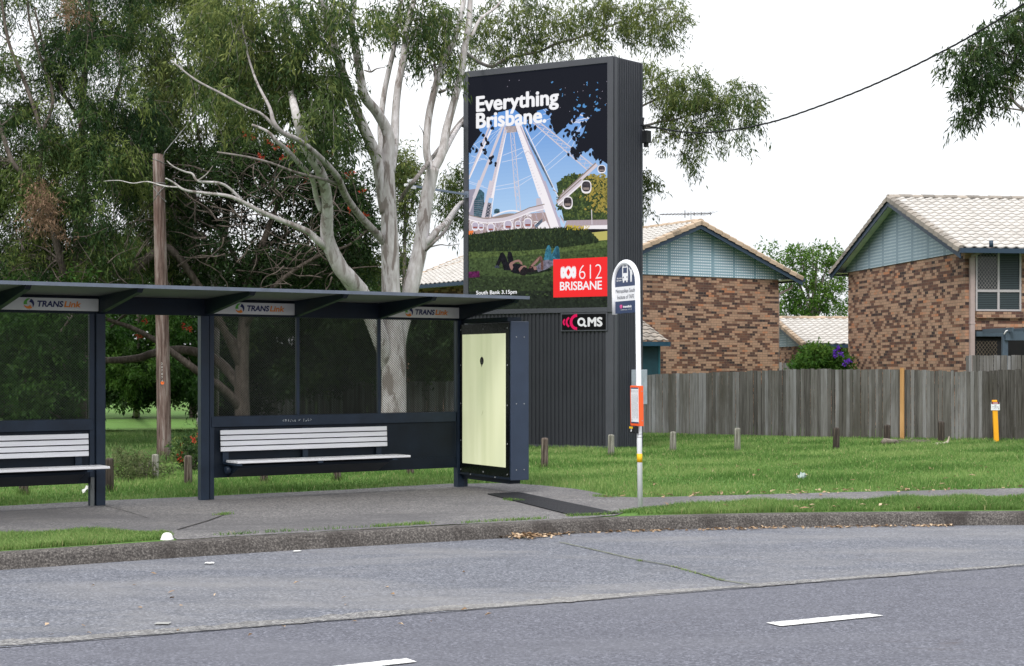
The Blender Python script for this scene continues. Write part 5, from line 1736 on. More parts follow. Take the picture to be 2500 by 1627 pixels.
# ------------------------------------------------------------------ brick houses with tiled roofs
def m_brick():
    a = NM('mottled_brick', .85, .15)
    uv = a.n('ShaderNodeUVMap', uv_map='UVMap').outputs[0]
    def bt(c1, c2, mo, seed):
        b = a.n('ShaderNodeTexBrick')
        b.offset = .5; b.squash = 1
        b.inputs['Scale'].default_value = 1.0
        b.inputs['Brick Width'].default_value = .24; b.inputs['Row Height'].default_value = .086
        b.inputs['Mortar Size'].default_value = .006; b.inputs['Mortar Smooth'].default_value = .2
        b.inputs['Color1'].default_value, b.inputs['Color2'].default_value, b.inputs['Mortar'].default_value = c1, c2, mo
        b.inputs['Bias'].default_value = 0
        a.l(uv, b.inputs['Vector'])
        return b
    b = bt((0, 0, 0, 1), (1, 1, 1, 1), (0, 0, 0, 1), 0)
    rnd = b.outputs['Color']
    # per-brick id noise for clustering: snap coordinates to the brick lattice, then low-frequency noise
    sp = a.n('ShaderNodeSeparateXYZ'); a.l(uv, sp.inputs[0])
    row = a.math('FLOOR', a.math('DIVIDE', sp.outputs['Y'], .086))
    odd = a.math('MULTIPLY', a.math('MODULO', row, 2.0), .12)
    colx = a.math('FLOOR', a.math('DIVIDE', a.math('ADD', sp.outputs['X'], odd), .24))
    cb = a.n('ShaderNodeCombineXYZ'); a.l(colx, cb.inputs[0]); a.l(row, cb.inputs[1])
    cl = a.noise(cb.outputs[0], .52, 3, .7)
    wn = a.n('ShaderNodeTexWhiteNoise', noise_dimensions='2D'); a.l(cb.outputs[0], wn.inputs['Vector'])
    pick = a.math('ADD', a.math('MULTIPLY', wn.outputs['Value'], .56), a.math('MULTIPLY', cl, .80))
    c = a.ramp(pick, [(0.0, (0.030, 0.022, 0.026)), (.40, (0.030, 0.022, 0.026)), (.44, (0.072, 0.040, 0.037)), (.56, (0.110, 0.054, 0.043)), (.635, (0.16, 0.078, 0.052)), (.665, (0.285, 0.178, 0.125)), (.82, (0.345, 0.222, 0.157)), (.92, (0.38, 0.235, 0.16)), (1.0, (0.40, 0.17, 0.09))], 'LINEAR')
    n = a.noise(a.coord(), 30, 3, .6)
    c = a.mix(a.math('MULTIPLY', n, .14), c, (0.20, 0.13, 0.09))
    c = a.mix(b.outputs['Fac'], c, (0.15, 0.115, 0.085))
    a.col(c); a.bump(a.math('SUBTRACT', 1.0, b.outputs['Fac']), .5, .006)
    return a.m
M_BRICK = m_brick()
def m_tile(name, c0, c1, c2):
    a = NM(name, .8, .2)
    v = a.coord(); n = a.noise(v, 1.3, 5, .65); f = a.noise(v, 16, 4, .7)
    c = a.ramp(a.math('ADD', a.math('MULTIPLY', a.attr(), .4), a.math('MULTIPLY', f, .5)), [(.15, c0), (.42, c1), (.75, c2)])
    c = a.mix(a.math('MULTIPLY', a.math('SUBTRACT', n, .58), 1.6, True), c, c0)
    a.col(c); a.bump(f, .2, .004)
    return a.m
M_TILE = m_tile('concrete_roof_tiles', (0.365, 0.345, 0.32), (0.445, 0.424, 0.40), (0.495, 0.475, 0.452))
M_RAKE = m_tile('barge_tiles', (0.14, 0.115, 0.09), (0.37, 0.28, 0.20), (0.46, 0.36, 0.27))
M_RAKEM = m_tile('lichen_barge_tiles', (0.11, 0.10, 0.09), (0.24, 0.215, 0.19), (0.38, 0.33, 0.28))
M_TRIM = worn('navy_trim', (0.014, 0.034, 0.062), .45, .4, var=.15, scale=2)
M_SOFF = worn('soffit_sheet', (0.78, 0.76, 0.75), .7, .2, var=.1, scale=2)
M_BEIGE = worn('beige_downpipe', (0.34, 0.27, 0.255), .5, .3, var=.08)
M_WINF = worn('window_frame_grey', (0.36, 0.34, 0.35), .45, .4, var=.06)
M_GLASS = worn('dark_glass', (0.012, 0.018, 0.022), .08, .5, var=.1)
M_SCREEN = worn('screen_grey', (0.19, 0.175, 0.17), .5)
def m_blind():
    a = NM('venetian_blind', .6, .3)
    uv = a.n('ShaderNodeUVMap', uv_map='UVMap').outputs[0]
    w = a.n('ShaderNodeTexWave', Scale=1.0); w.bands_direction = 'Y'
    w.inputs['Scale'].default_value = 6.4
    a.l(uv, w.inputs['Vector'])
    nz_ = a.noise(a.coord((1, 1, .2)), 2.5, 3)
    a.col(a.mix(a.math('MULTIPLY', nz_, .5), a.ramp(w.outputs['Fac'], [(.3, (0.008, 0.012, 0.015)), (.7, (0.050, 0.068, 0.072))]), (0.018, 0.028, 0.040)))
    return a.m
M_BLIND = m_blind()
def m_dots(name, base, dot, du, dv, r, pane, band):
    """pierced lattice board: round holes showing a pale backing"""
    a = NM(name, .6, .3)
    uv = a.n('ShaderNodeUVMap', uv_map='UVMap').outputs[0]
    sp = a.n('ShaderNodeSeparateXYZ'); a.l(uv, sp.inputs[0])
    fx = a.math('SUBTRACT', a.math('FRACT', a.math('DIVIDE', sp.outputs['X'], du)), .5)
    fy = a.math('SUBTRACT', a.math('FRACT', a.math('DIVIDE', sp.outputs['Y'], dv)), .5)
    fx = a.math('MULTIPLY', fx, du); fy = a.math('MULTIPLY', fy, dv)
    d = a.math('SQRT', a.math('ADD', a.math('MULTIPLY', fx, fx), a.math('MULTIPLY', fy, fy)))
    hole = a.math('LESS_THAN', d, r)
    px_ = a.math('FRACT', a.math('DIVIDE', sp.outputs['X'], pane))
    inb = a.math('GREATER_THAN', px_, band)
    jl = a.math('LESS_THAN', a.math('ABSOLUTE', a.math('SUBTRACT', px_, band * .5)), .008)
    f = a.math('MULTIPLY', hole, inb)
    n = a.noise(a.coord(), 1.2, 4)
    c = a.mix(a.math('MULTIPLY', n, .4), base, tuple(x * .8 for x in base))
    c = a.mix(f, c, dot); c = a.mix(jl, c, tuple(x * .6 for x in base))
    a.col(c)
    return a.m
M_LATT = m_dots('lattice_board', (0.21, 0.33, 0.395), (0.80, 0.82, 0.86), .083, .10, .024, .98, .13)
M_LATT2 = m_dots('grey_lattice_board', (0.205, 0.28, 0.33), (0.46, 0.54, 0.58), .098, .10, .026, 1.18, .14)

def tile_field(mb, o, along, up, nrm, L, SL, tw=.30, course=.33, tint_seed=0):
    """profiled tiles: wavy across, stepped at each course; o = eave corner"""
    r = random.Random(tint_seed)
    nt_ = max(1, int(round(L / tw))); tw = L / nt_
    nc = max(1, int(round(SL / course))); course = SL / nc
    prof = [(0, .0), (.12, .006), (.25, .026), (.38, .034), (.5, .026), (.62, .006), (.74, -.004), (.88, -.004)]
    xs = [(i + f) * tw for i in range(nt_) for f, _ in prof] + [L]
    hs = [h for i in range(nt_) for _, h in prof] + [0]
    for c in range(nc):
        i0 = len(mb.v)
        a, b = c * course, (c + 1) * course + .02
        lift = .034
        row = [o + along * x + up * a + nrm * (h + lift - .030) for x, h in zip(xs, hs)]
        r0 = [o + along * x + up * a + nrm * (h + lift) for x, h in zip(xs, hs)]
        r1 = [o + along * x + up * b + nrm * (h + .004) for x, h in zip(xs, hs)]
        mb.v += [tuple(p) for p in row + r0 + r1]
        m = len(xs)
        for j in range(m - 1):
            if j % 8 == 0: tn = r.random()
            mb._f((i0 + j, i0 + j + 1, i0 + m + j + 1, i0 + m + j), tint=0.0)
            mb._f((i0 + m + j, i0 + m + j + 1, i0 + 2 * m + j + 1, i0 + 2 * m + j), tint=tn, smooth=True)

def house(O, a, b, w, L, z0, zt, rise, oh, rh, label, parts):
    """gable wall starts at O and runs w along a; ridge runs L along b"""
    h = thing('brick_house', Vector((O.x, O.y, z0)), label, 'house', parts.get('group'))
    O = Vector((O.x, O.y, 0))
    P = lambda x, y, z: O + a * x + b * y + Z * z
    mb = MB()
    for c0, c1 in (((0, 0), (w, 0)), ((w, 0), (w, L)), ((w, L), (0, L)), ((0, L), (0, 0))):
        mb.face([P(*c0, z0), P(*c1, z0), P(*c1, zt), P(*c0, zt)])
    mb.build('wall', parts.get('wall', M_BRICK), h)
    k = rise / (w / 2 + oh)                      # slope, measured from the eave
    ze = zt - .02
    zr = ze + rise
    # gable boards
    mb = MB()
    ov = parts.get('gable_over', .45)
    for y0 in (-.035, L + .02):
        mb = MB(); mb.prism([P(-ov, y0, zt - .05), P(w + ov, y0, zt - .05), P(w + ov, y0, ze + (oh - ov) * k - .02), P(w / 2, y0, zr - .10), P(-ov, y0, ze + (oh - ov) * k - .02)], b * .03)
        mb.build('gable_board', parts.get('gable', M_LATT), h)
    # roof
    up1 = (a * (w / 2 + oh) + Z * rise); SL = up1.length; up1.normalize()
    up2 = (-a * (w / 2 + oh) + Z * rise).normalized()
    n1 = (-a * rise + Z * (w / 2 + oh)).normalized(); n2 = (a * rise + Z * (w / 2 + oh)).normalized()
    mb = MB()
    tile_field(mb, P(-oh, -rh, ze + .03), b, up1, n1, L + 2 * rh, SL, tint_seed=1)
    tile_field(mb, P(w + oh, -rh, ze + .03), b, up2, n2, L + 2 * rh, SL, tint_seed=2)
    rf = mb.build('roof', M_TILE, h)
    mb = MB(); nr = int((L + 2 * rh) / .36); seg = (L + 2 * rh) / nr
    for i in range(nr):
        c = P(w / 2, -rh + i * seg, zr + .02); e = .012 if i % 2 else 0
        arc = [c + a * (.15 * math.cos(q)) + Z * (.105 * math.sin(q) - .01 + e) for q in [math.pi * j / 8 for j in range(9)]]
        mb.prism(arc, b * (seg + .03), tint=random.random())
    mb.build('ridge_cap', M_RAKE if parts.get('rake') is None else parts['rake'], rf)
    # barge tiles along both rakes, stepped
    mb = MB(); nb = int(SL / .33); sg = SL / nb
    for up, nn, ox in ((up1, n1, -oh), (up2, n2, w + oh)):
        for y0 in (-rh - .05, L + rh - .13):
            mb = MB()
            for i in range(nb):
                c = P(ox, y0, ze + .03) + up * (i * sg)
                lift = .03
                prof = [c + nn * (lift - .13), c + nn * lift + b * 0, c + b * .05 + nn * (lift + .045), c + b * .15 + nn * (lift + .05), c + b * .19 + nn * (lift + .015)]
                mb.prism([p for p in prof], up * (sg + .02) - nn * .03, tint=random.random())
            mb.build('barge_tile', M_RAKE if parts.get('rake') is None else parts['rake'], rf)
    # barge boards, soffit, gutters
    mb = MB()
    for up, nn, ox in ((up1, n1, -oh), (up2, n2, w + oh)):
        for y0 in (-rh, L + rh - .03):
            mb = MB(); mb.prism([P(ox, y0, ze - .25), P(ox, y0, ze - .25) + up * SL, P(ox, y0, ze - .25) + up * SL + Z * .27, P(ox, y0, ze - .25) + Z * .27], b * .03)
            mb.build('barge_board', M_TRIM, h)
    mb = MB()
    for up, nn, ox in ((up1, n1, -oh), (up2, n2, w + oh)):
        for y0, d in ((-rh + .032, rh - .05), (L + .06, rh - .10)):
            mb.face([P(ox, y0, ze - .06), P(ox, y0 + d, ze - .06), P(ox, y0 + d, ze - .06) + up * SL, P(ox, y0, ze - .06) + up * SL])
    for x0, x1 in ((-oh, .0), (w, w + oh)):
        mb.face([P(x0, -rh + .04, zt - .065), P(x1, -rh + .04, zt - .065), P(x1, L + rh - .04, zt - .065), P(x0, L + rh - .04, zt - .065)])
    mb.build('soffit', M_SOFF, h)
    for x0 in (-oh - .11, w + oh):
        mb = MB(); mb.box(P(x0, -rh - .02, ze - .11), a * .11, b * (L + 2 * rh + .04), Z * .13)
        mb.build('gutter', M_TRIM, h)
    return h, P

def win(h, P, face, x0, x1, z0, z1, e, split, kinds):
    """two-by-two window on a wall; P maps (along, out, z); kinds = fill of [top left, top right, bottom left, bottom right]"""
    fr = .05
    mb = MB()
    W3 = lambda x, o, z: face(x, o, z)
    def bar(xa, xb, za, zb, o=.035): 
        p = W3(xa, -.02, za); mb.box(p, W3(xb, -.02, za) - p, W3(xa, -.02, zb) - p, W3(xa, o, za) - p)
    zm = z0 + (z1 - z0) * split; xm = (x0 + x1) / 2
    bar(x0, x1, z0, z0 + fr); bar(x0, x1, z1 - fr, z1); bar(x0, x0 + fr, z0 + fr, z1 - fr); bar(x1 - fr, x1, z0 + fr, z1 - fr)
    bar(x0 + fr, x1 - fr, zm - .035, zm + .035, .038); bar(xm - .03, xm + .03, z0 + fr, zm - .035); bar(xm - .03, xm + .03, zm + .035, z1 - fr)
    f = mb.build('window', M_WINF, h)
    cells = [(x0 + fr, xm - .03, zm + .035, z1 - fr), (xm + .03, x1 - fr, zm + .035, z1 - fr), (x0 + fr, xm - .03, z0 + fr, zm - .035), (xm + .03, x1 - fr, z0 + fr, zm - .035)]
    for (a_, b_, c_, d_), kd in zip(cells, kinds):
        mb = MB(); mb.face([W3(a_, .006, c_), W3(b_, .006, c_), W3(b_, .006, d_), W3(a_, .006, d_)])
        mb.build('blind' if kd == 'blind' else 'pane', M_BLIND if kd == 'blind' else M_GLASS, f)
        if kd == 'screen': diamond(f, W3, a_, b_, c_, d_, .016)
def diamond(parent, W3, a_, b_, c_, d_, o, st=.095, mat=None):
    mb = MB(); wd = .008
    def clipline(x, z, sx):
        # 45 degree line through (x, z) clipped to the cell
        pts = []
        for t in (0, 1): pass
        lo, hi = -1e9, 1e9
        for p0, dd, mn, mxx in ((x, sx, a_, b_), (z, 1.25, c_, d_)):
            t0, t1 = (mn - p0) / dd, (mxx - p0) / dd
            lo, hi = max(lo, min(t0, t1)), min(hi, max(t0, t1))
        return (lo, hi) if hi > lo else None
    k = -60
    while k < 60:
        for sx in (1, -1):
            x = a_ + k * st
            r = clipline(x, c_, sx)
            if r:
                p, q = (x + sx * r[0], c_ + 1.25 * r[0]), (x + sx * r[1], c_ + 1.25 * r[1])
                mb.face([W3(p[0] - wd, o + (.001 if sx > 0 else 0), p[1]), W3(p[0] + wd, o + (.001 if sx > 0 else 0), p[1]), W3(q[0] + wd, o + (.001 if sx > 0 else 0), q[1]), W3(q[0] - wd, o + (.001 if sx > 0 else 0), q[1])])
        k += 1
    mb.build('security_screen', mat or M_SCREEN, parent)

# --- middle house: gable parallel to the street
aM = Vector((.857, .515, 0)).normalized(); bM = Vector((-aM.y, aM.x, 0))
cornerR = W(1901, HOR, 54.87)
OM = cornerR - aM * 8.1
zgm = gz(54) - .3
hm, PM = house(OM, aM, bM, 8.1, 15, zgm, CAM_H + (HOR - 680) / F * 54.87, 1.88, .74, .50, 'brown brick house with pale blue dotted gable and rooftop aerial', {'gable_over': .75, 'group': 'mottled brick houses behind the fence'})
mb = MB(); p = PM(8.1 + .04, .12, 4.4); mb.tube([PM(8.1 + .75, .1, 4.62), PM(8.1 + .70, .1, 4.5), PM(8.1 + .10, .1, 4.25), PM(8.1 + .07, .1, 4.1), PM(8.1 + .07, .1, zgm)], .045, 8)
mb.build('downpipe', M_BEIGE, hm)

# tv aerial on its ridge
ab = PM(4.05, 1.2, CAM_H + 355 / F * 53.5 + .05)
ab = W(1687, 536, 53.6)
ant = thing('tv_aerial', ab, 'thin rooftop television aerial on the middle house ridge', 'aerial')
mb = MB(); top_ = W(1687, 518, 53.6)
mb.tube([ab - Z * .15, top_ + Z * .05], .014, 6)
mb.build('mast', M_STEEL, ant)
mb = MB(); e0_, e1_ = W(1611, 524, 53.4), W(1738, 522, 53.8)
mb.tube([e0_, e1_], .020, 5)
dd = (e1_ - e0_).normalized()
for i in range(15):
    c = e0_.lerp(e1_, (i + .5) / 15); hl = .10 + .012 * i
    mb.tube([c - Vector((-dd.y, dd.x, 0)) * hl * 3, c + Vector((-dd.y, dd.x, 0)) * hl * 3], .006, 4)
for f, hh in ((.48, .14), (.54, .06), (.66, .06), (.8, .05), (.97, .06)):
    c = e0_.lerp(e1_, f); mb.tube([c - Z * hh, c + Z * hh], .016, 4)
mb.build('boom', worn('aerial_grey', (0.14, 0.14, 0.15), .5, .3, .4), ant)

# --- right house: gable faces left, windows face the street
gR = Vector((-.127, .992, 0)).normalized(); bR = Vector((gR.y, -gR.x, 0))
cn = W(2356, HOR, 41.0)
zgr = gz(41) - .3
ztR = CAM_H + (HOR - 611) / F * 41.0
hr, PR = house(cn, gR, bR, 9.2, 14, zgr, ztR, 1.98, .60, .42, 'brown brick house with downpipe and screened window, cut off by the photo edge', {'gable': M_LATT2, 'gable_over': .62, 'rake': M_RAKEM, 'group': 'mottled brick houses behind the fence'})
faceR = lambda x, o, z: PR(-o, x, z)                  # along the street wall, outwards, height
xw = lambda px: ((px - 2356) / F) * 40.9 / bR.x * 1.005
zw = lambda py: CAM_H + (HOR - py) / F * 41.05
win(hr, PR, faceR, xw(2382), xw(2498), zw(760), zw(612), 0, .335, ['screen', 'blind', 'blind', 'blind'])
mb = MB()                                             # brick sill
p = faceR(xw(2382), 0, zw(777)); mb.box(p, faceR(xw(2502), 0, zw(777)) - p, Z * (zw(762) - zw(777)), faceR(xw(2382), .09, zw(777)) - p)
mb.build('brick_sill', M_BRICK, hr)
mb = MB()
x_ = xw(2371)
d3 = [faceR(xw(2397), .62, zw(592)), faceR(xw(2397), .62, zw(608)), faceR(xw(2371), .07, zw(626)), faceR(xw(2371), .07, zw(640)), faceR(xw(2371), .07, zgr)]
mb.tube(d3[:2], .058, 10, mat=1); mb.tube(d3[1:4], .045, 8)
mb.box(faceR(x_ - .062, .01, zgr), bR * .124, faceR(x_, .12, 0) - faceR(x_, .01, 0), Z * (zw(630) - zgr))
mb.box(faceR(x_ - .075, .005, zw(792)), bR * .15, faceR(x_, .13, 0) - faceR(x_, .005, 0), Z * .04)
mb.build('downpipe', [M_BEIGE, M_TRIM], hr)
mb = MB()                                             # near-black slab under the floor band paints in shade behind the screen door
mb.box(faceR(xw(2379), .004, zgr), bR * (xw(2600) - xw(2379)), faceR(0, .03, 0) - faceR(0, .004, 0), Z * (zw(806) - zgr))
dr_ = mb.build('doorway_shade', worn('painted_deep_shade', (0.006, 0.006, 0.007), .8), hr)
diamond(dr_, faceR, xw(2384), xw(2436), zw(920), zw(833), .034, .10, worn('screen_bronze', (0.11, 0.085, 0.06), .5))
mb = MB(); mb.tube([PR(2.6, 9.0 * 0 + 4.6, ztR + 1.35), PR(2.6, 4.6, ztR + 1.95)], .035, 8); mb.cbox(PR(2.6, 4.6, ztR + 1.30), .5, .5, .08)
mb.build('vent_pipe', worn('vent_paint', (0.50, 0.52, 0.55), .5), hr)
# pergola over the courtyard
pg = thing('pergola', W(2446, 870, 39.2), 'dark blue grey pergola beam and post under the screened window', 'pergola')
M_PERG = worn('pergola_paint', (0.055, 0.080, 0.105), .5, .3, var=.15)
mb = MB(); c = W(2449, HOR, 39.3); mb.box(Vector((c.x, c.y, gz(39) - .1)), bR * .14, gR * .1, Z * (CAM_H + (HOR - 818) / F * 39.3 - gz(39) + .1)); mb.build('post', M_PERG, pg)
mb = MB(); mb.box(Vector((c.x + .05, c.y - .06, zw(834))), bR * 2.4, gR * .1, Z * .24)
mb.build('beam', M_PERG, pg)
mb = MB(); mb.box(faceR(xw(2380), .06, zw(822)), bR * 1.0, gR * -.08, Z * .14); mb.build('wall_plate', M_PERG, pg)
for i in range(5):
    mb = MB(); mb.box(Vector((c.x + .15 + i * .55, c.y - .25, zw(815))), bR * .05, gR * 1.75, Z * .12)
    mb.build('rafter', M_PERG, pg)
mb = MB(); mb.tube([Vector((c.x, c.y - .07, zw(820))), Vector((c.x + .06, c.y - .07, zw(812))), Vector((c.x + .1, c.y - .07, zw(811)))], .018, 6)
mb.build('hook', worn('hook_white', (0.6, 0.6, 0.6), .5), pg)

# --- low garage roof between the houses
oG = W(1962, HOR, 57.0); aG = gR; bG = bR
zeG = CAM_H + (HOR - 840) / F * 57
hg_, PG = house(oG + bG * .35 + aG * .6, aG, bG, 6.6, 12, gz(57) - .2, zeG - .02, 1.13, .55, .35, 'low brick outbuilding with white tiled roof behind the purple flowered shrub', {'gable': M_LATT2, 'gable_over': .5, 'rake': M_RAKE, 'group': 'mottled brick houses behind the fence'})

# --- lean-to with teal wall and small tiled roof beside the billboard
sh = thing('garden_shed', W(1590, 900, 47.5), 'small dark teal shed with tiled roof behind the billboard', 'shed')
sx0, sx1 = W(1480, HOR, 47.5), W(1607, HOR, 48.2)
sa = (sx1 - sx0); sa.z = 0; sL = sa.length; sa.normalize(); sb = Vector((-sa.y, sa.x, 0))
zst = CAM_H + (HOR - 838) / F * 48
mb = MB(); mb.box(Vector((sx0.x, sx0.y, gz(48) - .2)), sa * sL, sb * 2.2, Z * (zst - gz(48) + .2))
mb.build('wall', worn('teal_boards', (0.010, 0.040, 0.055), .55, .3, var=.2), sh)
mb = MB(); mb.box(Vector((sx1.x, sx1.y, gz(48) - .2)) - sb * .02, sa * .07, sb * .1, Z * (zst - gz(48) + .2)); mb.build('corner_board', worn('teal_trim', (0.016, 0.085, 0.11), .5), sh)
up = (sb * 2.6 + Z * 1.0); sl = up.length; up.normalize()
mb = MB(); tile_field(mb, Vector((sx0.x, sx0.y, zst + .06)) - sb * .3, sa, up, (Z * 2.6 - sb).normalized(), sL + .22, sl)
mb.build('roof', M_RAKEM, sh)
mb = MB(); mb.box(Vector((sx0.x, sx0.y, zst - .1)) - sb * .36, sa * (sL + .26), sb * .10, Z * .14); mb.build('gutter', worn('teal_gutter', (0.012, 0.05, 0.085), .5), sh)
mb = MB(); q = W(1562, 822, 49.2); mb.tube([q, q + Vector((0, 0, .12)), q + Vector((.1, 0, .22)), q + Vector((.22, 0, .2)), q + Vector((.26, 0, .08))], .035, 8); mb.build('vent_pipe', M_WHITE, sh)

# --- tiled roof house behind the gum tree
A1, A2 = W(905, HOR, 58.0), W(1135, HOR, 52.6)
e1 = (A2 - A1); e1.z = 0; e1.normalize(); e2 = Vector((-e1.y, e1.x, 0))
zeL = CAM_H + (HOR - 700) / F * 56
hl_, PL = house(A1 + e2 * .8 + e1 * .4, e2, e1, 8, 6.2, gz(58) - .2, zeL, 1.36, .8, .4, 'brick house with pale tiled roof half hidden by gum trunks', {'gable': M_LATT2, 'rake': M_RAKE, 'group': 'mottled brick houses behind the fence'})
# ------------------------------------------------------------------ trees and shrubs
def m_bark(name, stops, patch, scale=3.0, patchy=.5, stretch=(1, 1, .28), thr=.56, pscale=5.0):
    a = NM(name, .8, .2)
    n = a.noise(a.coord(stretch), scale * 4, 5, .65, .3)
    p = a.noise(a.coord((1, 1, .24)), pscale, 5, .62, .6)
    c = a.ramp(n, stops)
    c = a.mix(a.math('MULTIPLY', a.math('SUBTRACT', p, thr), 16.0, True), c, patch)
    q = a.noise(a.coord((1, 1, .15)), scale * .5, 3, .6)
    c = a.mix(a.math('MULTIPLY', a.math('SUBTRACT', q, .52), 2.2, True), c, tuple(x * .72 for x in stops[1][1]))
    a.col(c); a.bump(n, .4, .01)
    return a.m
M_GUM = m_bark('pale_gum_bark', [(.3, (0.27, 0.245, 0.235)), (.5, (0.41, 0.385, 0.38)), (.68, (0.52, 0.50, 0.51))], (0.19, 0.162, 0.15), 3.0, thr=.53, pscale=5.5)
M_GUMG = m_bark('grey_gum_bark', [(.3, (0.17, 0.152, 0.145)), (.5, (0.27, 0.248, 0.242)), (.68, (0.36, 0.34, 0.335))], (0.12, 0.10, 0.092), 3.0, thr=.545, pscale=5.5)
M_DARKB = m_bark('dark_bark', [(.3, (0.055, 0.044, 0.038)), (.5, (0.115, 0.094, 0.082)), (.7, (0.19, 0.162, 0.145))], (0.05, 0.04, 0.033), 4)
M_GREYB = m_bark('grey_bark', [(.3, (0.10, 0.088, 0.08)), (.5, (0.185, 0.165, 0.155)), (.7, (0.27, 0.245, 0.235))], (0.085, 0.07, 0.062), 4)
M_TANG = m_bark('brown_bark', [(.3, (0.04, 0.031, 0.027)), (.5, (0.085, 0.068, 0.058)), (.7, (0.15, 0.125, 0.108))], (0.05, 0.04, 0.033), 4)
ML_GUM = m_leaf('gum_leaves', (0.011, 0.027, 0.010), (0.042, 0.080, 0.023), (0.185, 0.215, 0.065), .28, .6, .13, .35)
ML_OLIVE = m_leaf('fine_olive_leaves', (0.010, 0.027, 0.011), (0.037, 0.078, 0.024), (0.175, 0.222, 0.062), .28, .6, .12, .28)
ML_DARK = m_leaf('dark_glossy_leaves', (0.009, 0.022, 0.008), (0.022, 0.050, 0.014), (0.070, 0.110, 0.026), .25, .55, .15, .5)
ML_LUSH = m_leaf('lush_leaves', (0.014, 0.045, 0.008), (0.040, 0.105, 0.015), (0.110, 0.200, 0.032), .35, .55, .15, .5)
ML_DEAD = m_leaf('dead_leaves', (0.09, 0.055, 0.035), (0.18, 0.115, 0.075), (0.28, 0.19, 0.13), .15, .8, .1, 1)
M_FLOWER = m_leaf('scarlet_petals', (0.22, 0.026, 0.016), (0.38, 0.048, 0.024), (0.52, 0.11, 0.04), .3, .5, .2, 1)
M_PURPLE = m_leaf('purple_petals', (0.07, 0.02, 0.25), (0.14, 0.04, 0.45), (0.22, 0.09, 0.58), .3, .5, .2, 1)

def limb(mb, pts, n=10, sub=4, rough=.0):
    """pts: (px, py, width px, distance) in order along the limb"""
    P = [W(x, y, d) for x, y, w, d in pts]
    rr_ = [max(.004, w / 2 / F * d) for x, y, w, d in pts]
    P, rr_ = catmull(P, rr_, sub)
    mb.tube(P, rr_, n)

class Crown:
    """many leaf-sized faces gathered in twig sprays"""
    def __init__(s, seed): s.r = np.random.default_rng(seed); s.L = []; s.twig = MB()
    def sprays(s, C, R_, n, per, ll, lw, hang=.6, tw=.45, tint=.5, tv=.18, twigs=.25, shell=.0, up=0.0):
        """C centre, R_ radii (3), n sprays with `per` leaves each"""
        r = s.r
        d = r.normal(size=(n, 3)); d /= np.linalg.norm(d, axis=1)[:, None] + 1e-9
        q = r.random(n) ** (1 / 3) if not shell else shell + (1 - shell) * r.random(n)
        c = np.array(C) + d * q[:, None] * np.array(R_)
        td = d * .6 + r.normal(size=(n, 3)) * .55; td[:, 2] += up - hang * .9
        td /= np.linalg.norm(td, axis=1)[:, None] + 1e-9
        L = tw * r.uniform(.5, 1.3, n)
        m = n * per
        k = np.repeat(np.arange(n), per); t = r.random(m)
        droop = np.zeros((m, 3)); droop[:, 2] = -hang * .35 * L[k] * t ** 2
        p = c[k] + td[k] * (L[k] * t)[:, None] + droop + r.normal(size=(m, 3)) * (tw * .13)
        ld = td[k] * .35 + r.normal(size=(m, 3)) * .55; ld[:, 2] -= hang
        ld /= np.linalg.norm(ld, axis=1)[:, None] + 1e-9
        w = np.cross(ld, r.normal(size=(m, 3))); w /= np.linalg.norm(w, axis=1)[:, None] + 1e-9
        l = ll * r.uniform(.55, 1.3, m); ww = lw * r.uniform(.7, 1.3, m)
        tt = np.clip(tint + r.normal(0, tv * .7, n)[k] + r.normal(0, tv * .6, m), 0, 1)
        mid = p + ld * (l * .45)[:, None]
        mid[:, 2] += .08 * l
        v = np.stack([p, mid - w * ww[:, None] / 2, p + ld * l[:, None], mid + w * ww[:, None] / 2], 1)
        s.L.append((v.reshape(-1, 3), tt))
        for i in np.nonzero(r.random(n) < twigs)[0]:
            a = Vector(c[i]); t_ = Vector(td[i]) * float(L[i])
            s.twig.tube([a - t_ * .35, a + t_ * .4, a + t_ + Vector((0, 0, -hang * .35 * float(L[i])))], [.007, .005, .002], 3, caps=False)
    def build(s, name, mat, parent, kind=None):
        v = np.concatenate([a for a, _ in s.L]); t = np.concatenate([b for _, b in s.L])
        n = len(t); me = bpy.data.meshes.new(name)
        off = np.array(parent_loc(parent), dtype=np.float32)
        raw_mesh(me, (v - off).astype(np.float32), np.arange(4 * n).astype(np.int32), np.full(n, 4, np.int32), np.zeros(n, np.int32), t.astype(np.float32), np.zeros(n, bool))
        o = link_raw(name, me, mat, parent)
        return o
def pr_(rpx, d): return rpx / F * d
def clump(cr, px, py, rx, ry, d, rd, n, per, ll, lw, **k):
    cr.sprays(W(px, py, d), (pr_(rx, d), rd, pr_(ry, d)), n, per, ll, lw, **k)
NLEAF = 0

# ---------------- the pale gum in the middle
D = 27.0
tb = G(958, 1128); D = tb.y
gum = thing('gum_tree', tb, 'large pale barked gum tree rising behind the shelter beside the billboard', 'tree', 'trees behind the bus shelter')
mb = MB()
limb(mb, [(960, 1140, 78, D), (960, 1090, 68, D), (961, 1010, 62, D), (961, 900, 59, D), (959, 800, 52, D), (954, 700, 45, D), (952, 600, 43, D), (949, 510, 38, D), (946, 402, 33, D), (948, 330, 28, D), (920, 275, 25, D - .2), (890, 237, 24, D - .5), (881, 194, 21, D - .6), (869, 121, 19, D - .8), (859, 58, 17, D - 1), (864, 0, 15, D - 1.1), (870, -90, 11, D - 1.2), (890, -200, 6, D - 1.3)], 14)
limb(mb, [(952, 420, 26, D), (963, 345, 22, D + .3), (966, 271, 19, D + .5), (973, 203, 18, D + .6), (985, 145, 17, D + .7), (992, 78, 15, D + .8), (1003, 29, 14, D + .9), (1017, -20, 12, D + 1), (1050, -140, 7, D + 1)])
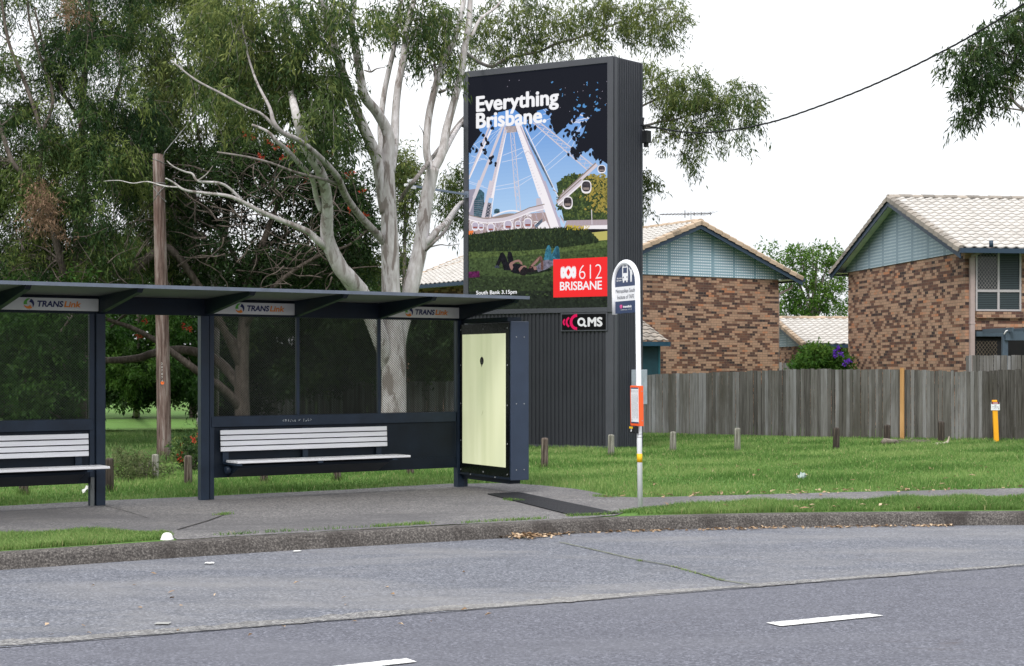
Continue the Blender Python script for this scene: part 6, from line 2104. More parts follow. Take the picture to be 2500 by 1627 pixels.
limb(mb, [(938, 420, 20, D + .3), (932, 368, 16, D + .5), (929, 310, 15, D + .8), (937, 233, 14, D + 1), (949, 174, 13, D + 1.1), (961, 121, 12, D + 1.2), (966, 63, 11, D + 1.3), (983, -10, 9, D + 1.4)])
limb(mb, [(944, 520, 36, D), (934, 465, 32, D), (920, 388, 29, D - .1), (891, 320, 27, D - .3), (862, 252, 25, D - .5), (828, 155, 23, D - .8), (808, 82, 20, D - 1), (799, 39, 18, D - 1.1), (779, -15, 15, D - 1.3), (750, -120, 9, D - 1.5)])
limb(mb, [(808, 85, 15, D - 1), (812, 40, 13, D - .8), (814, -10, 12, D - .7), (820, -100, 8, D - .6)], 8)
limb(mb, [(834, 165, 17, D - .8), (818, 136, 15, D - 1), (794, 113, 14, D - 1.2), (750, 58, 12, D - 1.5), (704, -5, 10, D - 1.8), (660, -80, 6, D - 2)])
limb(mb, [(880, 715, 46, D - .5), (868, 700, 44, D - .6), (848, 675, 41, D - .8), (828, 649, 38, D - .9), (799, 581, 34, D - 1.1), (799, 494, 28, D - 1.5), (784, 426, 26, D - 2.0), (745, 354, 24, D - 2.6), (728, 300, 22, D - 2.9), (717, 255, 19, D - 2.6), (709, 215, 14, D - 1.2), (700, 120, 8, D - .8), (690, 20, 6, D - 1.5)], 12)
limb(mb, [(950, 900, 38, D), (935, 845, 42, D - .15), (907, 770, 44, D - .3), (880, 715, 44, D - .5)], 12)
limb(mb, [(784, 515, 14, D - 1.4), (772, 480, 13, D - 1.6), (765, 445, 13, D - 1.9), (750, 421, 13, D - 2.2), (726, 395, 12, D - 2.6), (697, 363, 11, D - 2.9), (675, 345, 10, D - 3.1), (653, 322, 8, D - 3.2), (615, 305, 6, D - 3.3)], 9)
limb(mb, [(800, 606, 20, D - 1), (780, 592, 18, D - 1.2), (762, 575, 16, D - 1.3), (745, 562, 14, D - 1.4), (673, 533, 12.5, D - 1.7), (625, 511, 10.5, D - 1.9), (565, 481, 9, D - 2.1), (500, 472, 7.5, D - 2.2), (452, 465, 6.5, D - 2.4), (425, 447, 5, D - 2.4), (405, 436, 3.5, D - 2.5)], 9)
limb(mb, [(440, 458, 4.5, D - 2.3), (402, 455, 3.6, D - 2.3), (360, 444, 3, D - 2.2), (325, 448, 2.4, D - 2.2), (290, 441, 1.8, D - 2.2), (253, 443, 1.2, D - 2.2)], 6)
limb(mb, [(588, 487, 8, D - 2), (560, 460, 7, D - 2.1), (533, 447, 7, D - 2.2), (484, 443, 6, D - 2.3), (470, 425, 5, D - 2.3), (452, 420, 5, D - 2.3), (425, 408, 3.5, D - 2.4), (407, 393, 2.5, D - 2.4)], 6)
limb(mb, [(484, 441, 4, D - 2.3), (505, 425, 3, D - 2.4), (520, 405, 2, D - 2.4)], 5)
# right stem, leaning away to the right
limb(mb, [(968, 880, 32, D + .1), (978, 810, 36, D + .2), (996, 740, 39, D + .3), (1006, 690, 40, D + .3), (1026, 605, 36, D + .4), (1036, 523, 33, D + .5), (1048, 455, 32, D + .6), (1058, 410, 30, D + .6)], 14)
limb(mb, [(1056, 420, 22, D + .6), (1044, 385, 19, D + .6), (1041, 350, 18, D + .6), (1046, 291, 18, D + .7), (1056, 240, 17, D + .7), (1077, 165, 16, D + .8), (1095, 125, 15, D + .9), (1113, 87, 14, D + 1), (1127, 30, 13, D + 1), (1136, -20, 11, D + 1.1), (1150, -130, 6, D + 1.2)])
limb(mb, [(1058, 415, 25, D + .6), (1079, 375, 22, D + .7), (1089, 320, 20, D + .8), (1101, 275, 19, D + .9), (1113, 232, 18, D + .9), (1126, 175, 17, D + 1), (1133, 126, 16, D + 1), (1145, 58, 15, D + 1.1), (1148, 0, 13, D + 1.2), (1155, -110, 8, D + 1.3)])
limb(mb, [(1146, 95, 9, D + 1.1), (1155, 82, 9, D + 1.1), (1172, 48, 8, D + 1.3), (1210, 19, 7, D + 1.6), (1240, -15, 5, D + 1.8)], 7)
limb(mb, [(1085, 372, 14, D + .7), (1103, 338, 12, D + 2.5), (1116, 316, 11, D + 5.5), (1128, 300, 10, D + 7.6), (1160, 260, 7, D + 8.5), (1230, 220, 6, D + 9)], 8)
limb(mb, [(1030, 600, 22, D + .4), (1041, 592, 19, D + .4), (1055, 580, 18, D + .4), (1067, 563, 17, D + .5), (1090, 543, 14, D + 1.5), (1106, 520, 13, D + 4.5), (1122, 500, 12, D + 7.3), (1150, 485, 9, D + 8)], 8)
trunk = mb.build('trunk', M_GUM, gum)
mb = MB()  # greyer low bough swinging left
limb(mb, [(955, 622, 24, D + .05), (944, 600, 24, D), (930, 582, 21, D - .12), (905, 556, 19, D - .4), (871, 518, 18, D - .8), (846, 482, 17, D - 1.3), (835, 458, 17, D - 1.7), (823, 431, 16, D - 2.2), (784, 387, 14, D - 2.9), (731, 344, 13, D - 3.4), (690, 325, 12, D - 3.7), (668, 298, 11, D - 3.8), (658, 262, 8, D - 3.6), (624, 194, 6, D - 2.6), (600, 111, 5, D - 2.0), (592, 30, 4, D - 1.6), (620, -60, 3, D - 1.4)])
limb(mb, [(677, 317, 8, D - 3.75), (640, 280, 7, D - 3.8), (600, 262, 6, D - 3.9), (542, 230, 6, D - 3.9), (475, 194, 5, D - 3.9), (420, 149, 3, D - 3.8)], 7)
mb.build('grey_bough', M_GUMG, trunk)
mb = MB()  # darker boughs of the same tree
limb(mb, [(975, 492, 9, D), (995, 462, 10, D - .2), (1016, 436, 11, D - .4), (1065, 373, 10, D + 1.5), (1100, 328, 9, D + 5), (1122, 300, 9, D + 7.5), (1145, 275, 8, D + 8)], 8)
limb(mb, [(826, 450, 9, D - 1.9), (780, 436, 8, D - 2.5), (721, 421, 7, D - 2.9), (660, 398, 6, D - 3.1), (600, 383, 6, D - 3.2), (530, 372, 4, D - 3.2)], 7)
limb(mb, [(1040, 612, 7, D + .3), (1066, 585, 8, D + .2), (1088, 562, 8, D + 2.5), (1112, 515, 10, D + 6), (1126, 495, 9, D + 7.6), (1145, 485, 8, D + 8)], 7)
limb(mb, [(1046, 605, 4, D + .3), (1075, 598, 3, D + .3), (1095, 600, 2, D + .3), (1123, 596, 1.6, D + .3)], 5)
limb(mb, [(1060, 150, 6, D + .8), (1064, 190, 8, D + .6), (1054, 225, 5, D + .5)], 6)
limb(mb, [(828, 104, 8, D - .7), (838, 93, 9, D - .8), (850, 82, 6, D - .9), (854, 74, 3, D - .9)], 6)
limb(mb, [(890, 172, 4, D), (905, 176, 5, D - .1), (920, 168, 3, D - .2), (940, 165, 1.5, D - .2)], 5)
for x, y, x2, y2 in ((905, 176, 893, 150), (900, 172, 896, 158), (1035, 330, 1022, 305), (1078, 220, 1070, 215), (1071, 222, 1098, 218)):
    limb(mb, [(x, y, 2.5, D - .1), ((x + x2) / 2 + 2, (y + y2) / 2, 2, D - .15), (x2, y2, 1, D - .2)], 4)
limb(mb, [(1072, 226, 7, D + 1), (1084, 222, 7, D + 1.2), (1100, 213, 6, D + 5), (1124, 211, 5, D + 7.8), (1150, 211, 4, D + 8)], 6)
# boughs reaching over and past the billboard, carrying the hanging leaves
limb(mb, [(1138, 130, 10, D + 1), (1165, 150, 9, D + 6), (1200, 163, 9, D + 8.5), (1226, 150, 9, D + 9), (1255, 138, 8, D + 9), (1317, 127, 7, D + 9), (1353, 109, 7, D + 9), (1420, 90, 6, D + 9), (1500, 60, 5, D + 9), (1580, 30, 4, D + 9), (1640, 20, 3, D + 9)], 8)
limb(mb, [(1122, 303, 10, D + 7.5), (1200, 330, 12, D + 8), (1330, 330, 11, D + 8), (1470, 320, 9, D + 7.6), (1566, 309, 7, D + 7), (1610, 298, 6, D + 7), (1650, 292, 5, D + 7), (1720, 272, 3, D + 7), (1780, 260, 2, D + 7)], 8)
limb(mb, [(1500, 300, 7, D + 7), (1563, 262, 6, D + 7.2), (1600, 245, 5, D + 7.2), (1660, 225, 4, D + 7.2), (1720, 215, 2, D + 7.2)], 7)
limb(mb, [(1566, 314, 6, D + 7), (1608, 313, 5, D + 6.9), (1640, 330, 4, D + 6.9), (1690, 350, 3, D + 6.8), (1695, 375, 2, D + 6.8)], 6)
limb(mb, [(1450, 340, 8, D + 7.5), (1540, 400, 6, D + 7.6), (1575, 440, 4, D + 7.6), (1580, 470, 2, D + 7.6)], 6)
mb.build('bough', M_GREYB, trunk)
cg = Crown(101)
GL, GW = .155, .021
def gc(px, py, rx, ry, d, n, tint=.5, rd=.7, per=16, **k):
    k.setdefault('hang', .75); k.setdefault('tw', .42); k.setdefault('tv', .2)
    clump(cg, px, py, rx, ry, d, rd, int(n * .42), int(per * 1.9), GL * .9, GW * 1.2, tint=tint + .14, **k)
# left dark hanging mass
for px, py, rx, ry, n, t in ((520, 60, 60, 70, 120, .55), (590, 60, 60, 80, 130, .6), (660, 50, 60, 70, 120, .5), (720, 60, 50, 70, 110, .42), (760, 130, 50, 60, 110, .38), (640, 150, 70, 60, 130, .45), (560, 150, 60, 60, 110, .5),
                          (700, 190, 60, 60, 130, .36), (780, 200, 55, 50, 120, .36), (820, 220, 35, 50, 80, .38), (650, 240, 60, 50, 100, .4), (730, 260, 55, 45, 90, .36), (800, 290, 45, 45, 90, .34), (845, 315, 28, 42, 60, .34), (770, 330, 40, 25, 50, .34), (840, 350, 25, 30, 40, .32),
                          (845, 40, 30, 50, 60, .4), (900, 20, 30, 40, 40, .45), (800, 20, 40, 40, 70, .42), (590, 250, 50, 40, 60, .45), (500, 180, 50, 60, 80, .5), (545, 250, 40, 50, 50, .5)):
    gc(px, py, rx, ry, D - 1.6 + random.uniform(-.9, .9), n, t, 1.0)
# sparse leaves in the middle, above
for px, py, rx, ry, n, t in ((945, 25, 35, 35, 45, .45), (985, 20, 25, 30, 40, .45), (960, 65, 25, 25, 20, .4), (1045, 40, 35, 40, 70, .45), (1075, 30, 30, 40, 60, .45), (1040, 95, 40, 35, 70, .42), (1020, 125, 22, 22, 28, .4), (1085, 80, 30, 35, 45, .45), (1090, 165, 18, 25, 22, .42), (1100, 140, 25, 30, 30, .45)):
    gc(px, py, rx, ry, D + .9, n, t, .6)
# top right over the billboard
for px, py, rx, ry, n, t in ((1180, 60, 45, 50, 90, .5), (1170, 120, 40, 35, 60, .48), (1230, 70, 45, 50, 90, .5), (1230, 130, 40, 30, 55, .48), (1290, 50, 45, 45, 70, .52), (1290, 110, 40, 30, 55, .5), (1340, 40, 45, 45, 70, .55), (1340, 100, 35, 28, 45, .5),
                          (1400, 30, 45, 40, 70, .6), (1400, 85, 40, 30, 50, .55), (1460, 40, 45, 40, 70, .6), (1460, 100, 30, 30, 35, .5), (1520, 30, 40, 40, 75, .62), (1520, 80, 25, 30, 30, .5), (1570, 25, 40, 35, 80, .62), (1620, 30, 35, 35, 75, .6), (1655, 45, 20, 28, 40, .55), (1600, 70, 35, 22, 40, .55), (1630, 85, 22, 18, 25, .5), (1590, 90, 18, 14, 14, .5), (1440, 5, 60, 30, 60, .6), (1250, 5, 60, 30, 60, .5)):
    gc(px, py, rx, ry, D + 9 + random.uniform(-.5, .5), n, t, .8)
# hanging bunch right of the billboard
for px, py, rx, ry, n, t in ((1590, 195, 35, 30, 60, .55), (1580, 160, 20, 22, 22, .5), (1640, 195, 32, 30, 60, .55), (1620, 240, 40, 25, 70, .55), (1690, 210, 35, 38, 75, .5), (1670, 255, 40, 22, 60, .5), (1730, 215, 25, 30, 45, .48), (1720, 255, 32, 28, 55, .48), (1775, 235, 25, 32, 55, .48), (1815, 225, 26, 35, 60, .45), (1840, 260, 16, 28, 32, .42), (1780, 285, 32, 22, 45, .42), (1845, 298, 14, 22, 18, .42), (1720, 300, 40, 22, 50, .42), (1660, 300, 30, 18, 30, .45), (1620, 290, 24, 26, 24, .45), (1620, 330, 10, 12, 8, .45), (1672, 330, 14, 18, 14, .45), (1740, 325, 18, 16, 16, .42), (1700, 345, 12, 18, 12, .4), (1690, 378, 22, 20, 26, .38), (1680, 392, 12, 10, 8, .38), (1652, 382, 5, 6, 4, .4), (1805, 330, 16, 18, 14, .4), (1784, 352, 10, 10, 5, .4), (1500, 250, 40, 60, 60, .5)):
    gc(px, py, rx, ry, D + 7 + random.uniform(-.4, .4), n, t, .55)
for px, py, rx, ry, n in ((1580, 430, 14, 16, 24), (1575, 465, 12, 22, 24), (1590, 450, 8, 18, 12), (1568, 500, 5, 10, 6)): gc(px, py, rx, ry, D + 7.5, n, .42, .4)
for px, py, rx, ry, n, t in ((1110, 440, 25, 30, 55, .42), (1095, 480, 28, 35, 60, .42), (1120, 510, 20, 28, 40, .42), (1090, 530, 14, 20, 20, .42), (1130, 420, 16, 20, 24, .45)): gc(px, py, rx, ry, D + 8.2, n, t, .5)
cg.build('crown', ML_GUM, gum)
cg.twig.build('branchwork', M_GREYB, gum)

# ---------------- small pale leaved tree just behind the gum
DB = 36.0
st = thing('slim_tree', G(986, 1070), 'slim young tree with yellow green leaves between the gum stems', 'tree', 'trees behind the bus shelter')
mb = MB(); limb(mb, [(986, 1075, 16, DB), (985, 800, 12, DB), (988, 600, 8, DB), (990, 450, 5, DB), (992, 370, 2, DB)], 7)
limb(mb, [(986, 640, 6, DB), (960, 560, 4, DB), (935, 480, 2, DB)], 5); limb(mb, [(988, 560, 5, DB), (1010, 480, 3, DB), (1020, 430, 1.5, DB)], 5)
mb.build('trunk', M_GREYB, st)
cs_ = Crown(102)
for px, py, rx, ry, n, t in ((985, 385, 22, 25, 60, .75), (1000, 420, 22, 25, 60, .72), (975, 430, 22, 25, 50, .7), (1000, 470, 20, 25, 45, .66), (970, 490, 22, 28, 45, .62), (990, 540, 22, 30, 35, .6), (925, 400, 14, 14, 16, .6), (940, 640, 30, 40, 70, .6), (990, 620, 20, 30, 30, .6), (880, 640, 30, 40, 60, .5), (920, 560, 20, 30, 30, .55)):
    clump(cs_, px, py, rx, ry, DB, .6, n, 15, .14, .03, tint=t, hang=.45, tw=.4)
cs_.build('crown', ML_GUM, st)

# ---------------- scarlet flowered tree with tangled boughs
DT = 31.0
tt_ = G(592, 1085); DT = tt_.y
tul = thing('flowering_tree', tt_, 'spreading dark tree with scarlet flowers and tangled boughs', 'tree', 'trees behind the bus shelter')
mb = MB(); T = DT
limb(mb, [(594, 1100, 44, T), (592, 1020, 38, T), (590, 940, 36, T), (592, 860, 32, T), (598, 760, 26, T), (606, 690, 22, T), (640, 600, 17, T), (670, 520, 13, T), (700, 450, 9, T), (720, 380, 5, T)], 12)
limb(mb, [(590, 1000, 26, T), (545, 950, 22, T - .4), (480, 905, 19, T - .8), (430, 868, 17, T - 1), (379, 831, 14, T - 1.2), (320, 800, 12, T - 1.4), (259, 779, 10, T - 1.6), (180, 740, 7, T - 1.8)], 9)
limb(mb, [(590, 950, 26, T), (530, 880, 24, T + .4), (450, 855, 22, T + .6), (376, 863, 20, T + .8), (337, 875, 19, T + .8), (259, 880, 16, T + .9), (180, 870, 13, T + 1), (90, 850, 9, T + 1)], 9)
limb(mb, [(590, 900, 22, T), (540, 790, 19, T - .5), (480, 690, 17, T - .8), (420, 612, 20, T - 1), (390, 612, 22, T - 1), (350, 640, 22, T - 1), (310, 680, 19, T - 1), (270, 720, 13, T - 1)], 9)
limb(mb, [(600, 720, 16, T), (570, 620, 13, T + .4), (520, 540, 11, T + .6), (470, 470, 8, T + .8), (430, 380, 5, T + 1)], 8)
limb(mb, [(596, 800, 18, T), (650, 720, 14, T - .4), (720, 660, 11, T - .6), (790, 620, 9, T - .7), (850, 600, 7, T - .8), (900, 560, 4, T - .8)], 8)
limb(mb, [(592, 850, 16, T), (500, 770, 13, T + .8), (400, 740, 11, T + 1), (320, 760, 8, T + 1.2), (270, 800, 6, T + 1.2)], 7)
limb(mb, [(640, 610, 11, T), (720, 560, 8, T + .3), (800, 520, 6, T + .4), (860, 470, 4, T + .5)], 7)
limb(mb, [(480, 690, 10, T - .8), (440, 720, 8, T - .9), (400, 680, 6, T - 1)], 6)
rb = random.Random(77)
for i in range(210):      # tangle of bare curling branchlets
    x, y = rb.uniform(400, 860), rb.uniform(400, 700); d = T + rb.uniform(-2.0, .6); p = [(x, y, rb.uniform(2, 5.5), d)]
    a = rb.uniform(0, 6.28)
    for k in range(4):
        a += rb.uniform(-.6, .6); x += 30 * math.cos(a); y += 24 * math.sin(a) - 3; p.append((x, y, p[0][2] * (1 - .22 * (k + 1)), d + rb.uniform(-.2, .2)))
    limb(mb, p, 5, 2)
mb.build('trunk', M_TANG, tul)
ct = Crown(103)
for px, py, rx, ry, n, t in ((640, 400, 60, 40, 130, .45), (700, 390, 50, 40, 120, .4), (590, 370, 50, 35, 90, .5), (760, 410, 50, 45, 120, .4), (800, 450, 45, 45, 120, .36), (850, 450, 35, 45, 100, .4), (860, 510, 40, 45, 110, .38), (800, 520, 50, 40, 110, .34), (720, 460, 50, 35, 80, .34), (650, 460, 45, 35, 70, .36), (580, 440, 45, 35, 70, .42), (520, 420, 50, 40, 90, .45), (470, 400, 45, 45, 80, .45), (740, 540, 55, 35, 70, .32), (880, 570, 35, 35, 70, .4), (830, 590, 45, 30, 60, .36), (660, 560, 50, 40, 60, .3), (560, 520, 50, 40, 60, .35), (500, 500, 40, 40, 50, .38), (480, 580, 60, 50, 80, .3), (560, 620, 70, 45, 90, .3), (680, 640, 70, 40, 110, .34), (780, 660, 60, 30, 110, .36), (850, 650, 40, 35, 70, .38), (620, 680, 80, 30, 100, .3), (460, 660, 60, 40, 80, .3), (890, 500, 20, 40, 40, .42)):
    clump(ct, px, py, rx, ry, T + rb.uniform(-.8, .8), .9, n, 17, .12, .042, tint=t, tv=.2, hang=.3, tw=.36, twigs=.5, up=.1)
ct.build('crown', ML_DARK, tul)
ct.twig.build('branchwork', M_DARKB, tul)
cf = Crown(104)
for px, py in ((648, 344), (652, 352), (711, 358), (726, 373), (735, 366), (789, 363), (803, 373), (806, 380), (634, 378), (640, 386), (857, 421), (850, 428), (847, 513), (890, 528), (885, 535), (745, 438), (596, 325), (602, 332), (590, 318), (690, 384), (356, 787), (340, 825), (346, 822), (458, 805), (452, 800), (890, 470), (620, 338), (670, 362)):
    clump(cf, px, py, 6, 4, T - 1.0, .1, 3, 7, .06, .032, tint=.4, hang=-.2, tw=.07, twigs=0)
cf.build('blossom', M_FLOWER, tul)

# ---------------- tall trees at the left: crowns grown clump by clump, with holes of sky
def big_tree(name, label, base, limbs, bark, leaf, boxes, holes, seed, ll, lw, dens, dr, per=17, hang=.65, tint=(.3, .7), crange=(30, 62), **k):
    t = thing(name, base, label, 'tree', 'trees behind the bus shelter')
    mb = MB()
    for l in limbs: limb(mb, l, 9)
    r = random.Random(seed)
    cr = Crown(seed)
    n = 0
    cl = []
    crange = (crange[0] * .66, crange[1] * .68)
    for (x0, y0, x1, y1, cnt) in boxes:
        for i in range(cnt):
            for tr in range(12):
                x, y = r.uniform(x0, x1), r.uniform(y0, y1)
                if all(((x - hx) / hr) ** 2 + ((y - hy) / hr2) ** 2 > r.uniform(.6, 1.3) for hx, hy, hr, hr2 in holes): break
            else: continue
            d = r.uniform(*dr); s = r.uniform(*crange)
            clump(cr, x, y, s, s * r.uniform(.65, 1.1), d, pr_(s, d) * 1.1, int(max(4, dens * (s / 32) ** 2 * r.uniform(.5, 1.1) * .66)), int(per * 1.9), ll, lw * 1.15, tint=r.uniform(*tint), hang=hang, **k)
            cl.append((x, y, d))
    # boughs to the clumps from the nearest limb point
    nodes = [(x, y, w, d) for l in limbs for x, y, w, d in l[1:]]
    for x, y, d in cl:
        if r.random() > .55 or not nodes: continue
        q = min(nodes, key=lambda a: (a[0] - x) ** 2 + (a[1] - y) ** 2 * 1.2 + (200 if a[1] < y else 0))
        ds = math.hypot(q[0] - x, q[1] - y)
        if ds > 190: continue
        w = max(2.2, min(q[2] * .45, 3 + ds * .03))
        limb(mb, [(q[0], q[1], w, q[3]), (q[0] * .6 + x * .4 + r.uniform(-12, 12), q[1] * .6 + y * .4 - r.uniform(-6, 18), w * .75, q[3] * .6 + d * .4), (x, y, 1.5, d)], 5, 4)
    mb.build('trunk', bark, t)
    cr.build('crown', leaf, t)
    if cr.twig.v: cr.twig.build('branchwork', bark, t)
    return t
holes_l = [(110, 30, 26, 55), (165, 150, 15, 60), (70, 115, 20, 28), (10, 125, 14, 30), (75, 320, 12, 26), (20, 430, 24, 34), (320, 150, 32, 28), (330, 210, 20, 34), (265, 250, 16, 26), (330, 60, 10, 16), (20, 520, 14, 18), (430, 200, 24, 22), (470, 120, 18, 24), (440, 290, 20, 20), (240, 590, 20, 24), (300, 560, 14, 18), (345, 600, 26, 20), (130, 620, 14, 14), (200, 320, 12, 20), (520, 150, 14, 20), (400, 240, 16, 14)]
D1 = 33.0
b1_ = G(196, 1075)
big_tree('tall_gum', 'tall dense olive green tree with a brown dead spray', b1_,
    [[(192, 1085, 44, b1_.y), (192, 900, 36, D1), (193, 700, 28, D1), (190, 600, 24, D1), (197, 500, 22, D1), (204, 420, 20, D1), (200, 300, 18, D1), (207, 180, 15, D1), (214, 60, 11, D1), (225, -80, 6, D1)],
     [(191, 800, 22, D1), (150, 640, 18, D1 - 1), (110, 500, 15, D1 - 1.5), (68, 438, 13, D1 - 1.8), (30, 395, 12, D1 - 2), (0, 310, 11, D1 - 2), (-50, 180, 7, D1 - 2)],
     [(204, 420, 13, D1), (250, 330, 11, D1 + .6), (285, 230, 9, D1 + 1), (310, 120, 7, D1 + 1.2), (320, -20, 4, D1 + 1.2)],
     [(90, 470, 11, D1 - 1.6), (100, 330, 10, D1 - 1.4), (60, 200, 9, D1 - 1.4), (20, 100, 8, D1 - 1.4), (0, -30, 5, D1 - 1.4)],
     [(100, 330, 9, D1 - 1.4), (130, 240, 8, D1 - 1), (95, 130, 7, D1 - 1), (70, 40, 5, D1 - 1), (70, -60, 3, D1 - 1)],
     [(200, 300, 10, D1), (150, 220, 8, D1 - .5), (110, 130, 6, D1 - .6), (85, 20, 4, D1 - .6)],
     [(204, 250, 8, D1), (172, 130, 7, D1 + .4), (160, 20, 5, D1 + .4)]],
    M_DARKB, ML_OLIVE, [(-170, -120, 380, 420, 158), (-120, 400, 330, 700, 92), (60, 40, 300, 380, 16)], holes_l, 201, .14, .020, 33, (31, 35.5), tint=(.12, .85), tw=.5)
D2 = 37.0
b2_ = G(520, 1055)
big_tree('grey_gum', 'tall grey limbed gum with hanging leaves behind the timber pole', b2_,
    [[(520, 1060, 30, b2_.y), (522, 900, 26, D2), (528, 740, 22, D2), (545, 600, 18, D2), (560, 480, 15, D2), (585, 330, 13, D2), (600, 200, 10, D2), (615, 60, 8, D2), (620, -80, 4, D2)],
     [(528, 740, 14, D2), (480, 600, 11, D2 - .6), (430, 480, 9, D2 - 1), (390, 360, 7, D2 - 1), (370, 220, 5, D2 - 1)],
     [(560, 480, 10, D2), (500, 380, 8, D2 - .5), (470, 260, 7, D2 - .6), (460, 120, 5, D2 - .6), (480, -20, 3, D2 - .6)]],
    M_GREYB, ML_GUM, [(300, -100, 620, 380, 84), (290, 360, 480, 640, 48)], holes_l, 202, .16, .024, 34, (34.5, 39), tint=(.2, .9), tw=.5, hang=.8)
D3 = 44.0
b3_ = G(330, 1015)
big_tree('bushy_tree', 'dark bushy tree low in the gap behind the timber pole', b3_,
    [[(333, 1020, 18, b3_.y), (333, 960, 15, D3), (336, 900, 13, D3), (340, 800, 10, D3), (330, 700, 7, D3)], [(334, 930, 9, D3), (390, 880, 7, D3 - 1), (450, 850, 5, D3 - 1)], [(334, 920, 8, D3), (280, 880, 6, D3 - 1), (220, 860, 4, D3)]],
    M_DARKB, ML_LUSH, [(180, 800, 500, 960, 54), (-140, 760, 230, 990, 66), (250, 700, 480, 800, 10)], [(310, 830, 60, 14), (430, 820, 40, 14), (255, 800, 20, 10)], 203, .13, .045, 52, (41, 48), hang=.25, tint=(.05, .55), tw=.4, twigs=0, per=16)
D4 = 48.0
b4_ = G(720, 1040)
big_tree('shade_tree', 'dark shade tree seen through the mesh above the whole bench', b4_,
    [[(720, 1045, 24, b4_.y), (720, 900, 20, D4), (735, 780, 15, D4), (760, 660, 10, D4)], [(722, 880, 11, D4), (800, 800, 8, D4), (870, 740, 5, D4)], [(722, 860, 11, D4), (650, 800, 8, D4), (560, 770, 5, D4)]],
    M_DARKB, ML_DARK, [(480, 700, 940, 930, 90), (985, 770, 1110, 940, 30), (560, 620, 900, 720, 34), (470, 880, 620, 1010, 20)], [], 204, .15, .05, 48, (43, 50), hang=.3, tint=(.1, .6), tw=.45, twigs=0)  # second box partly added: its leaves stand in for shade on the house wall
# tree far left seen through the left mesh bay
b5_ = G(60, 1080)
D5 = 30.0
big_tree('leafy_tree', 'low leafy tree with bright leaves behind the first mesh panel', b5_,
    [[(60, 1085, 22, b5_.y), (58, 980, 18, D5), (62, 880, 14, D5), (80, 780, 9, D5), (90, 690, 5, D5)], [(60, 930, 9, D5), (120, 850, 7, D5), (170, 780, 5, D5)], [(60, 930, 9, D5), (0, 860, 7, D5), (-60, 800, 5, D5)]],
    M_DARKB, ML_LUSH, [(-130, 690, 200, 1040, 74)], [(210, 1000, 20, 30)], 205, .12, .035, 40, (28.5, 32.5), hang=.35, tint=(.0, .5), tw=.4, twigs=0)
# far row of trees closing the view behind everything at the left
D6 = 66.0
b6_ = G(600, 1000); b6_.y = 66; 
for i, (bx, lab) in enumerate(((120, 'distant dark tree far behind the low leafy tree'), (470, 'distant dark tree far behind the shelter opening'), (800, 'distant tree far behind the gum beside the tiled roof house'))):
    bb_ = W(bx, HOR, 66.0); bb_.z = gz(66)
    big_tree('distant_tree', lab, bb_, [[(bx, 1035, 16, 66), (bx, 900, 13, 66), (bx + 20, 780, 9, 66), (bx + 10, 650, 6, 66)], [(bx, 900, 7, 66), (bx + 90, 780, 5, 66)], [(bx, 900, 7, 66), (bx - 90, 780, 5, 66)]],
        M_DARKB, ML_DARK, [(bx - 190, 620, bx + 190, 960, 46)], [], 210 + i, .26, .10, 34, (62, 70), hang=.3, tint=(.1, .6), tw=.7, twigs=0, crange=(30, 60))
# dead brown spray caught in the tall tree
mb = MB(); rb = random.Random(78)
for i in range(110):
    x, y = rb.uniform(-60, 370), rb.uniform(540, 720); d = 31.5 + rb.uniform(-.8, 1.2); a = rb.uniform(-2.6, -.5); p = [(x, y, rb.uniform(1.5, 4), d)]
    for k in range(3):
        a += rb.uniform(-.5, .5); x += 30 * math.cos(a); y += 26 * math.sin(a); p.append((x, y, p[0][2] * (1 - .28 * (k + 1)), d + rb.uniform(-.2, .2)))
    limb(mb, p, 4, 2)
mb.build('bare_branchwork', M_TANG, [o for o in COL.objects if o.name.startswith('tall_gum')][0])
cd = Crown(206)
for px, py, rx, ry, n in ((95, 480, 26, 24, 40), (110, 510, 24, 22, 30), (80, 520, 14, 20, 14), (168, 20, 14, 26, 22), (130, 560, 22, 26, 18)): clump(cd, px, py, rx, ry, 30.6, .4, n, 14, .12, .022, tint=.5, hang=.5, tw=.35)
big = [o for o in COL.objects if o.name.startswith('tall_gum')][0]
cd.build('dead_foliage', ML_DEAD, big)

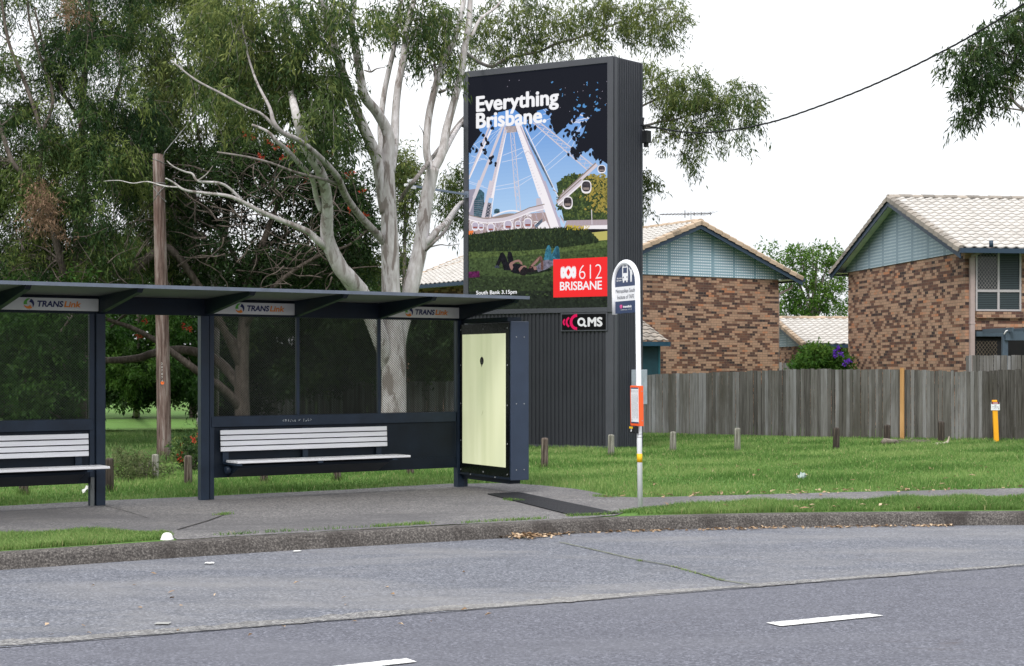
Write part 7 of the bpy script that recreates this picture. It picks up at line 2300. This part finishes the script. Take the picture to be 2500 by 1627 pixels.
# ---------------- tree between the houses
D7 = 78.0
b7_ = W(1985, HOR, D7); b7_.z = gz(D7)
t7 = thing('garden_tree', b7_, 'rounded green tree rising behind the roofs between the two brick houses', 'tree')
mb = MB()
limb(mb, [(1985, 1010, 20, D7), (1985, 850, 16, D7), (1984, 760, 12, D7), (1990, 690, 8, D7), (1995, 630, 4, D7)], 8)
for x, y in ((1920, 620), (2050, 640), (1900, 700), (2060, 690), (1985, 600), (1948, 590), (2030, 610)): limb(mb, [(1985, 790, 7, D7), ((1985 + x) / 2, (770 + y) / 2, 5, D7), (x, y, 2, D7)], 5)
mb.build('trunk', M_GREYB, t7)
c7 = Crown(107)
for px, py, rx, ry, n, t in ((1925, 615, 22, 18, 46, .6), (1950, 640, 28, 22, 70, .6), (1990, 640, 30, 22, 60, .6), (1985, 610, 20, 16, 26, .6), (2030, 625, 26, 20, 56, .62), (2055, 640, 18, 18, 34, .6), (2040, 670, 30, 22, 70, .6), (1960, 690, 34, 26, 100, .55), (2000, 710, 34, 24, 100, .62), (2035, 715, 28, 20, 70, .66), (1920, 730, 30, 26, 90, .45), (1970, 750, 40, 22, 120, .5), (2030, 765, 40, 18, 90, .5), (1920, 690, 24, 24, 60, .5), (2068, 700, 14, 14, 22, .55), (2060, 750, 14, 12, 20, .55), (1870, 605, 14, 10, 14, .6), (1900, 640, 18, 16, 30, .55), (2075, 770, 18, 14, 24, .5), (1930, 770, 50, 20, 110, .45)):
    clump(c7, px, py, rx, ry, D7, .8, int(n * .62), 13, .21, .075, tint=t + .15, hang=.2, tw=.5, twigs=.1, up=.2)
c7.build('crown', ML_LUSH, t7)

# ---------------- gum leaning into the top right corner
D8 = 26.0
b8_ = W(2720, HOR, D8); b8_.z = gz(D8)
t8 = thing('corner_gum', b8_, 'gum branch with drooping leaves reaching up to the overhead cable', 'tree')
mb = MB()
limb(mb, [(2725, 1120, 40, D8), (2715, 800, 34, D8), (2690, 500, 28, D8), (2640, 330, 20, D8), (2560, 290, 12, D8), (2500, 268, 9, D8), (2470, 240, 6, D8), (2455, 200, 4, D8), (2450, 150, 2, D8)], 10)
limb(mb, [(2560, 285, 7, D8), (2500, 271, 5, D8), (2460, 265, 3.5, D8), (2420, 262, 2, D8)], 6)
limb(mb, [(2640, 330, 14, D8), (2600, 180, 10, D8), (2530, 80, 7, D8), (2470, 40, 4, D8)], 7)
limb(mb, [(2600, 180, 8, D8), (2510, 160, 6, D8), (2430, 120, 4, D8), (2360, 110, 2, D8)], 6)
mb.build('trunk', M_GREYB, t8)
c8 = Crown(108)
for px, py, rx, ry, n, t in ((2340, 120, 18, 14, 24, .35), (2330, 160, 18, 16, 30, .35), (2350, 190, 20, 18, 34, .34), (2380, 140, 24, 24, 50, .36), (2400, 180, 28, 26, 62, .34), (2360, 215, 16, 14, 20, .32), (2360, 265, 20, 20, 36, .3), (2390, 240, 20, 24, 36, .32), (2440, 100, 32, 34, 66, .38), (2440, 170, 32, 32, 70, .36), (2420, 60, 22, 28, 34, .38), (2480, 60, 32, 40, 66, .4), (2490, 140, 30, 40, 70, .36), (2490, 210, 24, 24, 30, .34), (2440, 230, 18, 20, 18, .32), (2470, 20, 26, 20, 34, .4), (2540, 100, 40, 80, 90, .4), (2560, 10, 60, 50, 90, .4), (2600, 180, 60, 50, 90, .4), (2375, 85, 12, 10, 10, .36)):
    clump(c8, px, py, rx, ry, D8, .5, int(n * .36), 30, .14, .026, tint=t, hang=.75, tw=.36)
c8.build('crown', ML_GUM, t8)
c8.twig.build('branchwork', M_GREYB, t8)

# ---------------- shrubs
ML_WEED = m_leaf('weed_leaves', (0.040, 0.055, 0.024), (0.085, 0.110, 0.045), (0.17, 0.185, 0.085), .3, .65, .1, .8)
def shrub(name, label, base, clumps, mat, seed, ll, lw, stems=9, h=.6, **k):
    s = thing(name, base, label, 'shrub')
    c = Crown(seed)
    for cl in clumps: clump(c, *cl[:5], cl[5], cl[6], 14, ll, lw, tint=cl[7], **k)
    c.build('foliage', mat, s)
    mb = MB(); r = random.Random(seed)
    for i in range(stems):
        t_ = base + Vector((r.uniform(-.4, .4) * h, r.uniform(-.3, .3) * h, h * r.uniform(.6, 1.0)))
        mb.tube([base + Vector((r.uniform(-.08, .08), r.uniform(-.08, .08), -.03)), base.lerp(t_, .5) + Vector((r.uniform(-.05, .05), 0, 0)), t_], [.014, .010, .004], 4)
    mb.build('stems', M_DARKB, s)
    return s
p9 = W(2015, HOR, 49.0); p9.z = gz(49)
sp_ = shrub('purple_shrub', 'round green shrub with purple flowers between the two brick houses', p9,
    [(1968, 880, 18, 16, 48.6, .6, 40, .6), (1992, 858, 20, 14, 48.8, .6, 50, .75), (2012, 872, 22, 20, 48.8, .7, 60, .6), (1985, 890, 28, 16, 48.6, .6, 60, .45), (2042, 878, 18, 16, 49, .6, 40, .6), (2035, 895, 30, 18, 48.8, .6, 80, .4), (2062, 890, 16, 20, 49.2, .5, 40, .5), (1950, 895, 16, 14, 48.6, .5, 34, .45), (1975, 920, 40, 22, 48.8, .6, 80, .3), (2040, 925, 40, 22, 48.8, .6, 80, .3)], ML_LUSH, 301, .13, .055, 8, 1.8, hang=.15, tw=.3, twigs=0, up=.25)
cf = Crown(302)
for px, py in ((2038, 860), (2046, 858), (2056, 866), (2062, 866), (2036, 868), (2060, 876), (2072, 882), (2060, 886), (2066, 888), (2072, 893), (2050, 854), (2044, 872))[::2]: clump(cf, px, py, 4, 3.5, 47.9, .08, 3, 8, .08, .065, tint=.5, hang=0, tw=.06, twigs=0)
cf.build('blossom', M_PURPLE, sp_)
p10 = G(345, 1172)
shrub('weedy_shrub', 'low weedy shrub tangle at the foot of the timber pole', p10,
    [(300, 1138, 22, 18, p10.y, .5, 24, .5), (330, 1146, 24, 18, p10.y, .5, 30, .45), (350, 1130, 22, 16, p10.y + .4, .5, 22, .6), (310, 1160, 26, 10, p10.y - .1, .4, 20, .4), (352, 1160, 22, 10, p10.y - .1, .4, 18, .4), (396, 1158, 20, 10, p10.y + .2, .4, 18, .5), (290, 1120, 18, 12, p10.y + .5, .4, 12, .7)], ML_WEED, 303, .065, .018, 12, .28, hang=.05, tw=.22, twigs=.6, up=.4)
p11 = G(470, 1150)
sr = shrub('red_shrub', 'small shrub with scarlet flowers behind the brown bollard', p11,
    [(455, 1095, 18, 20, p11.y, .4, 26, .5), (478, 1085, 16, 20, p11.y, .4, 26, .5), (470, 1120, 24, 22, p11.y, .4, 40, .4), (445, 1115, 14, 14, p11.y, .3, 16, .5), (490, 1110, 14, 20, p11.y, .3, 22, .4)], ML_OLIVE, 304, .09, .024, 10, .45, hang=.1, tw=.25, twigs=.5, up=.3)
cf = Crown(305)
for px, py in ((439, 1085), (475, 1072), (479, 1069), (474, 1079), (444, 1114), (446, 1128), (441, 1113)): clump(cf, px, py, 3.5, 3, p11.y - .3, .04, 2, 7, .035, .025, tint=.4, hang=-.1, tw=.05, twigs=0)
cf.build('blossom', M_FLOWER, sr)
